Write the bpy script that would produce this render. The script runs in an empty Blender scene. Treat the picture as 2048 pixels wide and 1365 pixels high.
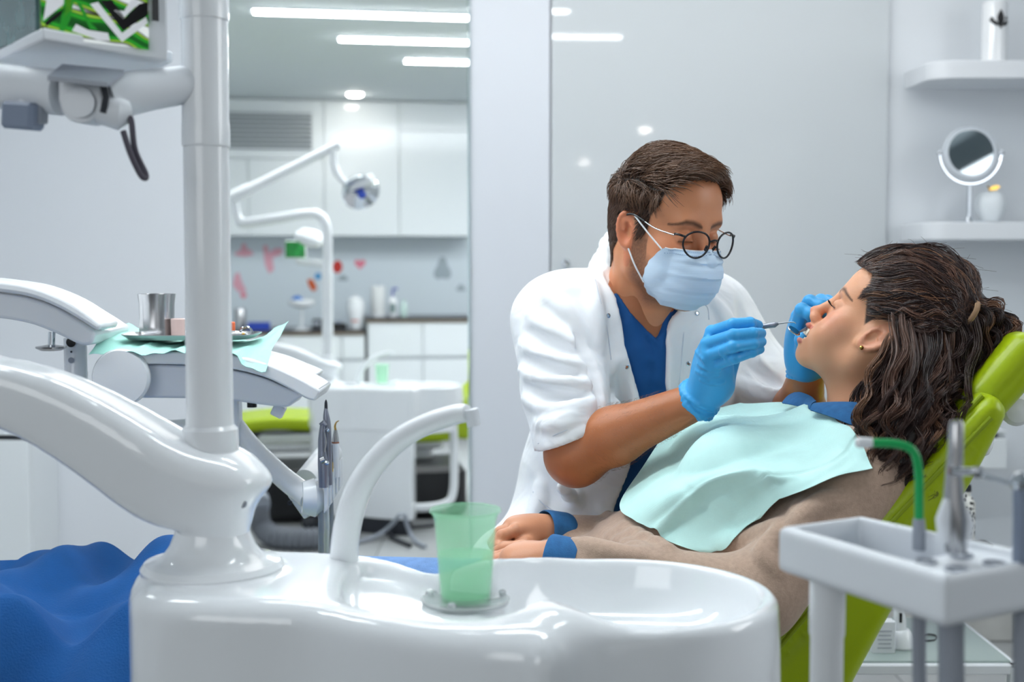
import bpy, math, random
import numpy as np
from mathutils import Vector, Matrix

random.seed(7)
RNG = np.random.default_rng(11)
SC = bpy.context.scene
COL = SC.collection

# ------------------------------------------------------------------ camera
FPX, CAM_H = 2560.0, 1.28
PITCH = math.atan((682.5 - 530.0) / FPX)
cam_data = bpy.data.cameras.new('camera')
cam = bpy.data.objects.new('camera', cam_data)
COL.objects.link(cam)
cam.location = (0, 0, CAM_H)
cam.rotation_euler = (math.pi / 2 - PITCH, 0, 0)
cam_data.sensor_width = 36.0
cam_data.lens = FPX / 2048.0 * 36.0
cam_data.clip_start = 0.05
cam_data.clip_end = 60
cam_data.dof.use_dof = True
cam_data.dof.focus_distance = 2.03
cam_data.dof.aperture_fstop = 3.5
SC.camera = cam

# ------------------------------------------------------------------ world, lights, exposure
SC.view_settings.view_transform = 'Standard'
SC.view_settings.look = 'None'
SC.view_settings.gamma = 1.0
SC.view_settings.use_curve_mapping = False
SC.view_settings.exposure = 0.25
world = bpy.data.worlds.new('daylight')
SC.world = world
world.use_nodes = True
world.node_tree.nodes['Background'].inputs[0].default_value = (0.94, 0.975, 1.0, 1)
world.node_tree.nodes['Background'].inputs[1].default_value = 0.5


def area_light(name, loc, size, power, col=(1, 1, 1), aim=None):
    d = bpy.data.lights.new(name, 'AREA')
    d.shape = 'RECTANGLE'
    d.size, d.size_y = size
    d.energy = power
    d.color = col
    o = bpy.data.objects.new(name, d)
    COL.objects.link(o)
    o.location = loc
    if aim is not None:
        v = Vector(aim) - Vector(loc)
        o.rotation_euler = v.to_track_quat('-Z', 'Y').to_euler()
    return o


area_light('overhead_fill_area', (0.3, 3.5, 2.46), (2.4, 1.2), 14, (1.0, 0.98, 0.96))  # added overhead area light, no lamp panel here; outside the glossy door's reflection
area_light('key_area_right', (2.53, 1.68, 1.75), (1.3, 1.3), 22, (0.97, 0.985, 1.0), (0.3, 2.2, 1.1))  # added key light from the right; the wall behind it has no window
area_light('fill_area_left', (-1.5, -1.2, 2.0), (1.8, 1.4), 20, (0.95, 0.98, 1.0), (0.2, 2.4, 1.0))  # added front fill behind the camera, not an actual window
area_light('rear_room_fill', (-1.6, 6.6, 2.46), (2.2, 2.2), 20, (0.97, 1.0, 1.0))  # added unseen ceiling fill, on top of the rear room's own lamps


# ------------------------------------------------------------------ helpers: projection
_c, _s = math.cos(PITCH), math.sin(PITCH)


def ray(px, py):
    dx = (px - 1024.0) / FPX
    dy = (682.5 - py) / FPX
    return np.array([dx, _c + dy * _s, -_s + dy * _c])


def P(px, py, Y):
    """point of the photograph's pixel at distance Y down the room"""
    d = ray(px, py)
    t = Y / d[1]
    return np.array([t * d[0], Y, CAM_H + t * d[2]])


def PZ(px, py, z):
    """point of the pixel on the level z"""
    d = ray(px, py)
    t = (z - CAM_H) / d[2]
    return np.array([t * d[0], t * d[1], z])


# ------------------------------------------------------------------ helpers: materials
def lin(c):
    return tuple(((v / 255.0) / 12.92 if v <= 10 else (((v / 255.0) + 0.055) / 1.055) ** 2.4) for v in c)


def mat(name, col, rough=0.5, metal=0.0, coat=0.0, bump=None, vary=None, trans=0.0, emit=0.0,
        attr=False, sss=0.0, alpha=1.0, ior=1.45, sheen=0.0, spec=0.5, wave=None):
    m = bpy.data.materials.new(name)
    m.use_nodes = True
    nt = m.node_tree
    b = nt.nodes['Principled BSDF']
    L = nt.links
    rgb = lin(col) + (1.0,)
    b.inputs['Base Color'].default_value = rgb
    b.inputs['Roughness'].default_value = rough
    b.inputs['Metallic'].default_value = metal
    b.inputs['Coat Weight'].default_value = coat
    b.inputs['Coat Roughness'].default_value = 0.08
    b.inputs['Transmission Weight'].default_value = trans
    b.inputs['IOR'].default_value = ior
    b.inputs['Alpha'].default_value = alpha
    b.inputs['Sheen Weight'].default_value = sheen
    b.inputs['Specular IOR Level'].default_value = spec
    if sss:
        b.inputs['Subsurface Weight'].default_value = sss
        b.inputs['Subsurface Radius'].default_value = (0.012, 0.005, 0.003)
        b.inputs['Subsurface Scale'].default_value = 0.5
    if emit:
        b.inputs['Emission Color'].default_value = rgb
        b.inputs['Emission Strength'].default_value = emit
    tc = nt.nodes.new('ShaderNodeTexCoord')
    src = None
    if attr:
        a = nt.nodes.new('ShaderNodeAttribute')
        a.attribute_name = 'Col'
        src = a.outputs['Color']
    if vary:
        n = nt.nodes.new('ShaderNodeTexNoise')
        n.inputs['Scale'].default_value = vary[0]
        n.inputs['Detail'].default_value = 4
        L.new(tc.outputs['Object'], n.inputs['Vector'])
        mx = nt.nodes.new('ShaderNodeMix')
        mx.data_type = 'RGBA'
        mx.blend_type = 'MULTIPLY'
        mx.inputs['Factor'].default_value = 1.0
        cr = nt.nodes.new('ShaderNodeMapRange')
        cr.inputs[1].default_value, cr.inputs[2].default_value = 0.25, 0.75
        cr.inputs[3].default_value, cr.inputs[4].default_value = 1 - vary[1], 1 + vary[1]
        L.new(n.outputs['Fac'], cr.inputs[0])
        if src is not None:
            L.new(src, mx.inputs['A'])
        else:
            mx.inputs['A'].default_value = rgb
        L.new(cr.outputs[0], mx.inputs['B'])
        src = mx.outputs['Result']
    if src is not None:
        L.new(src, b.inputs['Base Color'])
    if bump or wave:
        if wave:
            n = nt.nodes.new('ShaderNodeTexWave')
            n.inputs['Scale'].default_value = wave[0]
            n.inputs['Distortion'].default_value = wave[2] if len(wave) > 2 else 0.3
            if len(wave) > 3:
                n.bands_direction = wave[3]
            st = wave[1]
        else:
            n = nt.nodes.new('ShaderNodeTexNoise')
            n.inputs['Scale'].default_value = bump[0]
            n.inputs['Detail'].default_value = 3
            st = bump[1]
        L.new(tc.outputs['Object'], n.inputs['Vector'])
        bp = nt.nodes.new('ShaderNodeBump')
        bp.inputs['Strength'].default_value = st
        bp.inputs['Distance'].default_value = 0.002
        L.new(n.outputs['Fac'], bp.inputs['Height'])
        L.new(bp.outputs['Normal'], b.inputs['Normal'])
    return m


# ------------------------------------------------------------------ helpers: objects
def tag(o, label=None, cat=None, group=None, kind=None):
    if label:
        o['label'] = label
    if cat:
        o['category'] = cat
    if group:
        o['group'] = group
    if kind:
        o['kind'] = kind
    return o


TURN = [0.0]     # heading of whatever is built next (the rear room stands turned)


def empty(name, loc, label, cat, group=None, rz=None):
    rz = TURN[0] if rz is None else rz
    o = bpy.data.objects.new(name, None)
    COL.objects.link(o)
    o.empty_display_size = 0.05
    o.location = [float(v) for v in loc]
    o.rotation_euler = (0, 0, rz)
    o['label'] = label
    o['category'] = cat
    if group:
        o['group'] = group
    return o


def wmat(o):
    m = Matrix.LocRotScale(o.location, o.rotation_euler, o.scale)
    p = o.parent
    while p is not None:
        m = Matrix.LocRotScale(p.location, p.rotation_euler, p.scale) @ m
        p = p.parent
    return m


class MB:
    """collects shapes (world coordinates) and links them as one mesh object"""

    def __init__(self):
        self.v, self.f, self.n = [], [], 0
        self.c = []

    def add(self, verts, faces):
        verts = np.asarray(verts, dtype=np.float64).reshape(-1, 3)
        self.v.append(verts)
        k = self.n
        self.f.extend([tuple(int(i) + k for i in f) for f in faces])
        self.n += len(verts)
        return self

    def box(self, c, s, R=None, bev=0.0):
        c = np.asarray(c, float)
        h = np.asarray(s, float) / 2
        if bev <= 0:
            pts = [(x, y, z) for x in (-1, 1) for y in (-1, 1) for z in (-1, 1)]
            v = np.array(pts) * h
            fs = [(0, 1, 3, 2), (4, 6, 7, 5), (0, 4, 5, 1), (2, 3, 7, 6), (0, 2, 6, 4), (1, 5, 7, 3)]
        else:
            b = min(bev, h.min() * 0.99)
            v, idx = [], {}
            for sx in (-1, 1):
                for sy in (-1, 1):
                    for sz in (-1, 1):
                        s3 = np.array([sx, sy, sz])
                        for a in range(3):
                            q = s3 * (h - b)
                            q[a] = s3[a] * h[a]
                            idx[(sx, sy, sz, a)] = len(v)
                            v.append(q)
            fs = []
            for a in range(3):
                o1, o2 = [i for i in range(3) if i != a]
                for sg in (-1, 1):
                    loop = []
                    for u, w in ((-1, -1), (1, -1), (1, 1), (-1, 1)):
                        k = [0, 0, 0]
                        k[a], k[o1], k[o2] = sg, u, w
                        loop.append(idx[(k[0], k[1], k[2], a)])
                    fs.append(tuple(loop))
            for a in range(3):
                o1, o2 = [i for i in range(3) if i != a]
                for u in (-1, 1):
                    for w in (-1, 1):
                        k0, k1 = [0, 0, 0], [0, 0, 0]
                        k0[a], k0[o1], k0[o2] = -1, u, w
                        k1[a], k1[o1], k1[o2] = 1, u, w
                        fs.append((idx[tuple(k0) + (o1,)], idx[tuple(k1) + (o1,)],
                                   idx[tuple(k1) + (o2,)], idx[tuple(k0) + (o2,)]))
            for sx in (-1, 1):
                for sy in (-1, 1):
                    for sz in (-1, 1):
                        fs.append((idx[(sx, sy, sz, 0)], idx[(sx, sy, sz, 1)], idx[(sx, sy, sz, 2)]))
            v = np.array(v)
        if R is not None:
            v = v @ np.asarray(R).T
        return self.add(v + c, fs)

    def tube(self, pts, rad, n=12, cap=True, flat=None):
        """rings along a path; rad is one number or one per point; flat=(axis, factor) squashes"""
        pts = np.asarray(pts, float)
        m = len(pts)
        rad = np.full(m, rad, float) if np.isscalar(rad) else np.asarray(rad, float)
        T = np.gradient(pts, axis=0)
        T /= np.linalg.norm(T, axis=1)[:, None] + 1e-12
        ref = np.array([0, 0, 1.0]) if abs(T[0][2]) < 0.9 else np.array([1.0, 0, 0])
        N = ref - T[0] * (ref @ T[0])
        N /= np.linalg.norm(N)
        vs = []
        ang = np.linspace(0, 2 * math.pi, n, endpoint=False)
        for i in range(m):
            N = N - T[i] * (N @ T[i])
            N /= np.linalg.norm(N) + 1e-12
            Bn = np.cross(T[i], N)
            ring = pts[i] + rad[i] * (np.cos(ang)[:, None] * N + np.sin(ang)[:, None] * Bn)
            if flat is not None:
                ax, fc = np.asarray(flat[0], float), flat[1]
                off = (ring - pts[i]) @ ax
                ring = ring + np.outer(off * (fc - 1), ax)
            vs.append(ring)
        fs = []
        for i in range(m - 1):
            for j in range(n):
                a, b = i * n + j, i * n + (j + 1) % n
                fs.append((a, b, b + n, a + n))
        if cap:
            fs.append(tuple(range(n - 1, -1, -1)))
            fs.append(tuple((m - 1) * n + j for j in range(n)))
        return self.add(np.vstack(vs), fs)

    def lathe(self, c, prof, n=32, axis=(0, 0, 1), close=True):
        """prof: list of (radius, height) around an axis through c"""
        ax = np.asarray(axis, float)
        ax /= np.linalg.norm(ax)
        ref = np.array([1.0, 0, 0]) if abs(ax[0]) < 0.9 else np.array([0, 1.0, 0])
        u = np.cross(ax, ref)
        u /= np.linalg.norm(u)
        w = np.cross(ax, u)
        ang = np.linspace(0, 2 * math.pi, n, endpoint=False)
        cs = np.cos(ang)[:, None] * u + np.sin(ang)[:, None] * w
        vs = [np.asarray(c) + r * cs + ax * hgt for r, hgt in prof]
        fs = []
        for i in range(len(prof) - 1):
            for j in range(n):
                a, b = i * n + j, i * n + (j + 1) % n
                fs.append((a, b, b + n, a + n))
        if close:
            fs.append(tuple(range(n - 1, -1, -1)))
            fs.append(tuple((len(prof) - 1) * n + j for j in range(n)))
        return self.add(np.vstack(vs), fs)

    def prism(self, poly, z0, z1):
        """polygon in XY extruded between two levels"""
        n = len(poly)
        v = [(x, y, z0) for x, y in poly] + [(x, y, z1) for x, y in poly]
        fs = [tuple(range(n - 1, -1, -1)), tuple(range(n, 2 * n))]
        fs += [(i, (i + 1) % n, n + (i + 1) % n, n + i) for i in range(n)]
        return self.add(v, fs)

    def slab(self, quad, off):
        """four points and a thickness vector"""
        q = [np.asarray(p, float) for p in quad]
        off = np.asarray(off, float)
        v = q + [p + off for p in q]
        return self.add(v, [(0, 1, 2, 3), (7, 6, 5, 4), (0, 4, 5, 1), (1, 5, 6, 2), (2, 6, 7, 3), (3, 7, 4, 0)])

    def grid(self, G):
        G = np.asarray(G, float)
        a, b = G.shape[:2]
        fs = [(i * b + j, i * b + j + 1, (i + 1) * b + j + 1, (i + 1) * b + j)
              for i in range(a - 1) for j in range(b - 1)]
        return self.add(G.reshape(-1, 3), fs)

    def sheet(self, G, th):
        """grid with a thickness along its normals"""
        G = np.asarray(G, float)
        a, b = G.shape[:2]
        du = np.gradient(G, axis=0)
        dv = np.gradient(G, axis=1)
        N = np.cross(du, dv)
        N /= np.linalg.norm(N, axis=2)[:, :, None] + 1e-12
        H = G - N * th
        n = a * b
        v = np.vstack([G.reshape(-1, 3), H.reshape(-1, 3)])
        fs = []
        for i in range(a - 1):
            for j in range(b - 1):
                q = (i * b + j, i * b + j + 1, (i + 1) * b + j + 1, (i + 1) * b + j)
                fs.append(q)
                fs.append(tuple(k + n for k in reversed(q)))
        edge = [(0, j) for j in range(b)] + [(i, b - 1) for i in range(1, a)] + \
               [(a - 1, j) for j in range(b - 2, -1, -1)] + [(i, 0) for i in range(a - 2, 0, -1)]
        e = [i * b + j for i, j in edge]
        for k in range(len(e)):
            p, q = e[k], e[(k + 1) % len(e)]
            fs.append((q, p, p + n, q + n))
        return self.add(v, fs)

    def build(self, name, m, parent=None, smooth=True, angle=35, subdiv=0, bevel=0.0):
        v = np.vstack(self.v)
        me = bpy.data.meshes.new(name)
        o = bpy.data.objects.new(name, me)
        COL.objects.link(o)
        if parent is not None:
            o.parent = parent
            inv = np.array(wmat(parent).inverted())
            v = v @ inv[:3, :3].T + inv[:3, 3]
        else:
            c = (v.min(0) + v.max(0)) / 2
            c[2] = v[:, 2].min()
            o.location = c
            v = v - c
            if TURN[0]:
                o.rotation_euler = (0, 0, TURN[0])
                v = v @ np.array(Matrix.Rotation(TURN[0], 3, 'Z'))
        me.from_pydata(v.tolist(), [], self.f)
        me.materials.append(m)
        finish(o, smooth, angle)
        if bevel:
            md = o.modifiers.new('bevel', 'BEVEL')
            md.width = bevel
            md.segments = 3
            md.limit_method = 'ANGLE'
        if subdiv:
            md = o.modifiers.new('subdiv', 'SUBSURF')
            md.levels = md.render_levels = subdiv
        return o


def finish(o, smooth=True, angle=35):
    me = o.data
    if smooth:
        me.polygons.foreach_set('use_smooth', np.ones(len(me.polygons), bool))
        if angle < 180:
            me.set_sharp_from_angle(angle=math.radians(angle))
    me.update()


def raw_mesh(name, v, f, m, parent=None, col=None, angle=180):
    """mesh from numpy arrays, f all quads or all triangles"""
    me = bpy.data.meshes.new(name)
    o = bpy.data.objects.new(name, me)
    COL.objects.link(o)
    v = np.asarray(v, np.float64)
    if parent is not None:
        o.parent = parent
        inv = np.array(wmat(parent).inverted())
        v = v @ inv[:3, :3].T + inv[:3, 3]
    else:
        c = (v.min(0) + v.max(0)) / 2
        c[2] = v[:, 2].min()
        o.location = c
        v = v - c
    f = np.asarray(f, np.int32)
    k = f.shape[1]
    me.vertices.add(len(v))
    me.vertices.foreach_set('co', v.astype(np.float32).ravel())
    me.loops.add(f.size)
    me.loops.foreach_set('vertex_index', f.ravel())
    me.polygons.add(len(f))
    me.polygons.foreach_set('loop_start', np.arange(0, f.size, k, dtype=np.int32))
    me.update(calc_edges=True)
    me.validate()
    if col is not None:
        a = me.color_attributes.new('Col', 'FLOAT_COLOR', 'POINT')
        cc = np.ones((len(v), 4), np.float32)
        cc[:, :3] = col
        a.data.foreach_set('color', cc.ravel())
    me.materials.append(m)
    finish(o, True, angle)
    return o


def copy_tree(o, parent=None):
    c = o.copy()
    COL.objects.link(c)
    if parent is not None:
        c.parent = parent
    for ch in list(o.children):
        copy_tree(ch, c)
    return c


# ------------------------------------------------------------------ helpers: implicit bodies
A = lambda *v: np.array(v, float)


class Field:
    """smooth blend of rounded shapes; mesh() grows one continuous surface over it"""
    M = 0.05

    def __init__(self):
        self.ops = []
        self.post = None

    def _op(self, fn, c, r, k, op):
        self.ops.append((fn, np.asarray(c, float), r, k, op))
        return self

    def ell(self, c, r, k=0.01, op='u', R=None):
        c, r = np.asarray(c, float), np.asarray(r, float)
        if R is not None:
            R = np.asarray(R, float)

        def fn(Q):
            q = Q - c
            if R is not None:
                q = q @ R
            k0 = np.linalg.norm(q / r, axis=1)
            k1 = np.linalg.norm(q / (r * r), axis=1) + 1e-9
            return k0 * (k0 - 1) / k1
        return self._op(fn, c, r.max(), k, op)

    def cap(self, a, b, ra, rb=None, k=0.01, op='u'):
        a, b = np.asarray(a, float), np.asarray(b, float)
        rb = ra if rb is None else rb
        ba = b - a
        L2 = ba @ ba + 1e-12

        def fn(Q):
            pa = Q - a
            t = np.clip(pa @ ba / L2, 0, 1)
            return np.linalg.norm(pa - t[:, None] * ba, axis=1) - (ra + (rb - ra) * t)
        return self._op(fn, (a + b) / 2, math.sqrt(L2) / 2 + max(ra, rb), k, op)

    def chain(self, pts, rad, k=0.01, op='u'):
        for i in range(len(pts) - 1):
            r0 = rad if np.isscalar(rad) else rad[i]
            r1 = rad if np.isscalar(rad) else rad[i + 1]
            self.cap(pts[i], pts[i + 1], r0, r1, k, op)
        return self

    def box(self, c, h, r=0.005, k=0.005, op='u', R=None):
        c, h = np.asarray(c, float), np.asarray(h, float)
        if R is not None:
            R = np.asarray(R, float)

        def fn(Q):
            q = Q - c
            if R is not None:
                q = q @ R
            q = np.abs(q) - (h - r)
            return np.linalg.norm(np.maximum(q, 0), axis=1) + np.minimum(q.max(1), 0) - r
        return self._op(fn, c, float(np.linalg.norm(h)), k, op)

    def ecap(self, a, b, ra, rb, wid, flat, k=0.01, op='u'):
        """tapered limb with an oval section: thinner by the factor flat along wid x axis"""
        a, b = np.asarray(a, float), np.asarray(b, float)
        ba = b - a
        L2 = ba @ ba
        n = np.cross(ba / math.sqrt(L2), np.asarray(wid, float))
        n /= np.linalg.norm(n)

        def fn(Q):
            pa = Q - a
            t = np.clip(pa @ ba / L2, 0, 1)
            q = pa - t[:, None] * ba
            q = q + np.outer((q @ n) * (1 / flat - 1), n)
            return (np.linalg.norm(q, axis=1) - (ra + (rb - ra) * t)) * flat
        return self._op(fn, (a + b) / 2, math.sqrt(L2) / 2 + max(ra, rb), k, op)

    def scap(self, a, b, ha, hb, n, k=0.01, op='u', p=4.0):
        """limb with a squarish section: half sizes (along n, across) at both ends"""
        a, b, n = np.asarray(a, float), np.asarray(b, float), np.asarray(n, float)
        ba = b - a
        L2 = ba @ ba
        n = n - ba * (n @ ba) / L2
        n /= np.linalg.norm(n)
        m = np.cross(ba / math.sqrt(L2), n)

        def fn(Q):
            pa = Q - a
            t = np.clip(pa @ ba / L2, 0, 1)
            q = pa - t[:, None] * ba
            l = q @ ba / math.sqrt(L2)
            h1, h2 = ha[0] + (hb[0] - ha[0]) * t, ha[1] + (hb[1] - ha[1]) * t
            hm = np.minimum(h1, h2)
            u = (np.abs(q @ n / h1) ** p + np.abs(q @ m / h2) ** p + np.abs(l / hm) ** p) ** (1 / p)
            return (u - 1) * hm
        return self._op(fn, (a + b) / 2, math.sqrt(L2) / 2 + max(max(ha), max(hb)) * 1.3, k, op)

    def fn(self, f, c, r, k=0.01, op='u'):
        return self._op(f, c, r, k, op)

    def __call__(self, Q):
        Q = np.asarray(Q, float)
        D = np.full(len(Q), 0.5)
        for fn, c, r, k, op in self.ops:
            q = Q - c
            idx = np.nonzero(np.einsum('ij,ij->i', q, q) < (r + self.M) ** 2)[0]
            if op == 'i':
                idx = np.arange(len(Q))
            if len(idx) == 0:
                continue
            b = fn(Q[idx])
            a = D[idx]
            if op == 'u':
                hh = np.maximum(k - np.abs(a - b), 0) / k
                D[idx] = np.minimum(a, b) - hh * hh * k * 0.25
            elif op == 's':
                b = -b
                hh = np.maximum(k - np.abs(a - b), 0) / k
                D[idx] = np.maximum(a, b) + hh * hh * k * 0.25
            elif op == 'i':
                hh = np.maximum(k - np.abs(a - b), 0) / k
                D[idx] = np.maximum(a, b) + hh * hh * k * 0.25
        if self.post is not None:
            near = np.nonzero(np.abs(D) < 0.06)[0]
            D[near] = D[near] + self.post(Q[near])
        return D

    def grad(self, Q, e=0.0015):
        g = np.stack([self(Q + e * ax) - self(Q - e * ax) for ax in np.eye(3)], 1)
        return g / (np.linalg.norm(g, axis=1)[:, None] + 1e-12)

    def march(self, px, py, off=0.0, y0=0.6, y1=6.0):
        """where the sight line through a pixel meets the surface"""
        d = ray(px, py)
        d = d / d[1]
        ts = np.arange(y0, y1, 0.006)
        Q = np.array([0, 0, CAM_H]) + ts[:, None] * d
        D = self(Q) - off
        i = np.nonzero(D < 0)[0]
        if len(i) == 0:
            j = int(np.argmin(D))
            return Q[j]
        i = i[0]
        lo, hi = ts[max(i - 1, 0)], ts[i]
        for _ in range(12):
            mid = (lo + hi) / 2
            q = (np.array([0, 0, CAM_H]) + mid * d)[None]
            if self(q)[0] - off < 0:
                hi = mid
            else:
                lo = mid
        return np.array([0, 0, CAM_H]) + hi * d

    def mesh(self, lo, hi, h):
        lo, hi = np.asarray(lo, float), np.asarray(hi, float)
        B = 8
        bs = B * h
        nb = np.ceil((hi - lo) / bs).astype(int)
        I = np.stack(np.meshgrid(*[np.arange(n) for n in nb], indexing='ij'), -1).reshape(-1, 3)
        ctr = lo + (I + 0.5) * bs
        d = self(ctr)
        I = I[np.abs(d) < bs * 1.0 + 0.006]
        o = np.stack(np.meshgrid(*[np.arange(B + 1)] * 3, indexing='ij'), -1).reshape(-1, 3)
        keys, verts, vals = [], [], []
        N = nb * B + 2
        CH = 400
        for s in range(0, len(I), CH):
            ids = I[s:s + CH]
            G = (ids[:, None, :] * B + o[None]).reshape(-1, 3)
            V = self(lo + G * h).reshape(len(ids), B + 1, B + 1, B + 1)
            cor = [V[:, a:a + B, b:b + B, c:c + B] for a in (0, 1) for b in (0, 1) for c in (0, 1)]
            cnt = sum((q < 0).astype(np.int8) for q in cor)
            act = np.argwhere((cnt > 0) & (cnt < 8))
            if len(act) == 0:
                continue
            cv = np.stack([q[tuple(act.T)] for q in cor], 1)
            g = ids[act[:, 0]] * B + act[:, 1:]
            acc = np.zeros((len(act), 3))
            num = np.zeros(len(act))
            cp = np.array([(a, b, c) for a in (0, 1) for b in (0, 1) for c in (0, 1)], float)
            for i in range(8):
                for j in range(i + 1, 8):
                    if np.abs(cp[i] - cp[j]).sum() != 1:
                        continue
                    x, y = cv[:, i], cv[:, j]
                    mk = (x < 0) != (y < 0)
                    t = np.where(mk, x / np.where(mk, x - y, 1), 0)
                    acc += np.where(mk[:, None], cp[i] + t[:, None] * (cp[j] - cp[i]), 0)
                    num += mk
            keys.append((g[:, 0] * N[1] + g[:, 1]) * N[2] + g[:, 2])
            verts.append(lo + (g + acc / num[:, None]) * h)
            vals.append(cv)
        keys = np.concatenate(keys)
        verts = np.concatenate(verts)
        vals = np.concatenate(vals)
        order = np.argsort(keys)
        keys, verts, vals = keys[order], verts[order], vals[order]
        st = [N[1] * N[2], N[2], 1]
        quads = []
        for ax, other in ((0, 4), (1, 2), (2, 1)):
            a, b = vals[:, 0], vals[:, other]
            e = np.nonzero((a < 0) != (b < 0))[0]
            u, w = [q for q in range(3) if q != ax]
            if ax == 1:
                u, w = w, u
            k0 = keys[e]
            ks = np.stack([k0, k0 - st[u], k0 - st[u] - st[w], k0 - st[w]], 1)
            p = np.searchsorted(keys, ks)
            p = np.minimum(p, len(keys) - 1)
            ok = (keys[p] == ks).all(1)
            q = p[ok]
            flip = a[e][ok] > 0
            q[flip] = q[flip][:, ::-1]
            quads.append(q)
        return verts, np.concatenate(quads)


def smooth_path(pts, n=40):
    """Catmull-Rom through the points"""
    p = np.asarray(pts, float)
    p = np.vstack([2 * p[0] - p[1], p, 2 * p[-1] - p[-2]])
    out = []
    segs = len(p) - 3
    for t in np.linspace(0, segs, n):
        i = min(int(t), segs - 1)
        u = t - i
        a, b, c, d = p[i:i + 4]
        out.append(0.5 * (2 * b + (c - a) * u + (2 * a - 5 * b + 4 * c - d) * u ** 2 + (3 * b - a - 3 * c + d) * u ** 3))
    return np.array(out)


def frame(fwd, up):
    """columns: right-hand x, forward y, up z"""
    f = np.asarray(fwd, float)
    f = f / np.linalg.norm(f)
    u = np.asarray(up, float)
    u = u - f * (u @ f)
    u /= np.linalg.norm(u)
    return np.stack([np.cross(f, u), f, u], 1)


def strands(paths, rad, name, m, parent, sides=3, col=None):
    """many thin tapered tubes: paths (S, K, 3), rad (K,) or (S, K)"""
    S, K = paths.shape[:2]
    T = np.gradient(paths, axis=1)
    T /= np.linalg.norm(T, axis=2)[..., None] + 1e-12
    ref = np.array([0.31, 0.83, 0.46])
    N = np.cross(T, ref)
    N /= np.linalg.norm(N, axis=2)[..., None] + 1e-12
    Bn = np.cross(T, N)
    rad = np.broadcast_to(rad, (S, K))
    vs = []
    for j in range(sides):
        a = 2 * math.pi * j / sides
        vs.append(paths + rad[..., None] * (math.cos(a) * N + math.sin(a) * Bn))
    V = np.stack(vs, 2).reshape(-1, 3)
    base = (np.arange(S)[:, None] * K + np.arange(K - 1)[None]).reshape(-1) * sides
    fs = []
    for j in range(sides):
        k = (j + 1) % sides
        fs.append(np.stack([base + j, base + k, base + k + sides, base + j + sides], 1))
    F = np.concatenate(fs)
    cc = None
    if col is not None:
        cc = np.repeat(col, K * sides, axis=0)
    return V, F, cc


def poly_sd(poly):
    """signed distance to a closed outline in the XY plane"""
    p = np.asarray(poly, float)
    q = np.roll(p, -1, axis=0)

    def f(X):
        d = np.full(len(X), 1e9)
        inside = np.zeros(len(X), bool)
        for a, b in zip(p, q):
            e = b - a
            w = X - a
            t = np.clip(w @ e / (e @ e), 0, 1)
            r = w - t[:, None] * e
            d = np.minimum(d, (r * r).sum(1))
            c = ((a[1] > X[:, 1]) != (b[1] > X[:, 1])) & (X[:, 0] < (b[0] - a[0]) * (X[:, 1] - a[1]) / (b[1] - a[1] + 1e-12) + a[0])
            inside ^= c
        return np.sqrt(d) * np.where(inside, -1, 1)
    return f


def closed_smooth(pts, n=72):
    p = np.asarray(pts, float)
    p = np.vstack([p[-1:], p, p[:2]])
    out = []
    m = len(p) - 3
    for t in np.linspace(0, m, n, endpoint=False):
        i = int(t)
        u = t - i
        a, b, c, d = p[i:i + 4]
        out.append(0.5 * (2 * b + (c - a) * u + (2 * a - 5 * b + 4 * c - d) * u ** 2 + (3 * b - a - 3 * c + d) * u ** 3))
    return np.array(out)



# ================================================================== materials
M = {}
M['wall'] = mat('wall_paint', (222, 227, 232), 0.55, bump=(60, 0.03))
M['wall_left'] = mat('wall_paint_cool', (219, 223, 229), 0.5, bump=(60, 0.03))
M['ceiling'] = mat('ceiling_paint', (208, 216, 219), 0.8)
M['panel_satin'] = mat('satin_panel', (212, 217, 225), 0.4)
M['panel_gloss'] = mat('lacquer_panel', (201, 207, 211), 0.035, spec=0.5)
M['white'] = mat('white_plastic', (231, 234, 237), 0.22, coat=0.35)
M['white_soft'] = mat('white_satin_plastic', (224, 228, 233), 0.4)
M['white_gloss'] = mat('white_gloss_ceramic', (236, 239, 242), 0.10, coat=0.5)
M['cab'] = mat('white_lacquer', (226, 231, 234), 0.12)
M['grey_plastic'] = mat('grey_plastic', (150, 156, 166), 0.45)
M['blue_grey'] = mat('blue_grey_plastic', (128, 140, 160), 0.45)
M['dark'] = mat('dark_plastic', (40, 43, 50), 0.5)
M['black'] = mat('black_plastic', (18, 19, 22), 0.4)
M['steel'] = mat('brushed_steel', (178, 178, 180), 0.24, metal=1.0, vary=(9, 0.12))
M['chrome'] = mat('chrome', (215, 220, 226), 0.07, metal=1.0)
M['gold'] = mat('gold_metal', (200, 160, 80), 0.25, metal=1.0)
M['tile'] = mat('floor_tile', (176, 178, 178), 0.25, vary=(4, 0.08))
M['marble'] = mat('marble_tile', (190, 190, 186), 0.25, vary=(9, 0.14))
M['grout'] = mat('grout', (120, 122, 122), 0.9)
M['worktop'] = mat('dark_worktop', (52, 52, 58), 0.3)
M['edge_wood'] = mat('wood_edging', (128, 112, 92), 0.5, vary=(20, 0.2))
M['lime'] = mat('lime_vinyl', (160, 182, 10), 0.33, bump=(160, 0.08), spec=0.45)
M['lime_dark'] = mat('lime_piping', (140, 160, 16), 0.4)
M['lamp'] = mat('led_diffuser', (245, 252, 255), 0.5, emit=40.0)
M['spot'] = mat('spot_diffuser', (255, 250, 240), 0.5, emit=60.0)
hg = mat('grey_metal', (134, 138, 150), 0.3, metal=0.7)
M['vent'] = mat('vent_metal', (182, 188, 192), 0.5)
M['green_cup'] = mat('green_clear_plastic', (186, 248, 208), 0.25, alpha=0.30)
M['water'] = mat('water', (150, 238, 184), 0.05, alpha=0.35)
M['glass'] = mat('clear_glass', (235, 245, 244), 0.03, trans=1.0, ior=1.2)
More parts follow.
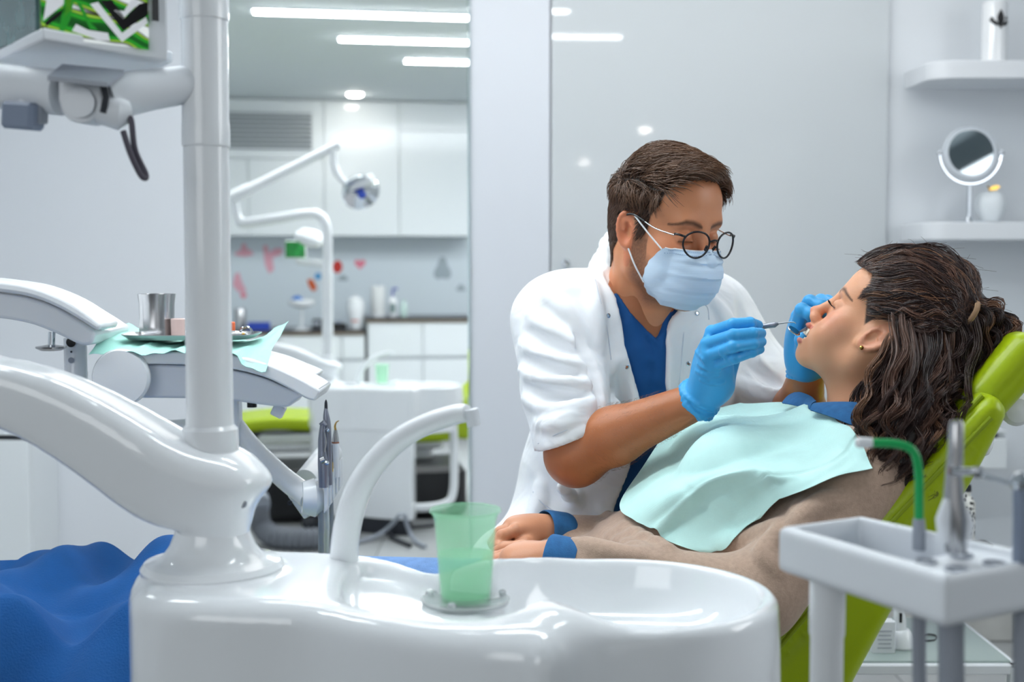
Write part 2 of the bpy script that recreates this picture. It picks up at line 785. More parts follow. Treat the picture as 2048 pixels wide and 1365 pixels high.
M['frost'] = mat('clear_acrylic', (236, 240, 242), 0.15, trans=0.6, ior=1.3)
M['mirror'] = mat('mirror_glass', (150, 160, 165), 0.03, metal=1.0)
M['teal_paper'] = mat('teal_paper', (172, 228, 217), 0.75, wave=(150, 0.25, 0.2, 'X'))

# ================================================================== the setting
H_C = 2.50
WY = 4.30
floor = MB().box((-0.2, 3.0, -0.06), (5.6, 20.0, 0.10)).build('floor', M['grout'])
tag(floor, kind='structure')
TS = 0.6
tile0 = None
for i in range(-4, 4):
    for j in range(2, 19):
        c = (i * TS + 0.3, j * TS + 0.3, -0.005)
        if tile0 is None:
            tile0 = MB().box(c, (TS - 0.004, TS - 0.004, 0.010), bev=0.0015).build('tile', M['tile'], floor)
            t_base = (i, j)
        else:
            t = tile0.copy()
            t.location = tile0.location + Vector(((i - t_base[0]) * TS, (j - t_base[1]) * TS, 0))
            COL.objects.link(t)
tag(MB().box((-0.2, 3.0, H_C + 0.06), (5.6, 20.0, 0.12)).build('ceiling', M['ceiling']), kind='structure')

X_A, X_B, X_C = -0.146, 0.128, 1.253
tag(MB().box(((X_A + 2.6) / 2 + 0.02, WY + 0.075, H_C / 2), (2.6 - X_A - 0.04, 0.11, H_C)).build('wall_back', M['wall']), kind='structure')
d1 = MB().box(((X_A + X_B) / 2, WY + 0.006, H_C / 2 + 0.03), (X_B - X_A - 0.005, 0.03, H_C - 0.08), bev=0.002).build('door_1', M['panel_satin'])
tag(d1, kind='structure')
d2 = MB().box(((X_B + X_C) / 2, WY + 0.006, H_C / 2 + 0.03), (X_C - X_B - 0.006, 0.03, H_C - 0.08), bev=0.002).build('door_2', M['panel_gloss'])
tag(d2, kind='structure')
k = P(1131, 527, WY - 0.01)
MB().lathe(k, [(0.006, 0), (0.006, -0.012), (0.013, -0.016), (0.015, -0.024), (0.010, -0.03), (0.001, -0.031)], 20, (0, 1, 0)).build('door_knob', M['chrome'], d2)
tag(MB().box((X_A + 0.004, WY + 0.05, H_C / 2), (0.012, 0.14, H_C)).build('trim_1', M['glass']), kind='structure')
MB_ = MB().box((2.6, 0.6, H_C / 2), (0.1, 7.4, H_C))
tag(MB_.build('wall_right', M['wall']), kind='structure')
# wall of the left bay, standing across the room
XL = P(398, 600, 4.4)[0]
tag(MB().box(((XL - 3.0) / 2, 4.46, H_C / 2), (XL + 3.0, 0.12, H_C)).build('wall_left', M['wall_left']), kind='structure')
tag(MB().box((-3.0, 3.0, H_C / 2), (0.1, 20.0, H_C)).build('wall_side', M['wall']), kind='structure')
# marble skirting at the foot of the right wall, tile by tile
bb = MB().box((1.93, WY - 0.002, 0.055), (1.34, 0.012, 0.11)).build('baseboard_right', M['grout'])
tag(bb, kind='structure')
for i in range(6):
    MB().box((1.37 + i * 0.225, WY - 0.012, 0.055), (0.222, 0.014, 0.105), bev=0.002).build('tile', M['marble'], bb)

# ---------------------------------------------------------------- ceiling lamps
RA = math.radians(9.0)
E1, E2 = A(math.cos(RA), math.sin(RA), 0), A(-math.sin(RA), math.cos(RA), 0)


def strip(p, length, w, label, group, E1=E1, E2=E2):
    """linear lamp from its end p along E1"""
    p = np.asarray(p, float)
    root = empty('ceiling_lamp', p, label, 'lamp', group)
    R = np.stack([E1, E2, A(0, 0, 1)], 1)
    c = p + E1 * length / 2
    MB().box(c + A(0, 0, -0.004), (length + 0.02, w + 0.02, 0.012), R).build('housing', M['white_soft'], root)
    MB().box(c + A(0, 0, -0.012), (length, w, 0.012), R, bev=0.003).build('diffuser', M['lamp'], root)
    return root


G1 = 'linear ceiling lamps in the rear room'
strip(PZ(507, 18, H_C), 3.0, 0.075, 'long white linear ceiling lamp, the nearest and longest of the three at the top', G1)
strip(PZ(679, 74, H_C), 3.0, 0.075, 'white linear ceiling lamp, the middle one of the three at the top', G1)
strip(PZ(811, 118, H_C), 3.0, 0.08, 'white linear ceiling lamp, the shortest and farthest of the three at the top', G1)
G2 = 'linear ceiling lamps over the chair'
for (px, py) in ((1138, 18), (1243, 70)):
    d = 2 * (WY - 0.01) - PZ(px, py, H_C)[1]
    x = PZ(px, py, H_C)[0]
    strip((x, d, H_C), 2.3, 0.06, 'white linear ceiling lamp above the chair, its reflection %s in the glossy panel' % ('short' if py < 30 else 'long'), G2, A(-0.9957, 0.0925, 0), A(-0.0925, -0.9957, 0))


def spot(p, label, r=0.055):
    p = np.asarray(p, float)
    root = empty('ceiling_spot', p, label, 'lamp', 'round ceiling spots')
    MB().lathe(p, [(r + 0.014, 0), (r + 0.014, -0.005), (r, -0.006), (r, -0.002)], 28).build('trim_ring', M['white_soft'], root)
    MB().lathe(p + A(0, 0, -0.002), [(r * 0.98, 0), (r * 0.98, -0.008), (r * 0.8, -0.016), (0.001, -0.022)], 28).build('diffuser', M['spot'], root)


spot(PZ(710, 187, H_C), 'round ceiling spot in front of the tall white cabinets')
for (px, py) in ((1290, 258), (1168, 323)):
    q = PZ(px, py, H_C)
    spot((q[0], 2 * (WY - 0.01) - q[1], H_C), 'round ceiling spot behind the camera, its reflection %s the door knob' % ('right above' if px < 1200 else 'up to the right of'))

# ---------------------------------------------------------------- wall shelves, right
def wall_shelf(y_top, y_bot, px0, label, yf):
    zt, zb = P(1950, y_top, yf)[2], P(1950, y_bot, yf)[2]
    x0 = P(px0, y_top, yf)[0]
    poly = [(x0 - 0.005, WY - 0.015), (x0 + 0.0, WY - 0.08)]
    for a in np.linspace(0, 1, 7):
        t = a * math.pi / 2
        poly.append((x0 + 0.09 - 0.09 * math.cos(t), yf + 0.07 - 0.07 * math.sin(t)))
    poly += [(2.5, yf), (2.5, WY - 0.015)]
    o = MB().prism(poly, zb, zt).build('wall_shelf', M['white_soft'], bevel=0.004)
    tag(o, label, 'shelf', 'white wall shelves')
    return zt


YF = WY - 0.27
z_up = wall_shelf(120, 157, 1862, 'upper white wall shelf carrying the white vase', YF)
z_lo = wall_shelf(444, 480, 1852, 'lower white wall shelf carrying the round mirror', YF)

# vase
c = P(1988, 100, YF + 0.12)
c[2] = z_up
vz = empty('vase', c, 'white cylindrical vase with a black plant motif on the upper shelf', 'vase')
hv = P(1988, 4, YF + 0.12)[2] - z_up
MB().lathe(c, [(0.036, 0), (0.04, 0.004), (0.04, hv - 0.004), (0.037, hv), (0.034, hv - 0.004), (0.034, 0.02), (0.001, 0.015)], 40).build('body', M['white_gloss'], vz)
# black motif curved onto the vase


def motif(pts, name='motif'):
    mb = MB()
    v = []
    for (u, w) in pts:
        a = u / 0.04
        v.append((c[0] + 0.0422 * math.sin(a), c[1] - 0.0422 * math.cos(a), c[2] + w))
    mb.add(v, [tuple(range(len(v)))])
    return mb.build(name, M['black'], vz, smooth=False)


def leaf(cx, cz, L, W, ang):
    return [(cx + L * t * math.cos(ang) - W * math.sin(math.pi * t) * sg * math.sin(ang),
             cz + L * t * math.sin(ang) + W * math.sin(math.pi * t) * sg * math.cos(ang))
            for sg, ts in ((1, np.linspace(0, 1, 8)), (-1, np.linspace(1, 0, 8)[1:-1])) for t in ts]


zc = P(1995, 52, YF + 0.08)[2] - c[2]
for args in ((0.004, zc - 0.002, 0.055, 0.011, math.pi / 2), (0.003, zc, 0.042, 0.006, 2.55), (0.006, zc, 0.036, 0.006, 0.55),
             (-0.018, zc + 0.02, 0.012, 0.005, 2.3), (0.021, zc + 0.02, 0.014, 0.005, 1.0), (0.004, zc - 0.008, 0.012, 0.003, 1.57)):
    motif(leaf(*args))

# table mirror
c = P(1938, 440, YF + 0.12)
c[2] = z_lo
tm = empty('table_mirror', c, 'round chrome table mirror on a slim stand on the lower shelf', 'mirror')
mc = P(1941, 306, YF + 0.10)
MB().lathe(c, [(0.055, 0), (0.055, 0.003), (0.05, 0.006), (0.012, 0.009), (0.009, 0.02)], 40).build('base', M['chrome'], tm)
MB().tube([c + A(0, 0, 0.008), A(c[0], c[1], mc[2] - 0.098)], 0.0075, 16).build('stem', M['chrome'], tm)
yoke = [mc + 0.099 * A(math.sin(t), 0, -math.cos(t)) for t in np.linspace(-1.65, 1.65, 30)]
MB().tube(yoke, 0.004, 10).build('yoke', M['chrome'], tm)
for sx in (-1, 1):
    MB().lathe(mc + A(sx * 0.088, 0, 0), [(0.006, 0), (0.007, 0.012 * sx), (0.004, 0.02 * sx)], 14, (1, 0, 0)).build('pivot', M['chrome'], tm)
tl = A(0.0, -1, 0.12)
MB().lathe(mc, [(0.074, -0.008), (0.086, -0.004), (0.089, 0.0), (0.086, 0.006), (0.078, 0.009), (0.073, 0.008), (0.073, 0.002)], 56, tl).build('frame', mat('clear_frame', (205, 212, 220), 0.12, coat=0.3), tm)
MB().lathe(mc, [(0.074, 0.003), (0.074, 0.0045), (0.0005, 0.0045)], 48, tl).build('glass', M['mirror'], tm)

# white apple ornament
c = P(1980, 440, YF + 0.15)
c[2] = z_lo
ap = empty('apple_ornament', c, 'white ceramic apple ornament with a gold leaf behind the table mirror', 'ornament')
prof = [(0.001, 0.006), (0.02, 0.001), (0.033, 0.008), (0.045, 0.035), (0.05, 0.062), (0.047, 0.085), (0.035, 0.1), (0.02, 0.103), (0.006, 0.095), (0.001, 0.09)]
mb = MB().lathe(c, prof, 36)
v = mb.v[0]
for q in v:
    a = math.atan2(q[1] - c[1], q[0] - c[0])
    rr = 1 + 0.035 * math.cos(5 * a)
    q[0], q[1] = c[0] + (q[0] - c[0]) * rr, c[1] + (q[1] - c[1]) * rr
mb.build('body', mat('ribbed_ceramic', (232, 238, 242), 0.3, wave=(40, 0.5, 4.0)), ap)
MB().tube(smooth_path([c + A(0, 0, 0.09), c + A(-0.004, 0, 0.112), c + A(-0.01, 0, 0.122)], 8), [0.003] * 8, 8).build('stem', M['gold'], ap)
lf = [(c + A(0.004 + L, -0.004 + 0.1 * w, 0.112 + w + 0.25 * L)) for L, w in ((-0.012, 0.0), (0.0, 0.009), (0.018, 0.007), (0.026, 0.0), (0.014, -0.007), (0.0, -0.006))]
MB().add(lf, [(0, 1, 2, 3, 4, 5)]).build('leaf', M['gold'], ap)

# ---------------------------------------------------------------- wall-hung drawer units
def drawer_unit(x0, x1, z0, z1, yf, yb, label, zgap):
    root = empty('wall_cabinet', ((x0 + x1) / 2, (yf + yb) / 2, z0), label, 'cabinet', 'wall-hung drawer units')
    MB().box(((x0 + x1) / 2, (yf + yb) / 2 + 0.01, (z0 + z1) / 2), (x1 - x0, yb - yf - 0.02, z1 - z0), bev=0.002).build('body', M['cab'], root)
    MB().box(((x0 + x1) / 2, yf + 0.004, (z0 + zgap) / 2 - 0.004), (x1 - x0, 0.022, zgap - z0 - 0.008), bev=0.003).build('drawer', M['cab'], root)
    MB().box(((x0 + x1) / 2 - 0.012, yf + 0.009, zgap + 0.0), (x1 - x0 - 0.03, 0.006, 0.012)).build('grip_channel', M['dark'], root)
    MB().box(((x0 + x1) / 2, yf + 0.004, (z1 + zgap) / 2 + 0.005), (x1 - x0, 0.022, z1 - zgap - 0.01), bev=0.002).build('rail', M['cab'], root)
    return root


q0, q1 = P(-160, 1145, 4.14), P(57, 868, 4.14)
drawer_unit(q0[0], q1[0], q0[2], q1[2], 4.14, 4.40, 'white wall-hung drawer unit on the left wall, above the blue cloth', P(0, 876, 4.14)[2])
q0, q1 = P(1800, 938, 4.06), P(2014, 862, 4.06)
drawer_unit(q0[0], q1[0], q0[2], q1[2], 4.06, 4.284, 'white wall-hung drawer unit on the right wall, behind the lime backrest', P(0, 872, 4.06)[2])

# ================================================================== rear room
RO = A(-1.26, 9.55, 0)
TURN[0] = RA


def rp(u, w, z):
    """rear-room frame: u along the cabinets, w away from the camera"""
    return RO + E1 * u + E2 * w + A(0, 0, z)


RR = np.stack([E1, E2, A(0, 0, 1)], 1)


def ru(px, py, w):
    """pixel on the upright plane at depth w of the rear-room frame: (u, z)"""
    d = ray(px, py)
    o = A(0, 0, CAM_H) - rp(0, w, 0)
    t = -(o @ E2) / (d @ E2)
    q = o + d * t
    return q @ E1, q[2]


def rbox(mb, u0, u1, w0, w1, z0, z1, bev=0.0):
    return mb.box(rp((u0 + u1) / 2, (w0 + w1) / 2, (z0 + z1) / 2), (abs(u1 - u0), abs(w1 - w0), abs(z1 - z0)), RR, bev)


tag(rbox(MB(), -2.2, 3.2, 0.36, 0.46, 0, H_C).build('wall_rear', mat('splashback', (212, 222, 229), 0.3)), kind='structure')

# tall wall cabinets
ua, _ = ru(380, 300, 0)
ub, _ = ru(648, 300, 0)
uc, _ = ru(798, 300, 0)
ud = uc + (uc - ub)
ZB = ru(700, 472, 0)[1]
UZ = [('hung white wall cabinet at the left end, below the slatted vent', ua, ub, ru(560, 318, 0)[1]),
      ('plain white wall cabinet under the round ceiling spot', ub, uc, H_C - 0.01),
      ('white glossy wall cabinet at the right end beside the partition', uc, ud, ru(860, 262, 0)[1])]
for lab, u0, u1, zs in UZ:
    root = empty('wall_cabinet', rp((u0 + u1) / 2, 0.18, ZB), lab, 'cabinet', 'tall wall cabinets in the rear room')
    rbox(MB(), u0, u1, 0.02, 0.36, ZB, H_C - 0.004).build('body', M['cab'], root)
    n = 2 if u0 == ua else 1
    us = [u0, ru(497, 400, 0)[0], u1] if n == 2 else [u0, u1]
    for i in range(n):
        rbox(MB(), us[i] + 0.003, us[i + 1] - 0.003, 0, 0.02, ZB, zs - 0.004, 0.003).build('door', M['cab'], root)
    if zs < H_C - 0.05:
        rbox(MB(), u0 + 0.003, u1 - 0.003, 0, 0.02, zs + 0.004, H_C - 0.006, 0.003).build('upper_panel', M['cab'], root)

# slatted vent
v0, zt = ru(446, 224, -0.01)
v1, zb = ru(624, 299, -0.01)
vt = empty('air_vent', rp((v0 + v1) / 2, -0.01, zb), 'grey slatted air vent above the left wall cabinet', 'vent')
rbox(MB(), v0, v1, -0.012, 0.0, zb, zt).build('backing', mat('vent_back', (96, 102, 106), 0.6), vt)
for i in range(8):
    z = zb + (zt - zb) * (i + 0.5) / 8
    mb = MB()
    mb.box(rp((v0 + v1) / 2, -0.022, z), (v1 - v0, 0.022, (zt - zb) / 8 * 0.62), RR, 0.003)
    mb.build('slat', M['vent'], vt)

# base cabinets and worktops
def base_run(px0, px1, ytop, wf, seams, ychan, yfoot, lab_top, labs, ywood):
    u0, zt = ru(px0, ytop, wf)
    u1, _ = ru(px1, ytop, wf)
    zw = ru(px0, ywood, wf)[1]
    wt = empty('worktop', rp((u0 + u1) / 2, wf + 0.3, zw), lab_top, 'worktop')
    rbox(MB(), u0, u1, wf, 0.36, zt - 0.5 * (zt - zw), zt, 0.003).build('top', M['worktop'], wt)
    rbox(MB(), u0, u1, wf + 0.004, 0.36, zw, zt - 0.5 * (zt - zw)).build('edging', M['edge_wood'], wt)
    us = [ru(p, ytop + 50, wf)[0] for p in seams]
    for i in range(len(us) - 1):
        a, b = us[i], us[i + 1]
        root = empty('base_cabinet', rp((a + b) / 2, wf + 0.3, 0.0), labs[i], 'cabinet', 'white base cabinets in the rear room')
        rbox(MB(), a, b, wf + 0.05, 0.36, 0.08, zw).build('body', M['cab'], root)
        rbox(MB(), a, b, wf + 0.12, 0.3, 0.0, 0.08).build('plinth', M['dark'], root)
        zc = ru(px0, ychan, wf)[1]
        zl = [zw - 0.004] + [zc, zc - (zw - zc)] + [0.09]
        for k in range(3):
            if zl[k] - zl[k + 1] > 0.08:
                rbox(MB(), a + 0.003, b - 0.003, wf + 0.025, wf + 0.05, zl[k + 1] + 0.022, zl[k], 0.003).build('drawer', M['cab'], root)
                rbox(MB(), a + 0.003, b - 0.003, wf + 0.04, wf + 0.05, zl[k + 1] + 0.001, zl[k + 1] + 0.020).build('grip_channel', M['vent'], root)
    return zt


WF = -0.27
z_ctr = base_run(732, 1010, 637, WF, [736, 846, 950], 721, 0,
                 'dark worktop with a wood edge along the right half of the rear wall',
                 ['white base cabinet left of the seam, below the high worktop', 'white base cabinet at the partition, below the high worktop'], 645)
z_ctl = base_run(380, 730, 664, WF - 0.05, [400, 560, 684, 730], 728, 0,
                 'lower dark worktop with a wood edge behind the white lamp post',
                 ['white base cabinet behind the instrument tray', 'white base cabinet behind the rear lamp post',
                  'narrow white base cabinet at the step between the worktops'], 672)

# ---------------------------------------------------------------- wall stickers
def sticker(name, pts, m, label, cat='sticker', group='stickers on the rear splashback'):
    mb = MB()
    q = []
    for px, py in pts:
        u, z = ru(px, py, 0.357)
        q.append(rp(u, 0.357, z))
    
    n = len(q)
    v = q + [p + E2 * 0.003 for p in q]
    mb.add(v, [tuple(range(n)), tuple(range(2 * n - 1, n - 1, -1))] + [(i, (i + 1) % n, n + (i + 1) % n, n + i) for i in range(n)])
    return tag(mb.build(name, m, None, False), label, cat, group)


pink = mat('pink_vinyl', (226, 168, 184), 0.6)
pink2 = mat('deep_pink_vinyl', (226, 130, 150), 0.6)
red = mat('red_vinyl', (196, 42, 34), 0.5)
greyv = mat('grey_vinyl', (160, 172, 180), 0.6)


def blob(cx, cy, rx, ry, n=14, wob=0.0, ph=0.0):
    return [(cx + rx * math.cos(t) * (1 + wob * math.sin(3 * t + ph)), cy + ry * math.sin(t) * (1 + wob * math.sin(3 * t + ph)))
            for t in np.linspace(0, 2 * math.pi, n, endpoint=False)]


def heart(cx, cy, r):
    return [(cx + r * 16 / 17 * math.sin(t) ** 3, cy - r * (13 * math.cos(t) - 5 * math.cos(2 * t) - 2 * math.cos(3 * t) - math.cos(4 * t)) / 17)
            for t in np.linspace(0, 2 * math.pi, 26, endpoint=False)]


sticker('wall_sticker', [(468, 510), (474, 503), (482, 500), (484, 489), (490, 486), (494, 498), (503, 502), (508, 510), (488, 514)], pink, 'pale pink cloud-like sticker near the left end of the splashback')
sticker('wall_sticker', [(526, 492), (534, 490), (538, 505), (552, 496), (566, 498), (562, 510), (545, 516), (548, 540), (538, 548), (530, 530)], pink, 'pale pink flower-like sticker left of the small green screen')
sticker('wall_sticker', [(470, 548), (478, 545), (484, 565), (492, 580), (488, 590), (474, 582), (465, 570)], pink, 'pale pink drop-shaped sticker above the steel canister')
sticker('wall_sticker', heart(487, 592, 7), pink2, 'tiny deep pink heart sticker above the steel canister')
sticker('wall_sticker', blob(675, 534, 10, 13) , red, 'red balloon sticker beside the rear lamp post')
sticker('wall_sticker', heart(720, 528, 12), pink2, 'pink heart sticker to the right of the red balloon')
sticker('wall_sticker', blob(686, 557, 10, 6, wob=0.2), greyv, 'small grey sticker under the red balloon')
sticker('wall_sticker', blob(885, 540, 16, 22, wob=0.25), greyv, 'grey tree-like sticker near the partition')
sticker('wall_sticker', blob(922, 577, 9, 7, wob=0.2), greyv, 'small grey sticker close to the partition, above the worktop end')
sticker('wall_sticker', blob(636, 553, 7, 7), mat('blue_vinyl', (70, 150, 205), 0.5), 'small blue round sticker left of the red balloon')
sticker('wall_sticker', [(614, 560), (624, 558), (630, 566), (634, 578), (626, 584), (618, 574)], mat('orange_vinyl', (205, 92, 40), 0.5), 'orange bird-like sticker above the white magnifier')

# ---------------------------------------------------------------- things on the rear worktops
def on_top(px, py, w, z):
    u, _ = ru(px, py, w)
    return rp(u, w, z)


def lathe_thing(name, pos, prof, m, label, cat, n=24, group=None):
    root = empty(name, pos, label, cat, group)
    MB().lathe(pos, prof, n).build('body', m, root)
    return root


c = on_top(712, 655, WF + 0.12, z_ctl)
jr = lathe_thing('jar', c, [(0.04, 0), (0.045, 0.005), (0.06, 0.12), (0.066, 0.17), (0.06, 0.2)], M['white_gloss'], 'white lidded jar with red print on the lower rear worktop', 'jar')
MB().lathe(c + A(0, 0, 0.2), [(0.063, 0), (0.064, 0.012), (0.04, 0.035), (0.012, 0.042), (0.012, 0.052), (0.001, 0.055)], 24).build('lid', M['white_gloss'], jr)
for z, w_, h_ in ((0.125, 0.05, 0.018), (0.06, 0.04, 0.02)):
    r = 0.0605 if z > 0.1 else 0.0535
    MB().grid([[c + A(r * math.sin(a), -r * math.cos(a), z + dz) for a in np.linspace(-0.5, 0.5, 6)] for dz in (0, h_)]).build('print', mat('red_print', (200, 90, 80), 0.5), jr)
c = on_top(756, 628, WF + 0.3, z_ctr)
pr = lathe_thing('paper_roll', c, [(0.052, 0), (0.054, 0.004), (0.054, 0.225), (0.05, 0.23), (0.02, 0.23), (0.018, 0.2)], mat('paper', (232, 234, 234), 0.9), 'white standing paper roll on the high rear worktop', 'paper roll')
MB().lathe(c, [(0.065, -0.0), (0.065, 0.004), (0.006, 0.006), (0.006, 0.26), (0.001, 0.262)], 20).build('holder', M['chrome'], pr)
c = on_top(786, 628, WF + 0.27, z_ctr)
bt = lathe_thing('soap_bottle', c, [(0.03, 0), (0.033, 0.005), (0.033, 0.12), (0.02, 0.14), (0.012, 0.145), (0.012, 0.155)], M['white_gloss'], 'white pump bottle with a blue pump beside the paper roll', 'bottle')
bl = mat('blue_pump', (70, 80, 170), 0.4)
MB().tube(smooth_path([c + A(0, 0, 0.155), c + A(0, 0, 0.2), c + A(0.012, 0, 0.21), c + A(0.035, 0, 0.205)], 12), 0.008, 10).build('pump', bl, bt)
MB().grid([[c + A(0.0335 * math.sin(a), -0.0335 * math.cos(a), z) for a in np.linspace(-0.7, 0.7, 8)] for z in (0.03, 0.1)]).build('label_band', mat('grey_label', (120, 140, 140), 0.5), bt)
c = on_top(808, 629, WF + 0.27, z_ctr)
lathe_thing('bottle', c, [(0.024, 0), (0.027, 0.004), (0.027, 0.085), (0.014, 0.105), (0.014, 0.125), (0.001, 0.126)], mat('pale_green_bottle', (196, 220, 214), 0.2), 'pale green short bottle right of the pump bottle', 'bottle')
c = on_top(480, 655, WF + 0.2, z_ctl)
lathe_thing('canister', c, [(0.04, 0), (0.043, 0.004), (0.043, 0.15), (0.04, 0.155), (0.038, 0.15), (0.038, 0.01), (0.001, 0.01)], M['steel'], 'steel canister at the left end of the lower rear worktop', 'canister')
c = on_top(518, 655, WF + 0.12, z_ctl)
bx = empty('tray_box', c, 'low blue plastic box beside the steel canister', 'box')
mb = MB()
rbx = lambda mb, c, s, b=0.004: mb.box(c, s, RR, b)
rbx(mb, c + A(0, 0, 0.025), (0.16, 0.09, 0.05)).build('body', mat('blue_plastic', (44, 72, 176), 0.4), bx)
rbx(MB(), c + A(0, 0, 0.054), (0.165, 0.095, 0.008)).build('lid', mat('blue_lid', (70, 96, 190), 0.4), bx)
c = on_top(634, 660, WF + 0.05, z_ctl)
bx = empty('device_box', c, 'small dark box standing left of the rear lamp post', 'device')
rbx(MB(), c + A(0, 0, 0.04), (0.07, 0.08, 0.08)).build('body', M['dark'], bx)
rbx(MB(), c + A(0, -0.042, 0.05), (0.05, 0.006, 0.03)).build('front_panel', M['grey_plastic'], bx)
c = on_top(676, 661, WF + 0.05, z_ctl)
bx = empty('device_box', c, 'low black box between the rear lamp post and the white jar', 'device')
rbx(MB(), c + A(0, 0, 0.025), (0.12, 0.08, 0.05)).build('body', M['black'], bx)
rbx(MB(), c + A(0, 0.0, 0.057), (0.05, 0.05, 0.015)).build('knob_plate', M['blue_grey'], bx)
# desk magnifier
c = on_top(604, 655, WF + 0.1, z_ctl)
mg = empty('magnifier', c, 'white round bench magnifier on a slim stand, blue cap on top', 'magnifier')
MB().lathe(c, [(0.07, 0), (0.07, 0.012), (0.02, 0.02)], 24).build('base', M['white'], mg)
MB().tube([c + A(0, 0, 0.01), c + A(0, 0, 0.17)], 0.009, 12).build('stem', M['white'], mg)
MB().lathe(c + A(0, 0, 0.16), [(0.03, 0), (0.09, 0.02), (0.1, 0.045), (0.09, 0.06), (0.001, 0.065)], 30).build('head', M['white'], mg)
MB().lathe(c + A(-0.03, -0.02, 0.218), [(0.04, 0), (0.04, 0.012), (0.02, 0.03), (0.001, 0.034)], 20).build('cap', mat('blue_cap', (40, 110, 190), 0.4), mg)

TURN[0] = 0.0

# ================================================================== dental unit with cuspidor
ZR = 0.905
unit = empty('dental_unit', (-0.1, 1.5, 0.0), 'glossy white dental unit with spittoon bowl, faucet and tall post in the foreground', 'dental unit')
pxs = [(258, 1178), (290, 1192), (340, 1200), (450, 1207), (600, 1214), (750, 1243), (900, 1268), (1030, 1283), (1110, 1284),
       (1150, 1210), (1120, 1146), (1050, 1146), (980, 1151), (900, 1141), (800, 1113), (700, 1101), (580, 1096), (450, 1092), (340, 1100), (268, 1135)]
outline = closed_smooth([PZ(x, y, ZR)[:2] for x, y in pxs])
psd = poly_sd(outline)
RD = 0.028


def body_fn(Q):
    d2 = psd(Q[:, :2]) + RD
    dz = np.abs(Q[:, 2] - (0.62 + ZR) / 2) - ((ZR - 0.62) / 2 - RD)
    w = np.stack([d2, dz], 1)
    return np.minimum(w.max(1), 0) + np.linalg.norm(np.maximum(w, 0), axis=1) - RD


BC = A(0.129, 1.458, 0)
cus = Field()
cus.M = 0.11
cus.fn(body_fn, (-0.1, 1.5, 0.76), 0.5)
# bowl shell: bulging outside, hollow inside, rounded lip


def bowl_out(Q):
    q = Q - A(BC[0], BC[1], 0.80)
    r = np.linalg.norm(q[:, :2] / A(1.03, 1.0), axis=1)
    zt = ZR - 0.80 - 0.012
    z = q[:, 2]
    prof = 0.154 + 0.008 * np.cos(np.clip(z / 0.13, -1.2, 1.2) * 1.3) - 0.03 * np.clip((-z - 0.02) / 0.13, 0, 1) ** 2
    w = np.stack([r - prof, np.abs(z + 0.04) - (zt + 0.04)], 1)
    return np.minimum(w.max(1), 0) + np.linalg.norm(np.maximum(w, 0), axis=1) - 0.012


cus.fn(bowl_out, A(BC[0], BC[1], 0.78), 0.24, 0.095)


def bowl_cut(Q):
    q = Q - A(BC[0], BC[1], ZR + 0.03)
    r = np.linalg.norm(q[:, :2] / A(1.03, 1.0), axis=1)
    w = np.stack([r - (0.153 - 0.05 + 0.22 * np.clip(q[:, 2] + 0.03, -0.08, 0)), np.abs(q[:, 2]) - (0.104 - 0.05)], 1)
    return np.minimum(w.max(1), 0) + np.linalg.norm(np.maximum(w, 0), axis=1) - 0.05


cus.fn(bowl_cut, A(BC[0], BC[1], ZR), 0.2, 0.008, 's')
# recessed cup shelf between post and bowl
RC = P(845, 1175, 1.53)
rec = closed_smooth([PZ(x, y, ZR - 0.0)[:2] for x, y in ((722, 1205), (850, 1228), (980, 1246), (1062, 1240), (1082, 1210), (1060, 1168), (960, 1160), (880, 1150), (790, 1124), (720, 1118), (690, 1140), (688, 1185))])
rsd = poly_sd(rec)


def rec_fn(Q):
    d2 = rsd(Q[:, :2]) + 0.012
    zf = 0.878
    dz = np.maximum(zf + 0.012 - Q[:, 2], Q[:, 2] - 1.2)
    w = np.stack([d2, dz], 1)
    return np.minimum(w.max(1), 0) + np.linalg.norm(np.maximum(w, 0), axis=1) - 0.012


cus.fn(rec_fn, A(RC[0], RC[1], 0.93), 0.25, 0.022, 's')
# drain dip and ridge between shelf and bowl
# foot ring of the column
CB = A(-0.369, 1.56, ZR)
cus.ell(CB + A(0.0, 0, 0.004), (0.075, 0.075, 0.022), 0.022)
v, f = cus.mesh((-0.50, 1.20, 0.60), (0.36, 1.80, 0.96), 0.0042)
o_body = raw_mesh('cuspidor_body', v, f, M['white_gloss'], unit)
mb = MB()
mb.lathe(A(BC[0], BC[1], ZR - 0.0735), [(0.022, 0.0), (0.022, 0.003), (0.016, 0.004), (0.012, 0.0005), (0.001, 0.0005)], 24).build('drain', M['chrome'], unit)
# pedestal under the body, with a seam
mb = MB()
inner = closed_smooth([PZ(x, y, ZR)[:2] for x, y in pxs], 48)
cen = inner.mean(0)
ins = (inner - cen) * 0.965 + cen
mb.prism([tuple(q) for q in ins], 0.10, 0.632)
mb.build('pedestal', M['white'], unit, angle=40)
MB().prism([tuple(q) for q in (inner - cen) * 0.9 + cen], 0.0, 0.10).build('foot', M['dark'], unit, angle=40)

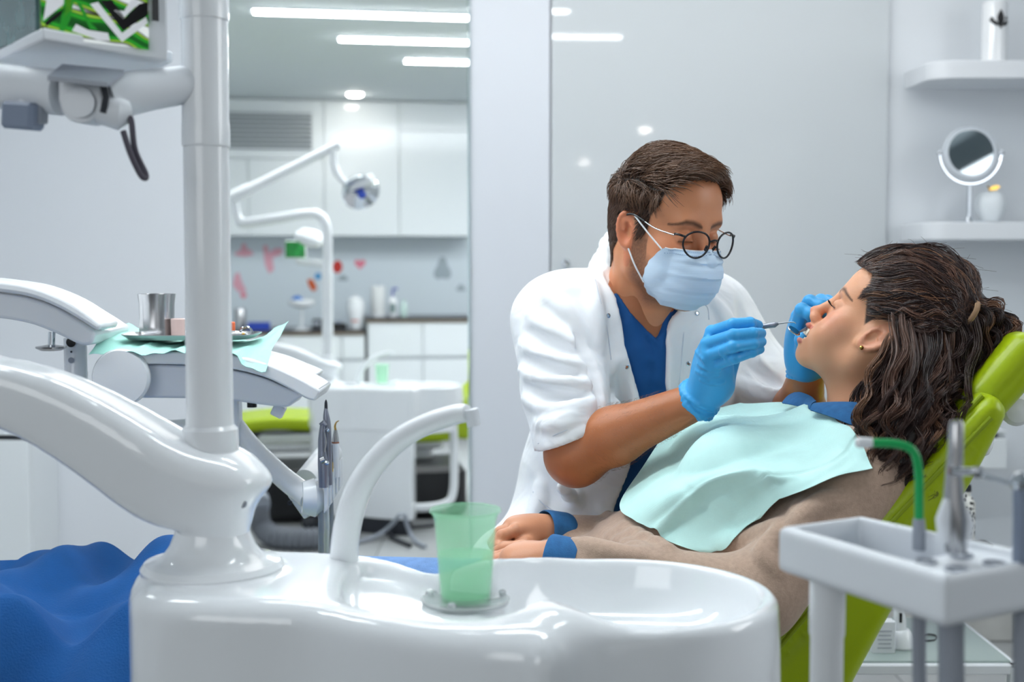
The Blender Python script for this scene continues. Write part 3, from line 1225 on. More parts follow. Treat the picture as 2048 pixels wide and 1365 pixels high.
# column with the curved arm growing out of it
col = Field()
xs = lambda px, py, Y=1.56: P(px, py, Y)
base = xs(438, 1120)
col.cap(A(CB[0], CB[1], 0.90), A(CB[0] + 0.002, CB[1], 0.97), 0.042, 0.0385, 0.02)
col.cap(A(CB[0] + 0.002, CB[1], 0.96), A(CB[0] + 0.010, CB[1], 1.008), 0.0385, 0.050, 0.02)
col.ell(A(CB[0] + 0.012, CB[1] - 0.004, 1.016), (0.062, 0.057, 0.023), 0.02)
arm_px = [(430, 975), (350, 958), (290, 925), (200, 868), (100, 815), (0, 781), (-120, 760), (-260, 764)]
arm_r = [0.042, 0.045, 0.044, 0.041, 0.036, 0.031, 0.029, 0.028]
arm = [P(x, y, 1.55 - 0.02 * i / 7) for i, (x, y) in enumerate(arm_px)]
arm = smooth_path(arm, 15)
ar = np.interp(np.linspace(0, 7, 15), np.arange(8), arm_r)
for i in range(14):
    col.scap(arm[i], arm[i + 1], (ar[i] * 1.05, ar[i] * 0.97), (ar[i + 1] * 1.05, ar[i + 1] * 0.97), A(0, 1, 0.12), 0.02, p=3.6)
v, f = col.mesh((-1.0, 1.42, 0.85), (-0.26, 1.70, 1.26), 0.0042)
raw_mesh('support_column', v, f, M['white_gloss'], unit)
MB().lathe(A(CB[0], CB[1], 0), [(0.086, 0.899), (0.087, 0.909), (0.082, 0.916), (0.070, 0.919), (0.060, 0.924), (0.052, 0.935), (0.046, 0.950), (0.042, 0.97)], 56).build('column_foot', M['white_gloss'], unit)
MB().lathe(P(487, 1008, 1.520), [(0.005, 0), (0.005, -0.003), (0.001, -0.003)], 14, (0.35, 1, 0)).build('screw', M['grey_plastic'], unit)

# tall post
pc = A(-0.369, 1.555, 0)
zz = lambda y: P(410, y, 1.555)[2]
prof = [(0.031, zz(948)), (0.034, zz(935)), (0.0345, zz(880)), (0.0335, zz(858)), (0.029, zz(850)), (0.0285, zz(830)), (0.0275, zz(600)), (0.0272, zz(296))]
MB().lathe(pc, prof, 40).build('post', M['white'], unit)
prof = [(0.0268, zz(296)), (0.0285, zz(293)), (0.0288, zz(288)), (0.0285, zz(250)), (0.028, zz(243)), (0.0277, zz(42)), (0.0292, zz(40)), (0.0292, zz(-10)), (0.028, zz(-20)), (0.028, zz(-160)), (0.02, zz(-166)), (0.001, zz(-167))]
MB().lathe(pc, prof, 40).build('post_sleeve', M['white'], unit)

# swan-neck faucet
fp = [(688, 1128), (690, 1085), (700, 1030), (722, 970), (760, 915), (805, 875), (855, 848), (905, 831), (935, 826)]
path = smooth_path([P(x, y, 1.63 - 0.012 * i) for i, (x, y) in enumerate(fp)], 40)
rr = np.interp(np.linspace(0, 1, 40), [0, 0.3, 0.7, 1], [0.0185, 0.0175, 0.0135, 0.0112])
rr[-1] *= 0.9
MB().tube(path, rr, 24).build('faucet', M['white'], unit)
MB().lathe(A(path[0][0], path[0][1], path[0][2] - 0.016), [(0.022, 0), (0.022, 0.014), (0.0195, 0.02)], 28).build('faucet_base', M['white_soft'], unit)
MB().tube([path[-1] + A(0.004, 0, 0.004), path[-1] + A(0.008, 0, -0.016)], [0.009, 0.008], 16).build('nozzle', M['white_soft'], unit)

# cup on its clear rest
cp = PZ(931, 1197, 0.884)
rest = empty('cup_rest', A(cp[0], cp[1], 0.878), 'clear round plate under the green cup on the cuspidor shelf', 'plate')
MB().lathe(A(cp[0], cp[1], 0.8785), [(0.046, 0.0), (0.052, 0.001), (0.053, 0.005), (0.050, 0.006), (0.044, 0.004), (0.001, 0.004)], 44).build('plate', M['frost'], rest)
for a in (0.35, 2.8, 4.4):
    MB().lathe(A(cp[0] + 0.046 * math.cos(a), cp[1] + 0.046 * math.sin(a), 0.884), [(0.005, 0), (0.005, 0.004), (0.003, 0.006), (0.0005, 0.006)], 14).build('stud', M['frost'], rest)


def cup(c, s, label, water=True, rz=0.0):
    root = empty('plastic_cup', c, label, 'cup', None, rz)
    prof = [(0.001, 0.003), (0.026, 0.003), (0.0275, 0.0), (0.0285, 0.002), (0.0305, 0.03), (0.0335, 0.072), (0.0345, 0.088), (0.0375, 0.0985), (0.0395, 0.1005), (0.0405, 0.0995),
            (0.0405, 0.101), (0.0395, 0.1025), (0.037, 0.100), (0.0335, 0.089), (0.0323, 0.072), (0.0293, 0.03), (0.0268, 0.0045), (0.001, 0.0045)]
    MB().lathe(c, [(r * s, z * s) for r, z in prof], 48, close=False).build('body', M['green_cup'], root, angle=50)
    if water:
        w = [(0.001, 0.0052), (0.0262, 0.0052), (0.0290, 0.03), (0.0305, 0.052), (0.001, 0.052)]
        MB().lathe(c, [(r * s, z * s) for r, z in w], 48, close=False).build('water', M['water'], root, angle=50)
    return root


cup(A(cp[0], cp[1], 0.8828), 1.06, 'translucent light green plastic cup half full of water in the foreground')

# ================================================================== monitor on its bracket (top left)
YM = 1.50
mon = empty('monitor', P(190, 120, YM), 'white framed monitor showing green leaves, cut by the top left corner', 'monitor')
fr_l, fr_r = P(82, 74, 1.44), P(296, 100, 1.50)


def up(p, h):
    return p + A(0, 0, h)


hM = 0.20
nrm = np.cross(fr_r - fr_l, A(0, 0, 1))
nrm /= np.linalg.norm(nrm)
lf_b = P(-60, 120, 1.60)
# housing: thick box behind and below the screen, open underside seen from below
hb = [P(2, 148, 1.40), P(240, 176, 1.40), P(345, 122, 1.52), P(300, 62, 1.66), P(70, 40, 1.62)]
mb = MB()
front = [P(82, 80, 1.43), P(345, 116, 1.51)]
q = [PZ(-40, 138, 1.525), PZ(238, 178, 1.525), PZ(346, 126, 1.525), PZ(86, 80, 1.525)]
mb.slab(q, A(0, 0, 0.014)).build('base_tray', M['white_soft'], mon, bevel=0.003)
fr0 = fr_l + nrm * 0.002
MB().slab([fr_l + A(-0.004, 0, -0.004), fr_r + (fr_r - fr_l) * 0.2 + A(0, 0, -0.010), up(fr_r + (fr_r - fr_l) * 0.2, hM), up(fr_l + A(-0.004, 0, 0), hM)], -nrm * 0.035).build('housing', M['white_soft'], mon, bevel=0.003)
sd = 1 if nrm[1] < 0 else -1
leaf_m = bpy.data.materials.new('leaf_picture')
leaf_m.use_nodes = True
nt = leaf_m.node_tree
b = nt.nodes['Principled BSDF']
tc = nt.nodes.new('ShaderNodeTexCoord')
mp = nt.nodes.new('ShaderNodeMapping')
mp.inputs['Rotation'].default_value = (0.3, 0.5, 0.75)
mp.inputs['Scale'].default_value = (13, 13, 22)
vo = nt.nodes.new('ShaderNodeTexVoronoi')
vo.inputs['Scale'].default_value = 1.0
wv = nt.nodes.new('ShaderNodeTexWave')
wv.inputs['Scale'].default_value = 0.9
wv.inputs['Distortion'].default_value = 5.0
wv.inputs['Detail Scale'].default_value = 0.8
mx = nt.nodes.new('ShaderNodeMix')
mx.data_type = 'FLOAT'
mx.inputs['Factor'].default_value = 0.65
cr = nt.nodes.new('ShaderNodeValToRGB')
el = cr.color_ramp.elements
el[0].position, el[0].color = 0.0, lin((10, 32, 12)) + (1,)
el[1].position, el[1].color = 1.0, lin((225, 228, 226)) + (1,)
for pos, c_ in ((0.28, (16, 84, 24)), (0.42, (40, 150, 36)), (0.56, (22, 100, 30)), (0.66, (150, 190, 60)), (0.74, (30, 26, 20)), (0.82, (200, 206, 206))):
    e = el.new(pos)
    e.color = lin(c_) + (1,)
L_ = nt.links
L_.new(tc.outputs['Object'], mp.inputs['Vector'])
L_.new(mp.outputs[0], vo.inputs['Vector'])
L_.new(mp.outputs[0], wv.inputs['Vector'])
L_.new(vo.outputs['Distance'], mx.inputs['A'])
L_.new(wv.outputs['Fac'], mx.inputs['B'])
L_.new(mx.outputs['Result'], cr.inputs['Fac'])
L_.new(cr.outputs['Color'], b.inputs['Base Color'])
L_.new(cr.outputs['Color'], b.inputs['Emission Color'])
b.inputs['Emission Strength'].default_value = 0.55
b.inputs['Roughness'].default_value = 0.25
n2 = nrm * (1 if nrm[1] < 0 else -1)
scr = MB().slab([fr_l + n2 * 0.001, fr_r + n2 * 0.001, up(fr_r, hM) + n2 * 0.001, up(fr_l, hM) + n2 * 0.001], n2 * 0.003).build('screen', leaf_m, mon, smooth=False)
# leaves drawn on the screen as flat picture pieces
ex = (fr_r - fr_l) / np.linalg.norm(fr_r - fr_l)


def screen_pt(px, py):
    d = ray(px, py)
    o = A(0, 0, CAM_H)
    p0 = fr_l + n2 * 0.0044
    return o + d * (((p0 - o) @ n2) / (d @ n2))


pic = [((208, 58), (245, 88), (300, 50), (300, 34), (243, 70), (215, 45), M['white_soft'])]


def picture(pts, m):
    q = [screen_pt(x, y) for x, y in pts]
    mb = MB()
    mb.add(q, [tuple(range(len(q)))])
    mb.build('picture_leaf', m, scr, smooth=False)


e_w = mat('picture_white', (205, 208, 212), 0.3, emit=0.35)
e_b = mat('picture_black', (24, 22, 24), 0.3)
e_g = mat('picture_green', (36, 140, 40), 0.3, emit=0.3)
e_y = mat('picture_lime', (120, 160, 40), 0.3, emit=0.3)
picture([(180, 8), (196, 4), (244, 66), (292, 34), (296, 46), (244, 84)], e_w)
picture([(200, 0), (224, 0), (250, 36), (278, 8), (296, 4), (296, 30), (246, 62)], e_b)
picture([(228, 20), (246, 38), (276, 8), (278, 0), (262, 0), (248, 22)], e_w)
picture([(86, 42), (128, 8), (128, -20), (96, -20), (90, 20)], e_w)
picture([(90, 44), (132, 12), (132, 22), (92, 54)], e_b)
picture([(118, 64), (130, -20), (152, -20), (140, 40), (126, 66)], e_g)
picture([(132, 0), (144, -10), (142, 20), (128, 36)], e_y)
picture([(154, 6), (162, 6), (180, 44), (196, 60), (180, 58)], e_g)
picture([(144, 62), (152, 48), (176, 60), (216, 66), (220, 82), (196, 80)], e_w)
# second, dim panel turned to the left
sl = [P(-60, 118, 1.66), P(80, 72, 1.44)]
MB().slab([sl[0], sl[1], up(sl[1], hM), up(sl[0], hM)], A(-0.004, -0.001, 0)).build('side_panel', mat('dim_leaf_panel', (72, 104, 106), 0.2, vary=(22, 0.6), coat=0.4), mon, smooth=False)
MB().slab([P(306, 40, 1.49), P(318, 42, 1.50), up(P(318, 42, 1.50), 0.15), up(P(306, 40, 1.49), 0.15)], -n2 * 0.004).build('edge_strip', M['black'], mon)
# bracket: D plate, bar, tube, sensor, cable
dp = [(115, 152), (203, 160), (203, 205), (196, 226), (178, 243), (158, 248), (138, 242), (122, 224), (115, 200)]
q = [P(x, y, 1.455) for x, y in dp]
n = len(q)
MB().add(q + [p + A(0.012, 0.03, 0.0) for p in q], [tuple(range(n)), tuple(range(2 * n - 1, n - 1, -1))] + [(i, n + i, n + (i + 1) % n, (i + 1) % n) for i in range(n)]).build('pivot_plate', M['white_soft'], mon, bevel=0.003)
MB().lathe(P(160, 205, 1.452), [(0.017, 0), (0.017, -0.002), (0.001, -0.003)], 24, (0, 1, 0)).build('pivot_cap', M['white_soft'], mon)
MB().tube([P(206, 196, 1.48), P(300, 180, 1.52), P(400, 165, 1.555)], [0.027, 0.024, 0.022], 24).build('bracket_arm', M['white_soft'], mon)
MB().tube([P(198, 215, 1.47), P(238, 226, 1.475), P(262, 222, 1.48)], [0.018, 0.02, 0.012], 18).build('joint', M['white_soft'], mon)
MB().tube([P(124, 186, 1.47), P(0, 172, 1.49), P(-160, 160, 1.52)], 0.026, 20).build('side_bar', M['white_soft'], mon)
MB().tube([P(205, 160, 1.455), P(212, 195, 1.452), P(206, 225, 1.455)], 0.004, 8).build('gap_seal', M['dark'], mon)
MB().slab([P(95, 152, 1.42), P(215, 165, 1.42), P(248, 140, 1.48), P(125, 128, 1.48)], A(0, 0, -0.005)).build('tray_bracket', M['grey_plastic'], mon)
cb = smooth_path([P(250, 236, 1.47), P(262, 240, 1.47), P(270, 300, 1.47), P(292, 350, 1.47), P(283, 352, 1.465), P(262, 310, 1.46), P(246, 262, 1.46)], 40)
MB().tube(cb, 0.0035, 10).build('cable', mat('cable_dark', (74, 70, 82), 0.5), mon)
# little sensor block under the bar
sb = empty('sensor_box', P(46, 262, 1.44), 'small blue-grey sensor box hanging under the monitor bar', 'sensor')
ctr = P(46, 232, 1.46)
mb = MB().box(ctr, (0.040, 0.03, 0.031), frame((0.25, 1, 0.05), (0.1, 0, 1)), 0.004)
mb.build('body', M['blue_grey'], sb)
MB().box(ctr + A(0.021, 0.002, 0.001), (0.006, 0.018, 0.02), frame((0.25, 1, 0.05), (0.1, 0, 1)), 0.002).build('button', M['grey_plastic'], sb)
MB().tube([ctr + A(0, 0.003, 0.012), ctr + A(0, 0.006, 0.035)], 0.006, 10).build('hanger', M['white_soft'], sb)

# ================================================================== instrument delivery unit
YD = 2.30
dl = empty('delivery_unit', P(420, 830, YD + 0.1), 'white instrument delivery unit with curved tray table behind the foreground post', 'instrument table')


def slab_side(top, bot, y0, y1, name, m, parent, bev=0.004):
    """solid whose side view (pixels at y0) is given by an upper and a lower edge"""
    n = len(top)
    a = [P(x, y, y0) for x, y in top] + [P(x, y, y0) for x, y in reversed(bot)]
    k = len(a)
    dy = A(0, y1 - y0, 0)
    v = a + [p + dy for p in a]
    fs = [tuple(range(k)), tuple(range(2 * k - 1, k - 1, -1))] + [(i, k + i, k + (i + 1) % k, (i + 1) % k) for i in range(k)]
    return MB().add(v, fs).build(name, m, parent, angle=30, bevel=bev)


# top lip, a long curve dropping to the right
tp = smooth_path([(235, 706, 0), (330, 704, 0), (440, 708, 0), (520, 724, 0), (580, 748, 0), (625, 772, 0), (641, 782, 0)], 24)[:, :2]
bt = smooth_path([(235, 730, 0), (330, 729, 0), (440, 735, 0), (520, 752, 0), (570, 774, 0), (610, 797, 0), (630, 803, 0)], 24)[:, :2]
slab_side([tuple(q) for q in tp], [tuple(q) for q in bt], 2.22, 2.36, 'table_top', M['white'], dl)
tp2 = smooth_path([(250, 730, 0), (330, 730, 0), (440, 737, 0), (520, 755, 0), (570, 776, 0), (607, 790, 0)], 20)[:, :2]
bt2 = smooth_path([(250, 797, 0), (330, 797, 0), (440, 800, 0), (520, 810, 0), (572, 815, 0), (585, 806, 0)], 20)[:, :2]
slab_side([tuple(q) for q in tp2], [tuple(q) for q in bt2], 2.24, 2.35, 'table_body', M['white_soft'], dl, 0.006)
tp3 = smooth_path([(380, 690, 0), (470, 696, 0), (550, 714, 0), (605, 735, 0), (636, 748, 0)], 16)[:, :2]
bt3 = smooth_path([(380, 716, 0), (470, 722, 0), (550, 740, 0), (600, 757, 0), (622, 766, 0)], 16)[:, :2]
slab_side([tuple(q) for q in tp3], [tuple(q) for q in bt3], 2.38, 2.46, 'rear_rim', M['white'], dl)
MB().lathe(P(240, 756, 2.205), [(0.046, 0.022), (0.050, 0.014), (0.050, 0.004), (0.047, -0.002), (0.001, -0.004)], 48, (0, 1, 0)).build('pivot_disc', M['white'], dl)
# pillar, knob, clip and swing arm with its tool holder
MB().box(P(462, 842, 2.36), (0.036, 0.036, 0.09), bev=0.003).build('pillar', M['white_soft'], dl)
MB().lathe(P(504, 815, 2.33), [(0.001, 0), (0.009, 0.0), (0.009, 0.012), (0.011, 0.014), (0.011, 0.019)], 16).build('knob', M['black'], dl)
MB().box(P(557, 822, 2.32), (0.022, 0.02, 0.022), frame((0, 1, 0), (0.5, 0, 1)), 0.002).build('clip', M['white_soft'], dl)
am = smooth_path([P(455, 830, 2.38), P(500, 890, 2.36), P(560, 950, 2.32), P(618, 996, 2.28)], 16)
MB().tube(am, np.linspace(0.017, 0.021, 16), 20).build('swing_arm', M['white'], dl)
MB().tube([P(604, 996, 2.27), P(628, 996, 2.275), P(640, 994, 2.28)], [0.028, 0.035, 0.026], 24).build('elbow', M['white'], dl)
MB().tube([P(612, 962, 2.40), P(660, 905, 2.52)], [0.023, 0.025], 20).build('rear_arm', M['white'], dl)
q = [P(x, y, 2.30) for x, y in ((574, 992), (636, 960), (648, 1012), (640, 1022), (608, 1040))]
n = len(q)
MB().add(q + [p + A(0, 0.05, 0) for p in q], [tuple(range(n)), tuple(range(2 * n - 1, n - 1, -1))] + [(i, n + i, n + (i + 1) % n, (i + 1) % n) for i in range(n)]).build('end_plate', M['white_soft'], dl, angle=30, bevel=0.003)
MB().lathe(P(580, 1006, 2.298), [(0.0045, 0), (0.0045, -0.003), (0.002, -0.003), (0.0015, -0.001), (0.0005, -0.001)], 14, (0, 1, 0)).build('screw', M['dark'], dl)
for i in range(5):
    x = 651 + i * 6.5
    y0, y1 = 970 - i * 9, 1022 - i * 11
    q = [P(x - 3.2, y0 - 4, 2.245 + 0.02 * i), P(x + 3.2, y0 - 14, 2.245 + 0.02 * i), P(x + 3.2, y1, 2.245 + 0.02 * i), P(x - 3.2, y1 + 6, 2.245 + 0.02 * i)]
    MB().slab(q, A(0.0, 0.035, 0)).build('tool_holder', M['white_soft'], dl, bevel=0.001)
for i, (x, col_) in enumerate(((641, 'grey_plastic'), (652, 'white_soft'), (661, 'grey_plastic'))):
    pts = smooth_path([P(x, 1015 - 8 * i, 2.27 + 0.03 * i), P(x + 1, 1070, 2.28 + 0.03 * i), P(x - 6, 1180, 2.30 + 0.03 * i), P(x - 60, 1290, 2.36)], 20)
    MB().tube(pts, 0.0052, 10).build('supply_hose', M['grey_plastic'] if i != 1 else M['white_soft'], dl)
# handpieces standing in the holder
hp = empty('handpiece', P(646, 965, 2.25), 'grey handpiece with an angled head, leftmost in the tool holder', 'handpiece', 'handpieces in the tool holder')
pp = smooth_path([P(647, 975, 2.25), P(646, 930, 2.25), P(643, 885, 2.25), P(645, 850, 2.25)], 14)
MB().tube(pp, np.interp(np.linspace(0, 1, 14), [0, 0.35, 0.55, 1], [0.0085, 0.0095, 0.007, 0.0045]), 16).build('body', hg, hp)
MB().tube([P(641, 851, 2.25), P(647, 846, 2.25), P(651, 852, 2.25)], [0.004, 0.0055, 0.004], 12).build('head', hg, hp)
MB().tube([P(642, 922, 2.243), P(650, 918, 2.243)], 0.0062, 14).build('collar', M['steel'], hp)
MB().lathe(P(654, 926, 2.238), [(0.004, 0), (0.004, -0.004), (0.001, -0.005)], 12, (0, 1, 0)).build('button', M['chrome'], hp)
MB().tube([P(649, 866, 2.243), P(652, 885, 2.243), P(649, 905, 2.243)], 0.0014, 8).build('water_tube', M['steel'], hp)
hp = empty('handpiece', P(655, 965, 2.27), 'grey needle-nosed handpiece, the tallest in the tool holder', 'handpiece', 'handpieces in the tool holder')
MB().tube(smooth_path([P(657, 970, 2.27), P(656, 905, 2.27), P(654, 850, 2.27), P(652, 826, 2.27), P(652, 802, 2.27)], 18), np.interp(np.linspace(0, 1, 18), [0, 0.5, 0.72, 0.86, 0.9, 1], [0.0075, 0.0072, 0.005, 0.0026, 0.0022, 0.0014]), 14).build('body', hg, hp)
MB().tube([P(652, 826, 2.27), P(652, 818, 2.27), P(652, 806, 2.27), P(652, 800, 2.27)], [0.0022, 0.003, 0.0026, 0.001], 12).build('tip', M['dark'], hp)
MB().tube([P(654, 862, 2.262), P(658, 858, 2.262)], 0.0042, 12).build('collar', M['chrome'], hp)
hp = empty('handpiece', P(671, 940, 2.30), 'white scaler handpiece with a steel cone and brass tip, rightmost in the tool holder', 'handpiece', 'handpieces in the tool holder')
MB().tube([P(672, 955, 2.30), P(671, 915, 2.30), P(671, 886, 2.30)], [0.0062, 0.0066, 0.0066], 14).build('body', M['white'], hp)
MB().tube([P(671, 886, 2.30), P(671, 878, 2.30), P(671, 860, 2.30)], [0.0068, 0.006, 0.003], 14).build('cone', M['steel'], hp)
MB().tube([P(671, 887, 2.30), P(671, 884, 2.30)], 0.0069, 14).build('ring', mat('copper_ring', (170, 110, 84), 0.35, metal=0.8), hp)
MB().tube(smooth_path([P(671, 861, 2.30), P(670, 852, 2.30), P(673, 845, 2.30), P(678, 842, 2.30)], 12), np.linspace(0.0022, 0.0007, 12), 10).build('tip', M['gold'], hp)
hp = empty('probe', P(664, 945, 2.28), 'thin black and yellow probe standing between the handpieces', 'probe', None)
MB().tube([P(664, 944, 2.28), P(664, 925, 2.28)], 0.0022, 10).build('handle', mat('yellow_plastic', (214, 170, 40), 0.4), hp)
MB().tube([P(664, 925, 2.28), P(664, 890, 2.28)], [0.0018, 0.0008], 10).build('shaft', M['black'], hp)

# ---- teal paper, steel tray, cup and small things on the table top
def zt_at(px):
    return P(px, np.interp(px, tp[:, 0], tp[:, 1]), 2.22)[2]


G = []
for j, yy in enumerate(np.linspace(2.205, 2.44, 14)):
    row = []
    for i, px in enumerate(np.linspace(212, 552, 44)):
        base_z = P(px, np.interp(px, [212, 300, 440, 500, 552], [697, 697, 699, 706, 716]), 2.22)[2]
        z = base_z + 0.004 + 0.0022 * math.sin(i * 0.55 + j * 0.3) + 0.002 * math.sin(i * 1.3 - j * 0.9)
        s_ = j / 13.0
        z += max(0, (i - 33) / 10.0) * (0.055 * s_ - 0.006)
        z += max(0, (10 - i) / 10.0) * 0.03 * s_
        if j < 3:
            z -= 0.0045 * (3 - j) * (0.75 + 0.4 * math.sin(i * 0.5 + 0.7) + (0.6 if i > 36 else 0))
        row.append((P(px, 700, 2.30)[0], yy + 0.004 * math.sin(i * 0.4), z))
    G.append(row)
pap = tag(MB().sheet(np.array(G)[:, ::-1], 0.0006).build('paper_sheet', M['teal_paper'], angle=60), 'crumpled pale teal paper under the steel tray and cup on the delivery unit', 'paper')
zp = P(380, 682, 2.24)[2]
tr = empty('instrument_tray', A(P(385, 690, 2.32)[0], 2.32, zp), 'flat steel tray lying on the teal paper', 'tray')
cx, hw = P(386, 690, 2.32)[0], (P(516, 690, 2.32)[0] - P(252, 690, 2.32)[0]) / 2
ring = lambda s, z, e=4.0: [(cx + hw * s * math.copysign(abs(math.cos(t)) ** (2 / e), math.cos(t)), 2.32 + 0.08 * s * math.copysign(abs(math.sin(t)) ** (2 / e), math.sin(t)), z) for t in np.linspace(0, 2 * math.pi, 48, endpoint=False)]
mb = MB()
rs = [ring(0.9, zp), ring(0.93, zp + 0.003), ring(1.0, zp + 0.0085), ring(1.0, zp + 0.0095), ring(0.925, zp + 0.0045), ring(0.9, zp + 0.0015)]
vs = np.vstack([np.array(r_) for r_ in rs])
fs = [(i * 48 + j, i * 48 + (j + 1) % 48, (i + 1) * 48 + (j + 1) % 48, (i + 1) * 48 + j) for i in range(5) for j in range(48)]
fs += [tuple(range(47, -1, -1)), tuple(5 * 48 + j for j in range(48))]
mb.add(vs, fs).build('dish', M['steel'], tr)
c = A(P(315, 690, 2.31)[0], 2.31, zp + 0.003)
hC = P(315, 588, 2.31)[2] - c[2]
mc_ = empty('steel_cup', c, 'tall waisted steel cup standing on the tray', 'cup')
MB().lathe(c, [(0.001, 0.0005), (0.0315, 0.0), (0.0325, 0.002), (0.0315, 0.02), (0.0305, hC * 0.45), (0.0312, hC * 0.75), (0.0335, hC), (0.0325, hC), (0.030, hC * 0.72), (0.0295, hC * 0.45), (0.0305, 0.01), (0.001, 0.006)], 48, close=False).build('body', M['steel'], mc_)
c = A(P(357, 690, 2.29)[0], 2.29, zp + 0.003)
ct = empty('beaker', c, 'small pale pink beaker half hidden behind the post on the tray', 'beaker')
MB().lathe(c, [(0.012, 0), (0.0125, 0.002), (0.013, 0.033), (0.011, 0.034), (0.0105, 0.004), (0.001, 0.004)], 24).build('body', mat('pink_plastic', (222, 196, 190), 0.4), ct)
c = A(P(461, 690, 2.29)[0], 2.29, zp + 0.003)
cl = empty('capped_vial', c, 'small white vial with an orange cap on the tray right of the post', 'vial')
MB().lathe(c, [(0.008, 0), (0.0085, 0.002), (0.0085, 0.012), (0.007, 0.013)], 20).build('body', M['white'], cl)
MB().lathe(c + A(0, 0, 0.0125), [(0.0085, 0), (0.009, 0.001), (0.009, 0.014), (0.0075, 0.0155), (0.0005, 0.0155)], 20).build('cap', mat('orange_plastic', (236, 112, 64), 0.4), cl)
for (px, dx, lab) in ((470, 0.0, 'small silver carpule lying on the tray, left of the curled strip'), (492, 0.0, 'small curled metal strip lying on the tray near its right end')):
    c = A(P(px, 690, 2.28)[0], 2.28, zp + 0.008)
    if px == 470:
        r_ = empty('carpule', c, lab, 'carpule')
        MB().tube([c + A(-0.014, 0, 0.001), c + A(0.012, 0.004, 0.001)], 0.004, 14).build('body', M['steel'], r_)
        MB().tube([c + A(0.012, 0.004, 0.001), c + A(0.017, 0.005, 0.001)], 0.0026, 12).build('cap', M['gold'], r_)
    else:
        mb = MB()
        t = np.linspace(0, 4.6, 30)
        ring_ = np.stack([c[0] + 0.011 * np.cos(t), c[1] + 0.006 * np.sin(t) * 0 + t * 0.002, c[2] + 0.004 + 0.010 * np.sin(t)], 1)
        ring_[:, 2] = np.maximum(ring_[:, 2], c[2])
        mb.tube(ring_, 0.0022, 8)
        tag(mb.build('metal_strip', M['chrome']), lab, 'strip')

# ================================================================== curved white light handle / table at the far left
lt = empty('side_table', P(60, 700, 2.36), 'curved white table end reaching in from the left edge, steel button beneath', 'instrument table')
tp = smooth_path([(-150, 556, 0), (-60, 556, 0), (0, 562, 0), (60, 572, 0), (120, 594, 0), (165, 620, 0), (204, 650, 0)], 22)[:, :2]
bt = smooth_path([(-150, 578, 0), (-60, 578, 0), (0, 584, 0), (60, 594, 0), (112, 614, 0), (155, 638, 0), (196, 664, 0)], 22)[:, :2]
slab_side([tuple(q) for q in tp], [tuple(q) for q in bt], 2.18, 2.28, 'table_top', M['white'], lt, 0.006)
tp2 = smooth_path([(-150, 580, 0), (-60, 580, 0), (0, 586, 0), (60, 597, 0), (112, 616, 0), (160, 644, 0), (192, 665, 0)], 20)[:, :2]
bt2 = smooth_path([(-150, 636, 0), (-60, 634, 0), (0, 637, 0), (60, 648, 0), (112, 668, 0), (160, 690, 0), (184, 690, 0)], 20)[:, :2]
slab_side([tuple(q) for q in tp2], [tuple(q) for q in bt2], 2.20, 2.40, 'table_body', M['white'], lt, 0.010)
MB().tube([P(104, 664, 2.26), P(103, 690, 2.26)], 0.0062, 14).build('button_stem', M['chrome'], lt)
b0 = P(102, 698, 2.26)
MB().lathe(b0, [(0.001, -0.003), (0.018, -0.003), (0.026, 0.001), (0.0265, 0.004), (0.008, 0.007)], 32).build('button', M['steel'], lt)
cq = P(151, 700, 2.34)
MB().lathe(A(cq[0], cq[1], P(151, 742, 2.34)[2]), [(0.021, -0.1), (0.021, -0.002), (0.0205, 0.0), (0.0205, 0.06)], 28).build('post', M['white'], lt)
MB().lathe(P(143, 685, 2.318), [(0.008, 0), (0.009, -0.003), (0.001, -0.004)], 16, (0, 1, 0)).build('socket', M['black'], lt)
MB().lathe(P(143, 721, 2.319), [(0.005, 0), (0.0055, -0.002), (0.001, -0.003)], 16, (0, 1, 0)).build('screw', M['grey_plastic'], lt)
MB().lathe(P(143, 704, 2.319), [(0.0018, 0), (0.002, -0.0015), (0.0005, -0.002)], 10, (0, 1, 0)).build('pin', M['dark'], lt)
MB().tube(smooth_path([P(151, 775, 2.34), P(151, 830, 2.34), P(200, 858, 2.34), P(330, 862, 2.36), P(455, 850, 2.38)], 24), 0.02, 18).build('link_arm', M['white'], lt)

# ================================================================== dental chair
def extrude_y(poly, y0, y1, r):
    sd = poly_sd([(x, z) for x, z in poly])

    def f(Q):
        d2 = sd(Q[:, [0, 2]]) + r
        dy = np.abs(Q[:, 1] - (y0 + y1) / 2) - ((y1 - y0) / 2 - r)
        w = np.stack([d2, dy], 1)
        return np.minimum(w.max(1), 0) + np.linalg.norm(np.maximum(w, 0), axis=1) - r
    return f


def field_part(fl, lo, hi, h, name, m, parent, col=None):
    v, f = fl.mesh(lo, hi, h)
    return raw_mesh(name, v, f, m, parent, col)


chair = empty('dental_chair', (-0.1, 2.05, 0.0), 'lime green reclined dental chair that the patient lies on', 'dental chair')
Y0, Y1 = 1.80, 2.32
front = [(0.672, 1.092), (0.60, 1.015), (0.50, 0.905), (0.40, 0.79), (0.32, 0.69), (0.25, 0.615), (0.20, 0.585)]
back = [(0.36, 0.49), (0.445, 0.585), (0.505, 0.70), (0.558, 0.80), (0.645, 0.945), (0.692, 1.035), (0.705, 1.075)]
bk = Field()
bk.fn(extrude_y(closed_smooth(front + back, 60), Y0, Y1, 0.026), (0.45, 2.06, 0.8), 0.6)
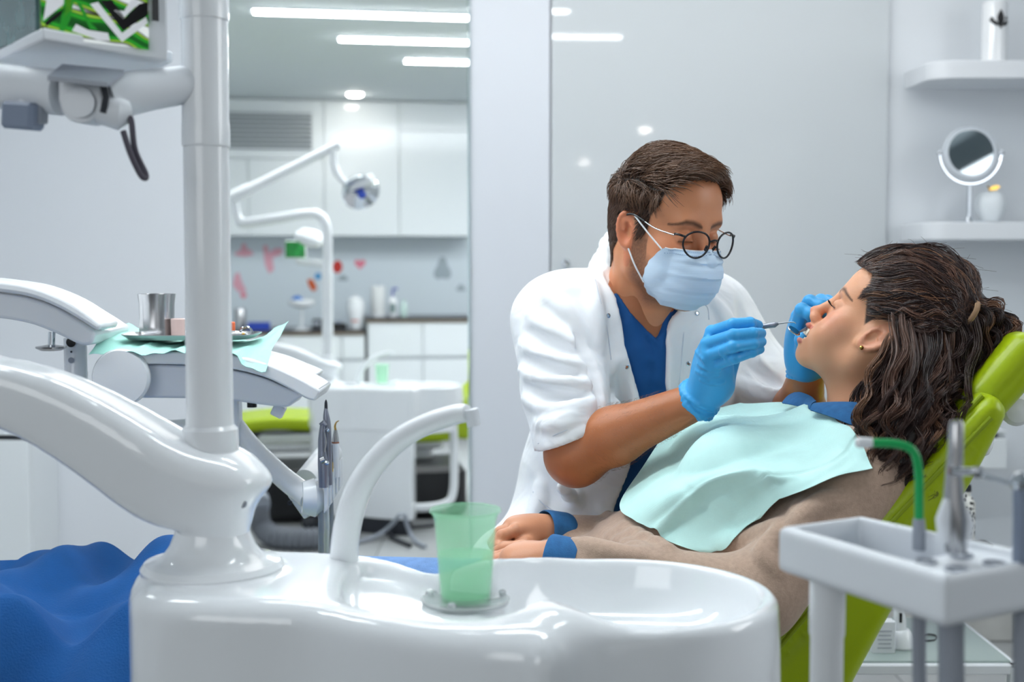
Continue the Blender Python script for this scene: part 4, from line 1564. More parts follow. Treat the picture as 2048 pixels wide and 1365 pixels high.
# shallow hollow for the back, stitched groove along the rim
u_ = A(0.672 - 0.25, 0, 1.092 - 0.615)
u_ /= np.linalg.norm(u_)
w_ = A(-u_[2], 0, u_[0])
Rb = np.stack([u_, A(0, 1, 0), w_], 1)
bk.ell(A(0.44, 2.06, 0.845) + w_ * 0.06, (0.34, 0.21, 0.075), 0.03, 's', Rb)
for off in (0.012, 0.030):
    bk.chain([A(x - w_[0] * 0.002 - 0.0 + 0.012 * 0, Y0 + off + 0.004, z + 0.002) for x, z in front], 0.004, 0.006, 's')
    bk.chain([A(x + 0.012, Y0 - 0.002, z - 0.012 - off) for x, z in front[:-1]], 0.004, 0.006, 's')
field_part(bk, (0.12, 1.76, 0.44), (0.76, 2.36, 1.14), 0.006, 'backrest', M['lime'], chair)
for k_, (dy, dz) in enumerate(((0.022, 0.0015), (0.003, -0.028))):
    pts = smooth_path([A(x + 0.006 * k_, Y0 + dy, z + dz) for x, z in front[:-1]], 40)
    MB().tube(pts, 0.0042, 10).build('piping', M['lime_dark'], chair)
# headrest
hd = Field()
hc = P(1942, 766, 1.98)
uh = A(0.66, 0, 0.75)
uh /= np.linalg.norm(uh)
wh = A(-uh[2], 0, uh[0])
Rh = np.stack([uh, A(0, 1, 0), wh], 1)
hd.box(hc, (0.098, 0.130, 0.034), 0.03, 0.01, 'u', Rh)
hd.ell(hc + wh * 0.06, (0.10, 0.08, 0.04), 0.03, 's', Rh)
hd.cap(hc - uh * 0.075 - A(0, 0.132, 0), hc + uh * 0.075 - A(0, 0.132, 0), 0.004, None, 0.004, 's')
field_part(hd, hc - 0.2, hc + 0.2, 0.005, 'headrest', M['lime'], chair)
mb = MB()
mb.tube(smooth_path([hc - wh * 0.045 - uh * 0.02, hc - wh * 0.075 - uh * 0.07, A(0.685, 1.98, 1.03)], 14), 0.016, 16, flat=(A(0, 1, 0), 2.4))
mb.build('headrest_bracket', M['white'], chair)
MB().lathe(hc - wh * 0.05 - A(0, 0.075, 0), [(0.022, 0.0), (0.024, -0.012), (0.018, -0.018), (0.001, -0.02)], 24, (0, 1, 0)).build('headrest_knob', M['white'], chair)
MB().tube([P(1890, 812, 1.90), P(1960, 790, 1.90), P(1990, 768, 1.92)], [0.011, 0.012, 0.009], 14).build('headrest_lever', M['grey_plastic'], chair)
# seat, leg rest, base
st = Field()
st.fn(extrude_y(closed_smooth([(0.34, 0.60), (0.10, 0.575), (-0.15, 0.60), (-0.40, 0.645), (-0.66, 0.66), (-0.92, 0.625), (-1.08, 0.57), (-1.10, 0.52), (-0.92, 0.545), (-0.66, 0.575), (-0.4, 0.555), (-0.15, 0.505), (0.10, 0.475), (0.36, 0.50)], 60), Y0 + 0.01, Y1 - 0.01, 0.026), (-0.4, 2.06, 0.56), 0.9)
field_part(st, (-1.18, 1.78, 0.42), (0.44, 2.36, 0.72), 0.009, 'seat', M['lime'], chair)
MB().box((-0.25, 2.06, 0.45), (1.0, 0.34, 0.07), bev=0.02).build('seat_frame', M['white'], chair)
MB().box((0.05, 2.06, 0.26), (0.30, 0.22, 0.40), bev=0.03).build('pillar', M['white'], chair)
MB().box((-0.10, 2.06, 0.04), (0.95, 0.44, 0.08), bev=0.02).build('base', M['black'], chair)
mb = MB()
mb.box((0.40, 2.06, 0.55), (0.10, 0.16, 0.14), frame((0.6, 0, 0.8), (-0.8, 0, 0.6)), 0.02)
mb.build('backrest_hinge', M['white'], chair)

# ================================================================== assistant holder (right foreground)
ZT = 1.020
ah = empty('instrument_holder', (0.33, 1.22, 0.62), 'white instrument holder tray with tools in it, right foreground corner', 'instrument holder')
N_, L_p, B_, R_ = PZ(1893, 1150, ZT), PZ(1557, 1052, ZT), PZ(1722, 1030, ZT), None
e_len = (N_ - L_p)
e_wid = (B_ - L_p)
R_ = N_ + e_wid * 1.25
L2_, B2_ = L_p, L_p + e_wid * 1.0


def bil(u, v, dz=0.0):
    """u along the tray away from its far end, v across it"""
    p = (L_p * (1 - u) + N_ * u) * (1 - v) + (B_ * (1 - u) + R_ * u) * v
    return p + A(0, 0, dz)


TH = 0.047
outer = [bil(0, 0), bil(1, 0), bil(1, 1), bil(0, 1)]
osd = poly_sd([p[:2] for p in outer])
icut = poly_sd([bil(a, b)[:2] for a, b in ((0.045, 0.10), (0.62, 0.10), (0.62, 0.90), (0.045, 0.90))])
icut2 = poly_sd([bil(a, b)[:2] for a, b in ((0.50, 0.10), (0.97, 0.10), (0.97, 0.90), (0.50, 0.90))])


def ext_z(sd, z0, z1, r):
    def f(Q):
        d2 = sd(Q[:, :2]) + r
        dz = np.abs(Q[:, 2] - (z0 + z1) / 2) - ((z1 - z0) / 2 - r)
        w = np.stack([d2, dz], 1)
        return np.minimum(w.max(1), 0) + np.linalg.norm(np.maximum(w, 0), axis=1) - r
    return f


cen_ = bil(0.5, 0.5)
hf = Field()
hf.fn(ext_z(osd, ZT - TH, ZT, 0.008), cen_ - A(0, 0, 0.02), 0.25)
hf.fn(ext_z(icut, ZT - TH + 0.006, ZT + 0.05, 0.006), cen_, 0.25, 0.004, 's')
hf.fn(ext_z(icut2, ZT - 0.010, ZT + 0.05, 0.006), cen_, 0.25, 0.004, 's')
for u in (0.70, 0.86):
    for vv in (0.34, 0.70):
        hf.cap(bil(u, vv, -0.06), bil(u, vv, 0.02), 0.0085, None, 0.004, 's')
field_part(hf, cen_ - A(0.2, 0.25, 0.08), cen_ + A(0.2, 0.25, 0.03), 0.0028, 'tray', M['white_soft'], ah)
# grey liner in the deep pocket
q = [bil(a, b, -TH + 0.0065) for a, b in ((0.05, 0.11), (0.61, 0.11), (0.61, 0.89), (0.05, 0.89))]
MB().slab(q, A(0, 0, 0.001)).build('liner', M['grey_plastic'], ah)
q = [bil(a, b, -0.0108) for a, b in ((0.64, 0.12), (0.96, 0.12), (0.96, 0.88), (0.64, 0.88))]
for u in (0.70, 0.86):
    for vv in (0.34, 0.70):
        MB().lathe(bil(u, vv, -0.0095), [(0.0088, 0), (0.0105, 0.001), (0.0105, 0.0025), (0.0085, 0.003), (0.0085, 0)], 20, close=False).build('grommet', M['grey_plastic'], ah)
pl = P(1655, 1200, 1.27)
MB().lathe(A(pl[0], pl[1], 0), [(0.0165, 0.45), (0.0165, 0.905), (0.0178, 0.91), (0.018, 0.972), (0.018, ZT - TH + 0.006)], 32).build('post', M['white'], ah)
MB().tube(smooth_path([A(pl[0], pl[1], 0.47), A(pl[0], pl[1] + 0.005, 0.45), A(pl[0] - 0.05, pl[1] + 0.06, 0.43), A(0.22, 1.50, 0.42)], 14), 0.018, 18).build('link_arm', M['white'], ah)
for (px, r, yy) in ((1838, 0.0065, 1.19), (1902, 0.0115, 1.14), (2046, 0.009, 1.14)):
    b0 = P(px, 1262, yy)
    pts = [b0 + A(0, 0, 0.02), b0, b0 - A(0, 0, 0.2), b0 + A(-0.02, 0.06, -0.42), b0 + A(-0.10, 0.2, -0.46)]
    MB().tube(smooth_path(pts, 24), r, 14).build('supply_hose', M['grey_plastic'], ah)
# green suction tube
gr = empty('suction_tube', P(1838, 1075, 1.24), 'bright green bent suction tube with a white tip in the instrument holder', 'suction tube')
gm = mat('green_plastic', (20, 160, 84), 0.3)
pts = smooth_path([P(1838, 1065, 1.24), P(1838, 1000, 1.24), P(1837, 940, 1.24), P(1826, 903, 1.24), P(1795, 889, 1.24), P(1742, 886, 1.24)], 40)
MB().tube(pts, 0.0043, 16).build('tube', gm, gr)
MB().tube([P(1744, 886, 1.24), P(1730, 886, 1.24), P(1716, 886, 1.24), P(1712, 886, 1.24)], [0.0045, 0.0052, 0.0052, 0.0035], 16).build('tip', M['white'], gr)
MB().tube([P(1838, 1100, 1.24), P(1838, 1062, 1.24), P(1838, 1038, 1.24)], [0.0065, 0.0065, 0.0055], 16).build('connector', M['grey_plastic'], gr)
# three-way syringe
sy = empty('air_syringe', P(1912, 1090, 1.15), 'silver three-way syringe with a side bar standing in the holder', 'syringe')
MB().tube([P(1912, 1105, 1.15), P(1911, 1040, 1.15), P(1908, 1000, 1.15), P(1908, 950, 1.15), P(1911, 900, 1.15), P(1913, 850, 1.15), P(1913, 842, 1.15)],
          [0.0095, 0.0115, 0.0095, 0.0075, 0.0068, 0.0066, 0.005], 20).build('body', M['steel'], sy)
MB().tube([P(1890, 1085, 1.148), P(1888, 1040, 1.148), P(1898, 1000, 1.148)], [0.006, 0.0075, 0.005], 14).build('grip', M['white_soft'], sy)
MB().tube([P(1900, 944, 1.14), P(1952, 944, 1.14)], [0.0042, 0.0036], 12).build('side_bar', M['chrome'], sy)
MB().lathe(P(1953, 944, 1.138), [(0.0045, 0.003), (0.0052, -0.003), (0.001, -0.004)], 14, (0, 1, 0)).build('button', M['chrome'], sy)
MB().tube([P(1934, 1080, 1.146), P(1938, 1050, 1.146), P(1932, 1020, 1.146)], [0.004, 0.005, 0.003], 12).build('hook', M['white_soft'], sy)
# second syringe at the frame edge
sy = empty('air_syringe', P(2046, 1115, 1.12), 'grey handpiece standing in the holder at the right picture edge', 'handpiece')
MB().tube([P(2046, 1125, 1.12), P(2046, 1040, 1.12), P(2043, 990, 1.12), P(2040, 966, 1.12)], [0.009, 0.0085, 0.0075, 0.005], 18).build('body', M['blue_grey'], sy)
MB().lathe(P(2040, 964, 1.12), [(0.007, -0.006), (0.009, 0.0), (0.006, 0.007), (0.001, 0.009)], 16).build('head', M['chrome'], sy)
MB().tube([P(2038, 972, 1.12), P(1985, 958, 1.13), P(1958, 948, 1.14)], [0.0022, 0.0020, 0.0016], 10).build('nozzle', M['chrome'], sy)

# ================================================================== trolley behind the chair
tx0, tx1, ty0, ty1 = 0.66, 1.045, 2.62, 2.96
tl_ = empty('trolley', ((tx0 + tx1) / 2, (ty0 + ty1) / 2, 0), 'white framed trolley with glass shelves behind the lime chair', 'trolley')
zs = [P(1990, 1338, 2.62)[2], P(1950, 1108, 2.92)[2]]
for x, y in ((tx0, ty0), (tx1, ty0), (tx0, ty1), (tx1, ty1)):
    top = 0.86 if y == ty1 else zs[0] + 0.0
    if y == ty0:
        top = zs[0] + 0.006
    MB().box((x, y, (0.03 + top) / 2), (0.022, 0.022, top - 0.03), bev=0.002).build('leg', M['white_soft'], tl_)
    MB().lathe((x, y, 0.0), [(0.018, 0), (0.02, 0.004), (0.02, 0.026), (0.012, 0.032)], 18).build('castor', M['dark'], tl_)
for z in zs[:1]:
    for a, b in (((tx0, ty0), (tx1, ty0)), ((tx0, ty1), (tx1, ty1)), ((tx0, ty0), (tx0, ty1)), ((tx1, ty0), (tx1, ty1))):
        MB().box(((a[0] + b[0]) / 2, (a[1] + b[1]) / 2, z), (abs(a[0] - b[0]) + 0.02, abs(a[1] - b[1]) + 0.02, 0.02), bev=0.002).build('rail', M['white_soft'], tl_)
    MB().box(((tx0 + tx1) / 2, (ty0 + ty1) / 2, z + 0.012), (tx1 - tx0 - 0.01, ty1 - ty0 - 0.01, 0.006), bev=0.001).build('shelf', mat('glass_shelf', (176, 192, 188), 0.12, trans=0.25), tl_)
yb = ty1 - 0.09
MB().box(((tx0 + tx1) / 2, ty1 - 0.08, zs[1]), (tx1 - tx0, 0.17, 0.012), bev=0.002).build('upper_shelf', M['white_soft'], tl_)
MB().box(((tx0 + tx1) / 2, ty1 - 0.0, zs[1] - 0.005), (tx1 - tx0 + 0.02, 0.02, 0.02), bev=0.002).build('rail', M['white_soft'], tl_)
# black case with steel bands, printed bottle on the upper shelf
z1 = zs[1] + 0.006
c = P(1955, 1075, 2.85)
bc = empty('small_case', A(c[0], 2.86, z1), 'small black case with silver bands on the trolley shelf', 'case')
MB().box(A(c[0], 2.86, z1 + 0.017), (0.062, 0.05, 0.034), bev=0.002).build('body', M['black'], bc)
for dz in (0.004, 0.018, 0.031):
    MB().box(A(c[0], 2.86, z1 + dz), (0.064, 0.052, 0.004), bev=0.001).build('band', M['chrome'], bc)
c = P(1928, 1010, 2.92)
pb = empty('printed_bottle', A(c[0], 2.905, z1), 'slim bottle with a black and white print on the trolley shelf', 'bottle')
prm = mat('black_white_print', (120, 120, 118), 0.4)
nt = prm.node_tree
vo = nt.nodes.new('ShaderNodeTexVoronoi')
vo.inputs['Scale'].default_value = 95
cr = nt.nodes.new('ShaderNodeValToRGB')
cr.color_ramp.elements[0].position, cr.color_ramp.elements[1].position = 0.38, 0.42
cr.color_ramp.elements[0].color = (0.02, 0.02, 0.02, 1)
cr.color_ramp.elements[1].color = (0.75, 0.75, 0.72, 1)
tc = nt.nodes.new('ShaderNodeTexCoord')
nt.links.new(tc.outputs['Object'], vo.inputs['Vector'])
nt.links.new(vo.outputs['Distance'], cr.inputs['Fac'])
nt.links.new(cr.outputs[0], nt.nodes['Principled BSDF'].inputs['Base Color'])
MB().lathe(A(c[0], 2.905, z1), [(0.018, 0), (0.02, 0.003), (0.02, 0.115), (0.012, 0.13), (0.009, 0.132), (0.009, 0.142)], 24).build('body', prm, pb)
MB().lathe(A(c[0], 2.905, z1 + 0.142), [(0.0105, 0), (0.0105, 0.014), (0.008, 0.016), (0.001, 0.016)], 16).build('cap', M['dark'], pb)
# curing light standing in its base
z0 = zs[0] + 0.015
c = P(1800, 1322, 2.72)
cu = empty('curing_light', A(c[0], 2.72, z0), 'white cordless curing lamp standing in its charger on the trolley', 'lamp')
MB().lathe(A(c[0] + 0.004, 2.72, z0), [(0.028, 0), (0.03, 0.004), (0.027, 0.02), (0.02, 0.034), (0.014, 0.04), (0.001, 0.04)], 28).build('charger', M['white'], cu)
b0 = A(c[0] - 0.002, 2.72, z0)
MB().tube([b0 + A(0.002, 0, 0.028), b0 + A(0, 0, 0.06), b0 + A(-0.003, 0, 0.09), b0 + A(-0.004, 0, 0.112), b0 + A(-0.004, 0, 0.120)], [0.0125, 0.0135, 0.0105, 0.007, 0.004], 20).build('body', M['white'], cu)
MB().box(b0 + A(-0.002, -0.0128, 0.068), (0.006, 0.003, 0.022), bev=0.001).build('display', M['black'], cu)
MB().lathe(b0 + A(-0.003, -0.0095, 0.092), [(0.0035, 0), (0.0035, -0.002), (0.001, -0.003)], 12, (0, 1, 0)).build('button', M['grey_plastic'], cu)
MB().tube([b0 + A(-0.0225, 0, 0.02), b0 + A(-0.0225, 0, 0.05), b0 + A(-0.02, 0, 0.058)], [0.003, 0.0022, 0.001], 10).build('tip_holder', M['white'], cu)
c = P(1768, 1330, 2.69)
pk = empty('carton', A(c[0], 2.69, z0), 'small white printed carton left of the curing lamp on the trolley', 'box')
MB().box(A(c[0] - 0.006, 2.69, z0 + 0.034), (0.05, 0.03, 0.068), bev=0.001).build('body', M['white_soft'], pk)
for k_ in range(5):
    MB().box(A(c[0] - 0.004, 2.6745, z0 + 0.012 + k_ * 0.009), (0.030 - 0.004 * (k_ % 2), 0.0008, 0.002)).build('print_line', M['grey_plastic'], pk)
pts = smooth_path([P(1830, 1296, 2.76), P(1850, 1278, 2.80), P(1872, 1285, 2.80), P(1868, 1296, 2.77), P(1840, 1292, 2.76), P(1822, 1280, 2.80)], 30)
pts[:, 2] = z0 + 0.002 + 0.002 * np.sin(np.linspace(0, 9, 30))
tag(MB().tube(pts, 0.0022, 8).build('power_cord', M['dark']), 'thin dark power cord curled on the trolley glass beside the curing lamp', 'cord')

# ================================================================== second place in the rear room: unit and chair copied, lower
T2 = A(-0.894, 6.2, 0) - A(-0.369, 1.555, 0)
def second(o, label, dz, keep=None):
    c = copy_tree(o)
    R = Matrix.Rotation(RA, 4, 'Z')
    piv = Vector((-0.369, 1.555, 0))
    loc = R @ (Vector(o.location) - piv) + piv + Vector(T2)
    c.location = (loc.x, loc.y, loc.z + dz)
    c.rotation_euler = (0, 0, RA)
    c['label'] = label
    return c


u2 = second(unit, 'second white dental unit with its post and faucet, out of focus in the rear room', 0.0)
c2 = second(chair, 'second lime green dental chair beside the rear unit', 0.0)
PV = A(-0.894, 6.2, 0)
def q2(px, py, dy=0.0):
    return P(px, py, 6.2 + dy)


# lower both a little: the rear place stands lower in the picture
for o in (u2, c2):
    o.scale = (0.96, 0.96, 0.775)
    l = Vector(o.location) - Vector(PV)
    o.location = Vector(PV) + Vector((l.x * 0.96, l.y * 0.96, l.z))
gcup = q2(764, 768, -0.05)
cup(gcup - A(0, 0, 0.0), 0.92, 'light green plastic cup on the rear dental unit', False, RA)
# rear operating lamp on the rear post
lr = empty('operating_lamp', q2(655, 470), 'white operating lamp on a jointed arm above the rear dental unit', 'lamp')
pts = smooth_path([q2(656, 760), q2(655, 640), q2(655, 500), q2(653, 455), q2(640, 432), q2(615, 428), q2(560, 436), q2(490, 446), q2(478, 440)], 60)
MB().tube(pts, 0.024, 16).build('post', M['white'], lr)
MB().tube(smooth_path([q2(482, 448), q2(474, 430), q2(468, 398)], 10), 0.020, 14).build('riser', M['white'], lr)
MB().tube([q2(462, 396, -0.02), q2(500, 378, -0.02), q2(505, 376, -0.02), q2(680, 288, -0.06)], [0.030, 0.030, 0.025, 0.021], 16).build('spring_arm', M['white'], lr)
MB().tube(smooth_path([q2(666, 300, -0.06), q2(669, 335, -0.06), q2(684, 360, -0.06), q2(704, 372, -0.06)], 16), [0.019] * 8 + [0.016] * 8, 14).build('yoke', M['white'], lr)
hc_ = q2(722, 386, -0.1)
ax = A(0.35, -0.75, -0.55)
MB().lathe(hc_, [(0.001, -0.07), (0.05, -0.062), (0.085, -0.03), (0.092, 0.0), (0.085, 0.012), (0.078, 0.008), (0.05, -0.02), (0.001, -0.03)], 32, ax).build('reflector', M['chrome'], lr)
MB().tube([hc_ - A(0.05, 0, -0.03), hc_ + A(0.06, -0.03, 0.065)], [0.022, 0.026], 16).build('head_grip', M['white'], lr)
MB().lathe(hc_ + ax * 0.01, [(0.02, -0.02), (0.02, 0.012), (0.012, 0.018), (0.001, 0.018)], 16, ax).build('bulb_cover', mat('blue_bulb', (50, 80, 190), 0.2), lr)
# rear monitor
rm = empty('monitor', q2(598, 520, 0.1), 'small rear monitor showing green leaves behind the lamp post', 'monitor')
a, b = q2(570, 517, 0.15), q2(612, 517, 0.2)
MB().slab([a, b, up(b, 0.088), up(a, 0.088)], A(0, 0.03, 0)).build('housing', M['white'], rm, bevel=0.004)
MB().slab([a + A(0.003, -0.004, 0.004), b + A(-0.003, -0.004, 0.004), up(b, 0.084) + A(-0.003, -0.004, 0), up(a, 0.084) + A(0.003, -0.004, 0)], A(0, 0.006, 0)).build('screen', mat('rear_leaf_screen', (34, 120, 56), 0.3, vary=(26, 0.8), emit=0.25), rm)
MB().tube([q2(596, 522, 0.2), q2(630, 526, 0.1), q2(655, 530, 0.03)], 0.018, 12).build('bracket', M['white'], rm)
MB().lathe(q2(620, 478, 0.1) , [(0.001, 0.045), (0.05, 0.04), (0.075, 0.015), (0.075, -0.01), (0.05, -0.03), (0.001, -0.035)], 24, (0.3, -0.2, 1)).build('rear_cap', M['white'], rm)
# guard rail, hoses, black foot pedal of the rear place
gr_ = empty('guard_rail', PZ(830, 1010, 0.18), 'white bent tube rail hanging under the rear dental unit', 'rail')
pts = smooth_path([q2(906, 830, 0.1), q2(908, 920, 0.1), q2(906, 985, 0.08), q2(890, 1008, 0.05), q2(840, 1016, 0.0), q2(795, 1010, -0.03), q2(776, 992, -0.03), q2(772, 972, -0.03)], 50)
MB().tube(pts, 0.021, 14).build('rail', M['white'], gr_)
MB().box(q2(906, 838, 0.1), (0.06, 0.06, 0.03), bev=0.004).build('bracket', M['white_soft'], gr_)
hs = empty('vacuum_hose', PZ(560, 1080, 0.04), 'thick grey corrugated hose on the floor under the rear unit', 'hose')
pp = smooth_path([PZ(516, 1010, 0.19), PZ(520, 1046, 0.10), PZ(545, 1072, 0.055), PZ(600, 1078, 0.05), PZ(650, 1076, 0.05), PZ(705, 1070, 0.05)], 90)
rr = 0.047 + 0.004 * np.sign(np.sin(np.arange(90) * 1.6))
MB().tube(pp, rr, 16).build('hose', mat('hose_grey', (112, 116, 124), 0.55), hs, angle=20)
MB().tube([PZ(514, 1000, 0.21), PZ(516, 1012, 0.19)], 0.056, 18).build('cuff', M['grey_plastic'], hs)
bs = empty('foot_base', PZ(680, 1040, 0.0), 'low black base of the rear chair behind the grey hose', 'base')
z_b = 0.22
c0 = PZ(680, 1075, 0.0)
MB().box(c0 + A(-0.12, 0.55, 0.14), (1.35, 0.45, 0.26), frame(E2, A(0, 0, 1)), 0.03).build('housing', M['black'], bs)
MB().box(c0 + A(0.0, 0.30, 0.03), (0.45, 0.25, 0.05), frame(E2, A(0, 0, 1)), 0.015).build('pedal', M['dark'], bs)
for i, pz in enumerate(([(800, 1030, 0.14), (775, 1058, 0.05), (740, 1078, 0.015), (690, 1088, 0.012)], [(808, 1028, 0.14), (818, 1062, 0.05), (832, 1084, 0.012), (850, 1094, 0.012)], [(868, 1050, 0.02), (800, 1058, 0.02), (780, 1072, 0.012), (820, 1092, 0.012)])):
    p3 = smooth_path([PZ(*q) for q in pz], 24)
    tag(MB().tube(p3, 0.010, 10).build('floor_cable', M['grey_plastic'] if i < 2 else M['dark']),
        ('pale grey cable curving left from under the rear rail', 'pale grey cable dropping straight from under the rear rail', 'dark cable lying on the rear floor')[i], 'cable', 'cables on the rear floor')

# ================================================================== people: shared
def mirror_pts(p):
    return A(-p[0], p[1], p[2])


def head_field(male, neck=None):
    """head in its own frame: x to the person's right, y forward, z up; ear canal level z = 0"""
    f = Field()
    f.ell((0, -0.012, 0.046), (0.076, 0.098, 0.082), 0.01)
    f.ell((0, -0.035, 0.0), (0.066, 0.072, 0.07), 0.03)
    f.ell((0, 0.030, -0.025), (0.060, 0.058, 0.082), 0.03)
    f.ell((0, 0.050, 0.058), (0.058, 0.038, 0.048), 0.03)
    jw = 0.052 if male else 0.047
    for s in (-1, 1):
        f.cap((s * jw, 0.0, -0.060), (s * 0.017, 0.068, -0.102 if male else -0.098), 0.017 if male else 0.015, 0.014, 0.03)
        f.cap((s * jw, 0.0, -0.060), (s * 0.060, -0.005, -0.01), 0.016, 0.016, 0.03)
        f.ell((s * 0.043, 0.055, -0.022), (0.022, 0.024, 0.021), 0.025)
        f.ell((s * 0.036, 0.056, -0.06), (0.022, 0.024, 0.022), 0.03)
    f.ell((0, 0.076, -0.104 if male else -0.100), (0.021, 0.016, 0.015), 0.022)
    if male:
        f.cap((-0.034, 0.077, 0.027), (0.034, 0.077, 0.027), 0.012, None, 0.02)
    else:
        f.cap((-0.030, 0.076, 0.027), (0.030, 0.076, 0.027), 0.010, None, 0.022)
    for s in (-1, 1):
        f.ell((s * 0.032, 0.096, 0.005), (0.019, 0.017, 0.0125), 0.014, 's')
        f.ell((s * 0.031, 0.0755, 0.003), (0.0155, 0.014, 0.0122), 0.005)
        f.cap((s * 0.018, 0.0855, -0.0035), (s * 0.044, 0.079, -0.003), 0.0022, None, 0.003)
    # nose
    if male:
        f.cap((0, 0.085, 0.020), (0, 0.108, -0.026), 0.0078, 0.0095, 0.014)
        f.ell((0, 0.111, -0.033), (0.0115, 0.0125, 0.0105), 0.010)
    else:
        f.cap((0, 0.086, 0.020), (0, 0.106, -0.026), 0.0066, 0.0078, 0.014)
        f.ell((0, 0.1085, -0.0315), (0.0095, 0.0105, 0.0088), 0.010)
    for s in (-1, 1):
        f.ell((s * 0.0125, 0.101, -0.038), (0.0078, 0.0105, 0.0082), 0.008)
        f.ell((s * 0.0065, 0.108, -0.0445), (0.0036, 0.006, 0.0036), 0.003, 's')
    # mouth
    f.ell((0, 0.080, -0.068), (0.031, 0.019, 0.024), 0.02)
    if male:
        f.ell((0, 0.099, -0.062), (0.023, 0.0065, 0.0055), 0.006)
        f.ell((0, 0.097, -0.074), (0.020, 0.0075, 0.0065), 0.006)
        f.box((0, 0.106, -0.068), (0.022, 0.010, 0.0012), 0.001, 0.003, 's')
    else:
        # open smile
        f.ell((0, 0.1008, -0.0560), (0.025, 0.0078, 0.0056), 0.006)
        f.ell((0, 0.0968, -0.0855), (0.023, 0.0085, 0.0062), 0.006)
        f.ell((0, 0.098, -0.0700), (0.0300, 0.026, 0.0114), 0.003, 's')
        for s in (-1, 1):
            f.ell((s * 0.0295, 0.080, -0.066), (0.0035, 0.006, 0.005), 0.006, 's')
            f.ell((s * 0.042, 0.066, -0.048), (0.018, 0.016, 0.017), 0.02)
    # ears
    for s in (-1, 1):
        tilt = 0.22 if male else 0.50
        R = np.array([[math.cos(s * 0.35), -math.sin(s * 0.35), 0], [math.sin(s * 0.35), math.cos(s * 0.35), 0], [0, 0, 1.0]]) @ \
            np.array([[1, 0, 0], [0, math.cos(tilt), -math.sin(tilt)], [0, math.sin(tilt), math.cos(tilt)]])
        c = A(s * 0.0765, -0.010, -0.001)
        if not male:
            R = R * 1.14
        f.ell(c, (0.0075, 0.0185, 0.031) if male else (0.0085, 0.021, 0.0355), 0.006, 'u', R if male else R / 1.14)
        rim = []
        for t in np.linspace(-0.5, 4.6, 16):
            rim.append(c + R @ A(s * 0.0045, -0.0145 * math.sin(t + 0.35) * (1.0 if math.sin(t + .35) > 0 else 0.75), 0.0275 * math.cos(t + 0.35)))
        f.chain(rim, 0.0034, 0.004)
        f.ell(c + R @ A(s * 0.0078, 0.001, -0.003), (0.0072, 0.0100, 0.0165), 0.003, 's', R if male else R / 1.14)
        f.cap(c + R @ A(s * 0.004, -0.003, 0.002), c + R @ A(s * 0.004, -0.001, 0.017), 0.0028, None, 0.005)
        f.ell(c + R @ A(s * 0.001, 0.006, -0.027), (0.005, 0.0085, 0.0095), 0.006, 'u', R if male else R / 1.14)
        f.ell(c + R @ A(s * 0.001, 0.0165, -0.004), (0.0045, 0.005, 0.008), 0.006, 'u', R if male else R / 1.14)
    # neck
    r = 0.057 if male else 0.048
    f.cap((0, -0.026, -0.03), (0, -0.062, -0.20) if neck is None else neck, r, r * 1.02, 0.03)
    if male:
        f.cap((0, 0.012, -0.10), (0, -0.012, -0.19), 0.020, 0.016, 0.04)
        for s in (-1, 1):
            f.cap((s * 0.058, -0.035, -0.04), (s * 0.018, -0.025, -0.20), 0.012, 0.012, 0.02)
    else:
        f.cap((0, 0.01, -0.085), np.asarray(neck) + A(0, 0.03, 0.02), 0.018, 0.016, 0.05)
    return f


def brow_mask(p, thick, lift):
    x = np.abs(p[:, 0])
    zc = np.interp(x, [0.010, 0.028, 0.042, 0.054], [0.021, 0.0275, 0.0285, 0.021]) + lift
    w = np.interp(x, [0.008, 0.014, 0.040, 0.055], [0.3, 1.0, 0.9, 0.45]) * thick
    m = np.clip(1.2 - np.abs(p[:, 2] - zc) / w, 0, 1)
    m[(p[:, 1] < 0.045) | (x < 0.009) | (x > 0.056)] = 0
    return m


def hair_zone(p, male=True):
    """how far a point of the scalp lies inside the hairline (positive: hair)"""
    y = p[:, 1]
    if male:
        zmin = np.interp(y, [-0.12, -0.085, -0.05, -0.034, -0.028, 0.008, 0.014, 0.026, 0.032, 0.050, 0.058, 0.075, 0.10],
                         [-0.075, -0.075, -0.055, -0.03, 0.028, 0.030, -0.012, -0.006, 0.026, 0.052, 0.075, 0.094, 0.10])
    else:
        zmin = np.interp(y, [-0.12, -0.06, -0.034, -0.025, 0.012, 0.022, 0.040, 0.055, 0.072, 0.10],
                         [-0.07, -0.06, -0.03, 0.026, 0.026, 0.0, 0.030, 0.060, 0.088, 0.095])
    return p[:, 2] - zmin


def mixc(col, c, m):
    c = np.array(lin(c))
    return col * (1 - m[:, None]) + c * m[:, None]


def field_world(fl, H0, R, s=1.0):
    w = Field()
    w.fn(lambda Q: fl((Q - H0) @ R / s) * s, H0 - R @ A(0, 0.03, 0.05) * s, 0.26 * s)
    return w


def finger(f, pts, r0, r1, k=0.004):
    f.chain(pts, list(np.linspace(r0, r1, len(pts))), k)
    for p, r in zip(pts[1:-1], np.linspace(r0, r1, len(pts))[1:-1]):
        f.ell(p, (r * 1.05,) * 3, 0.002)


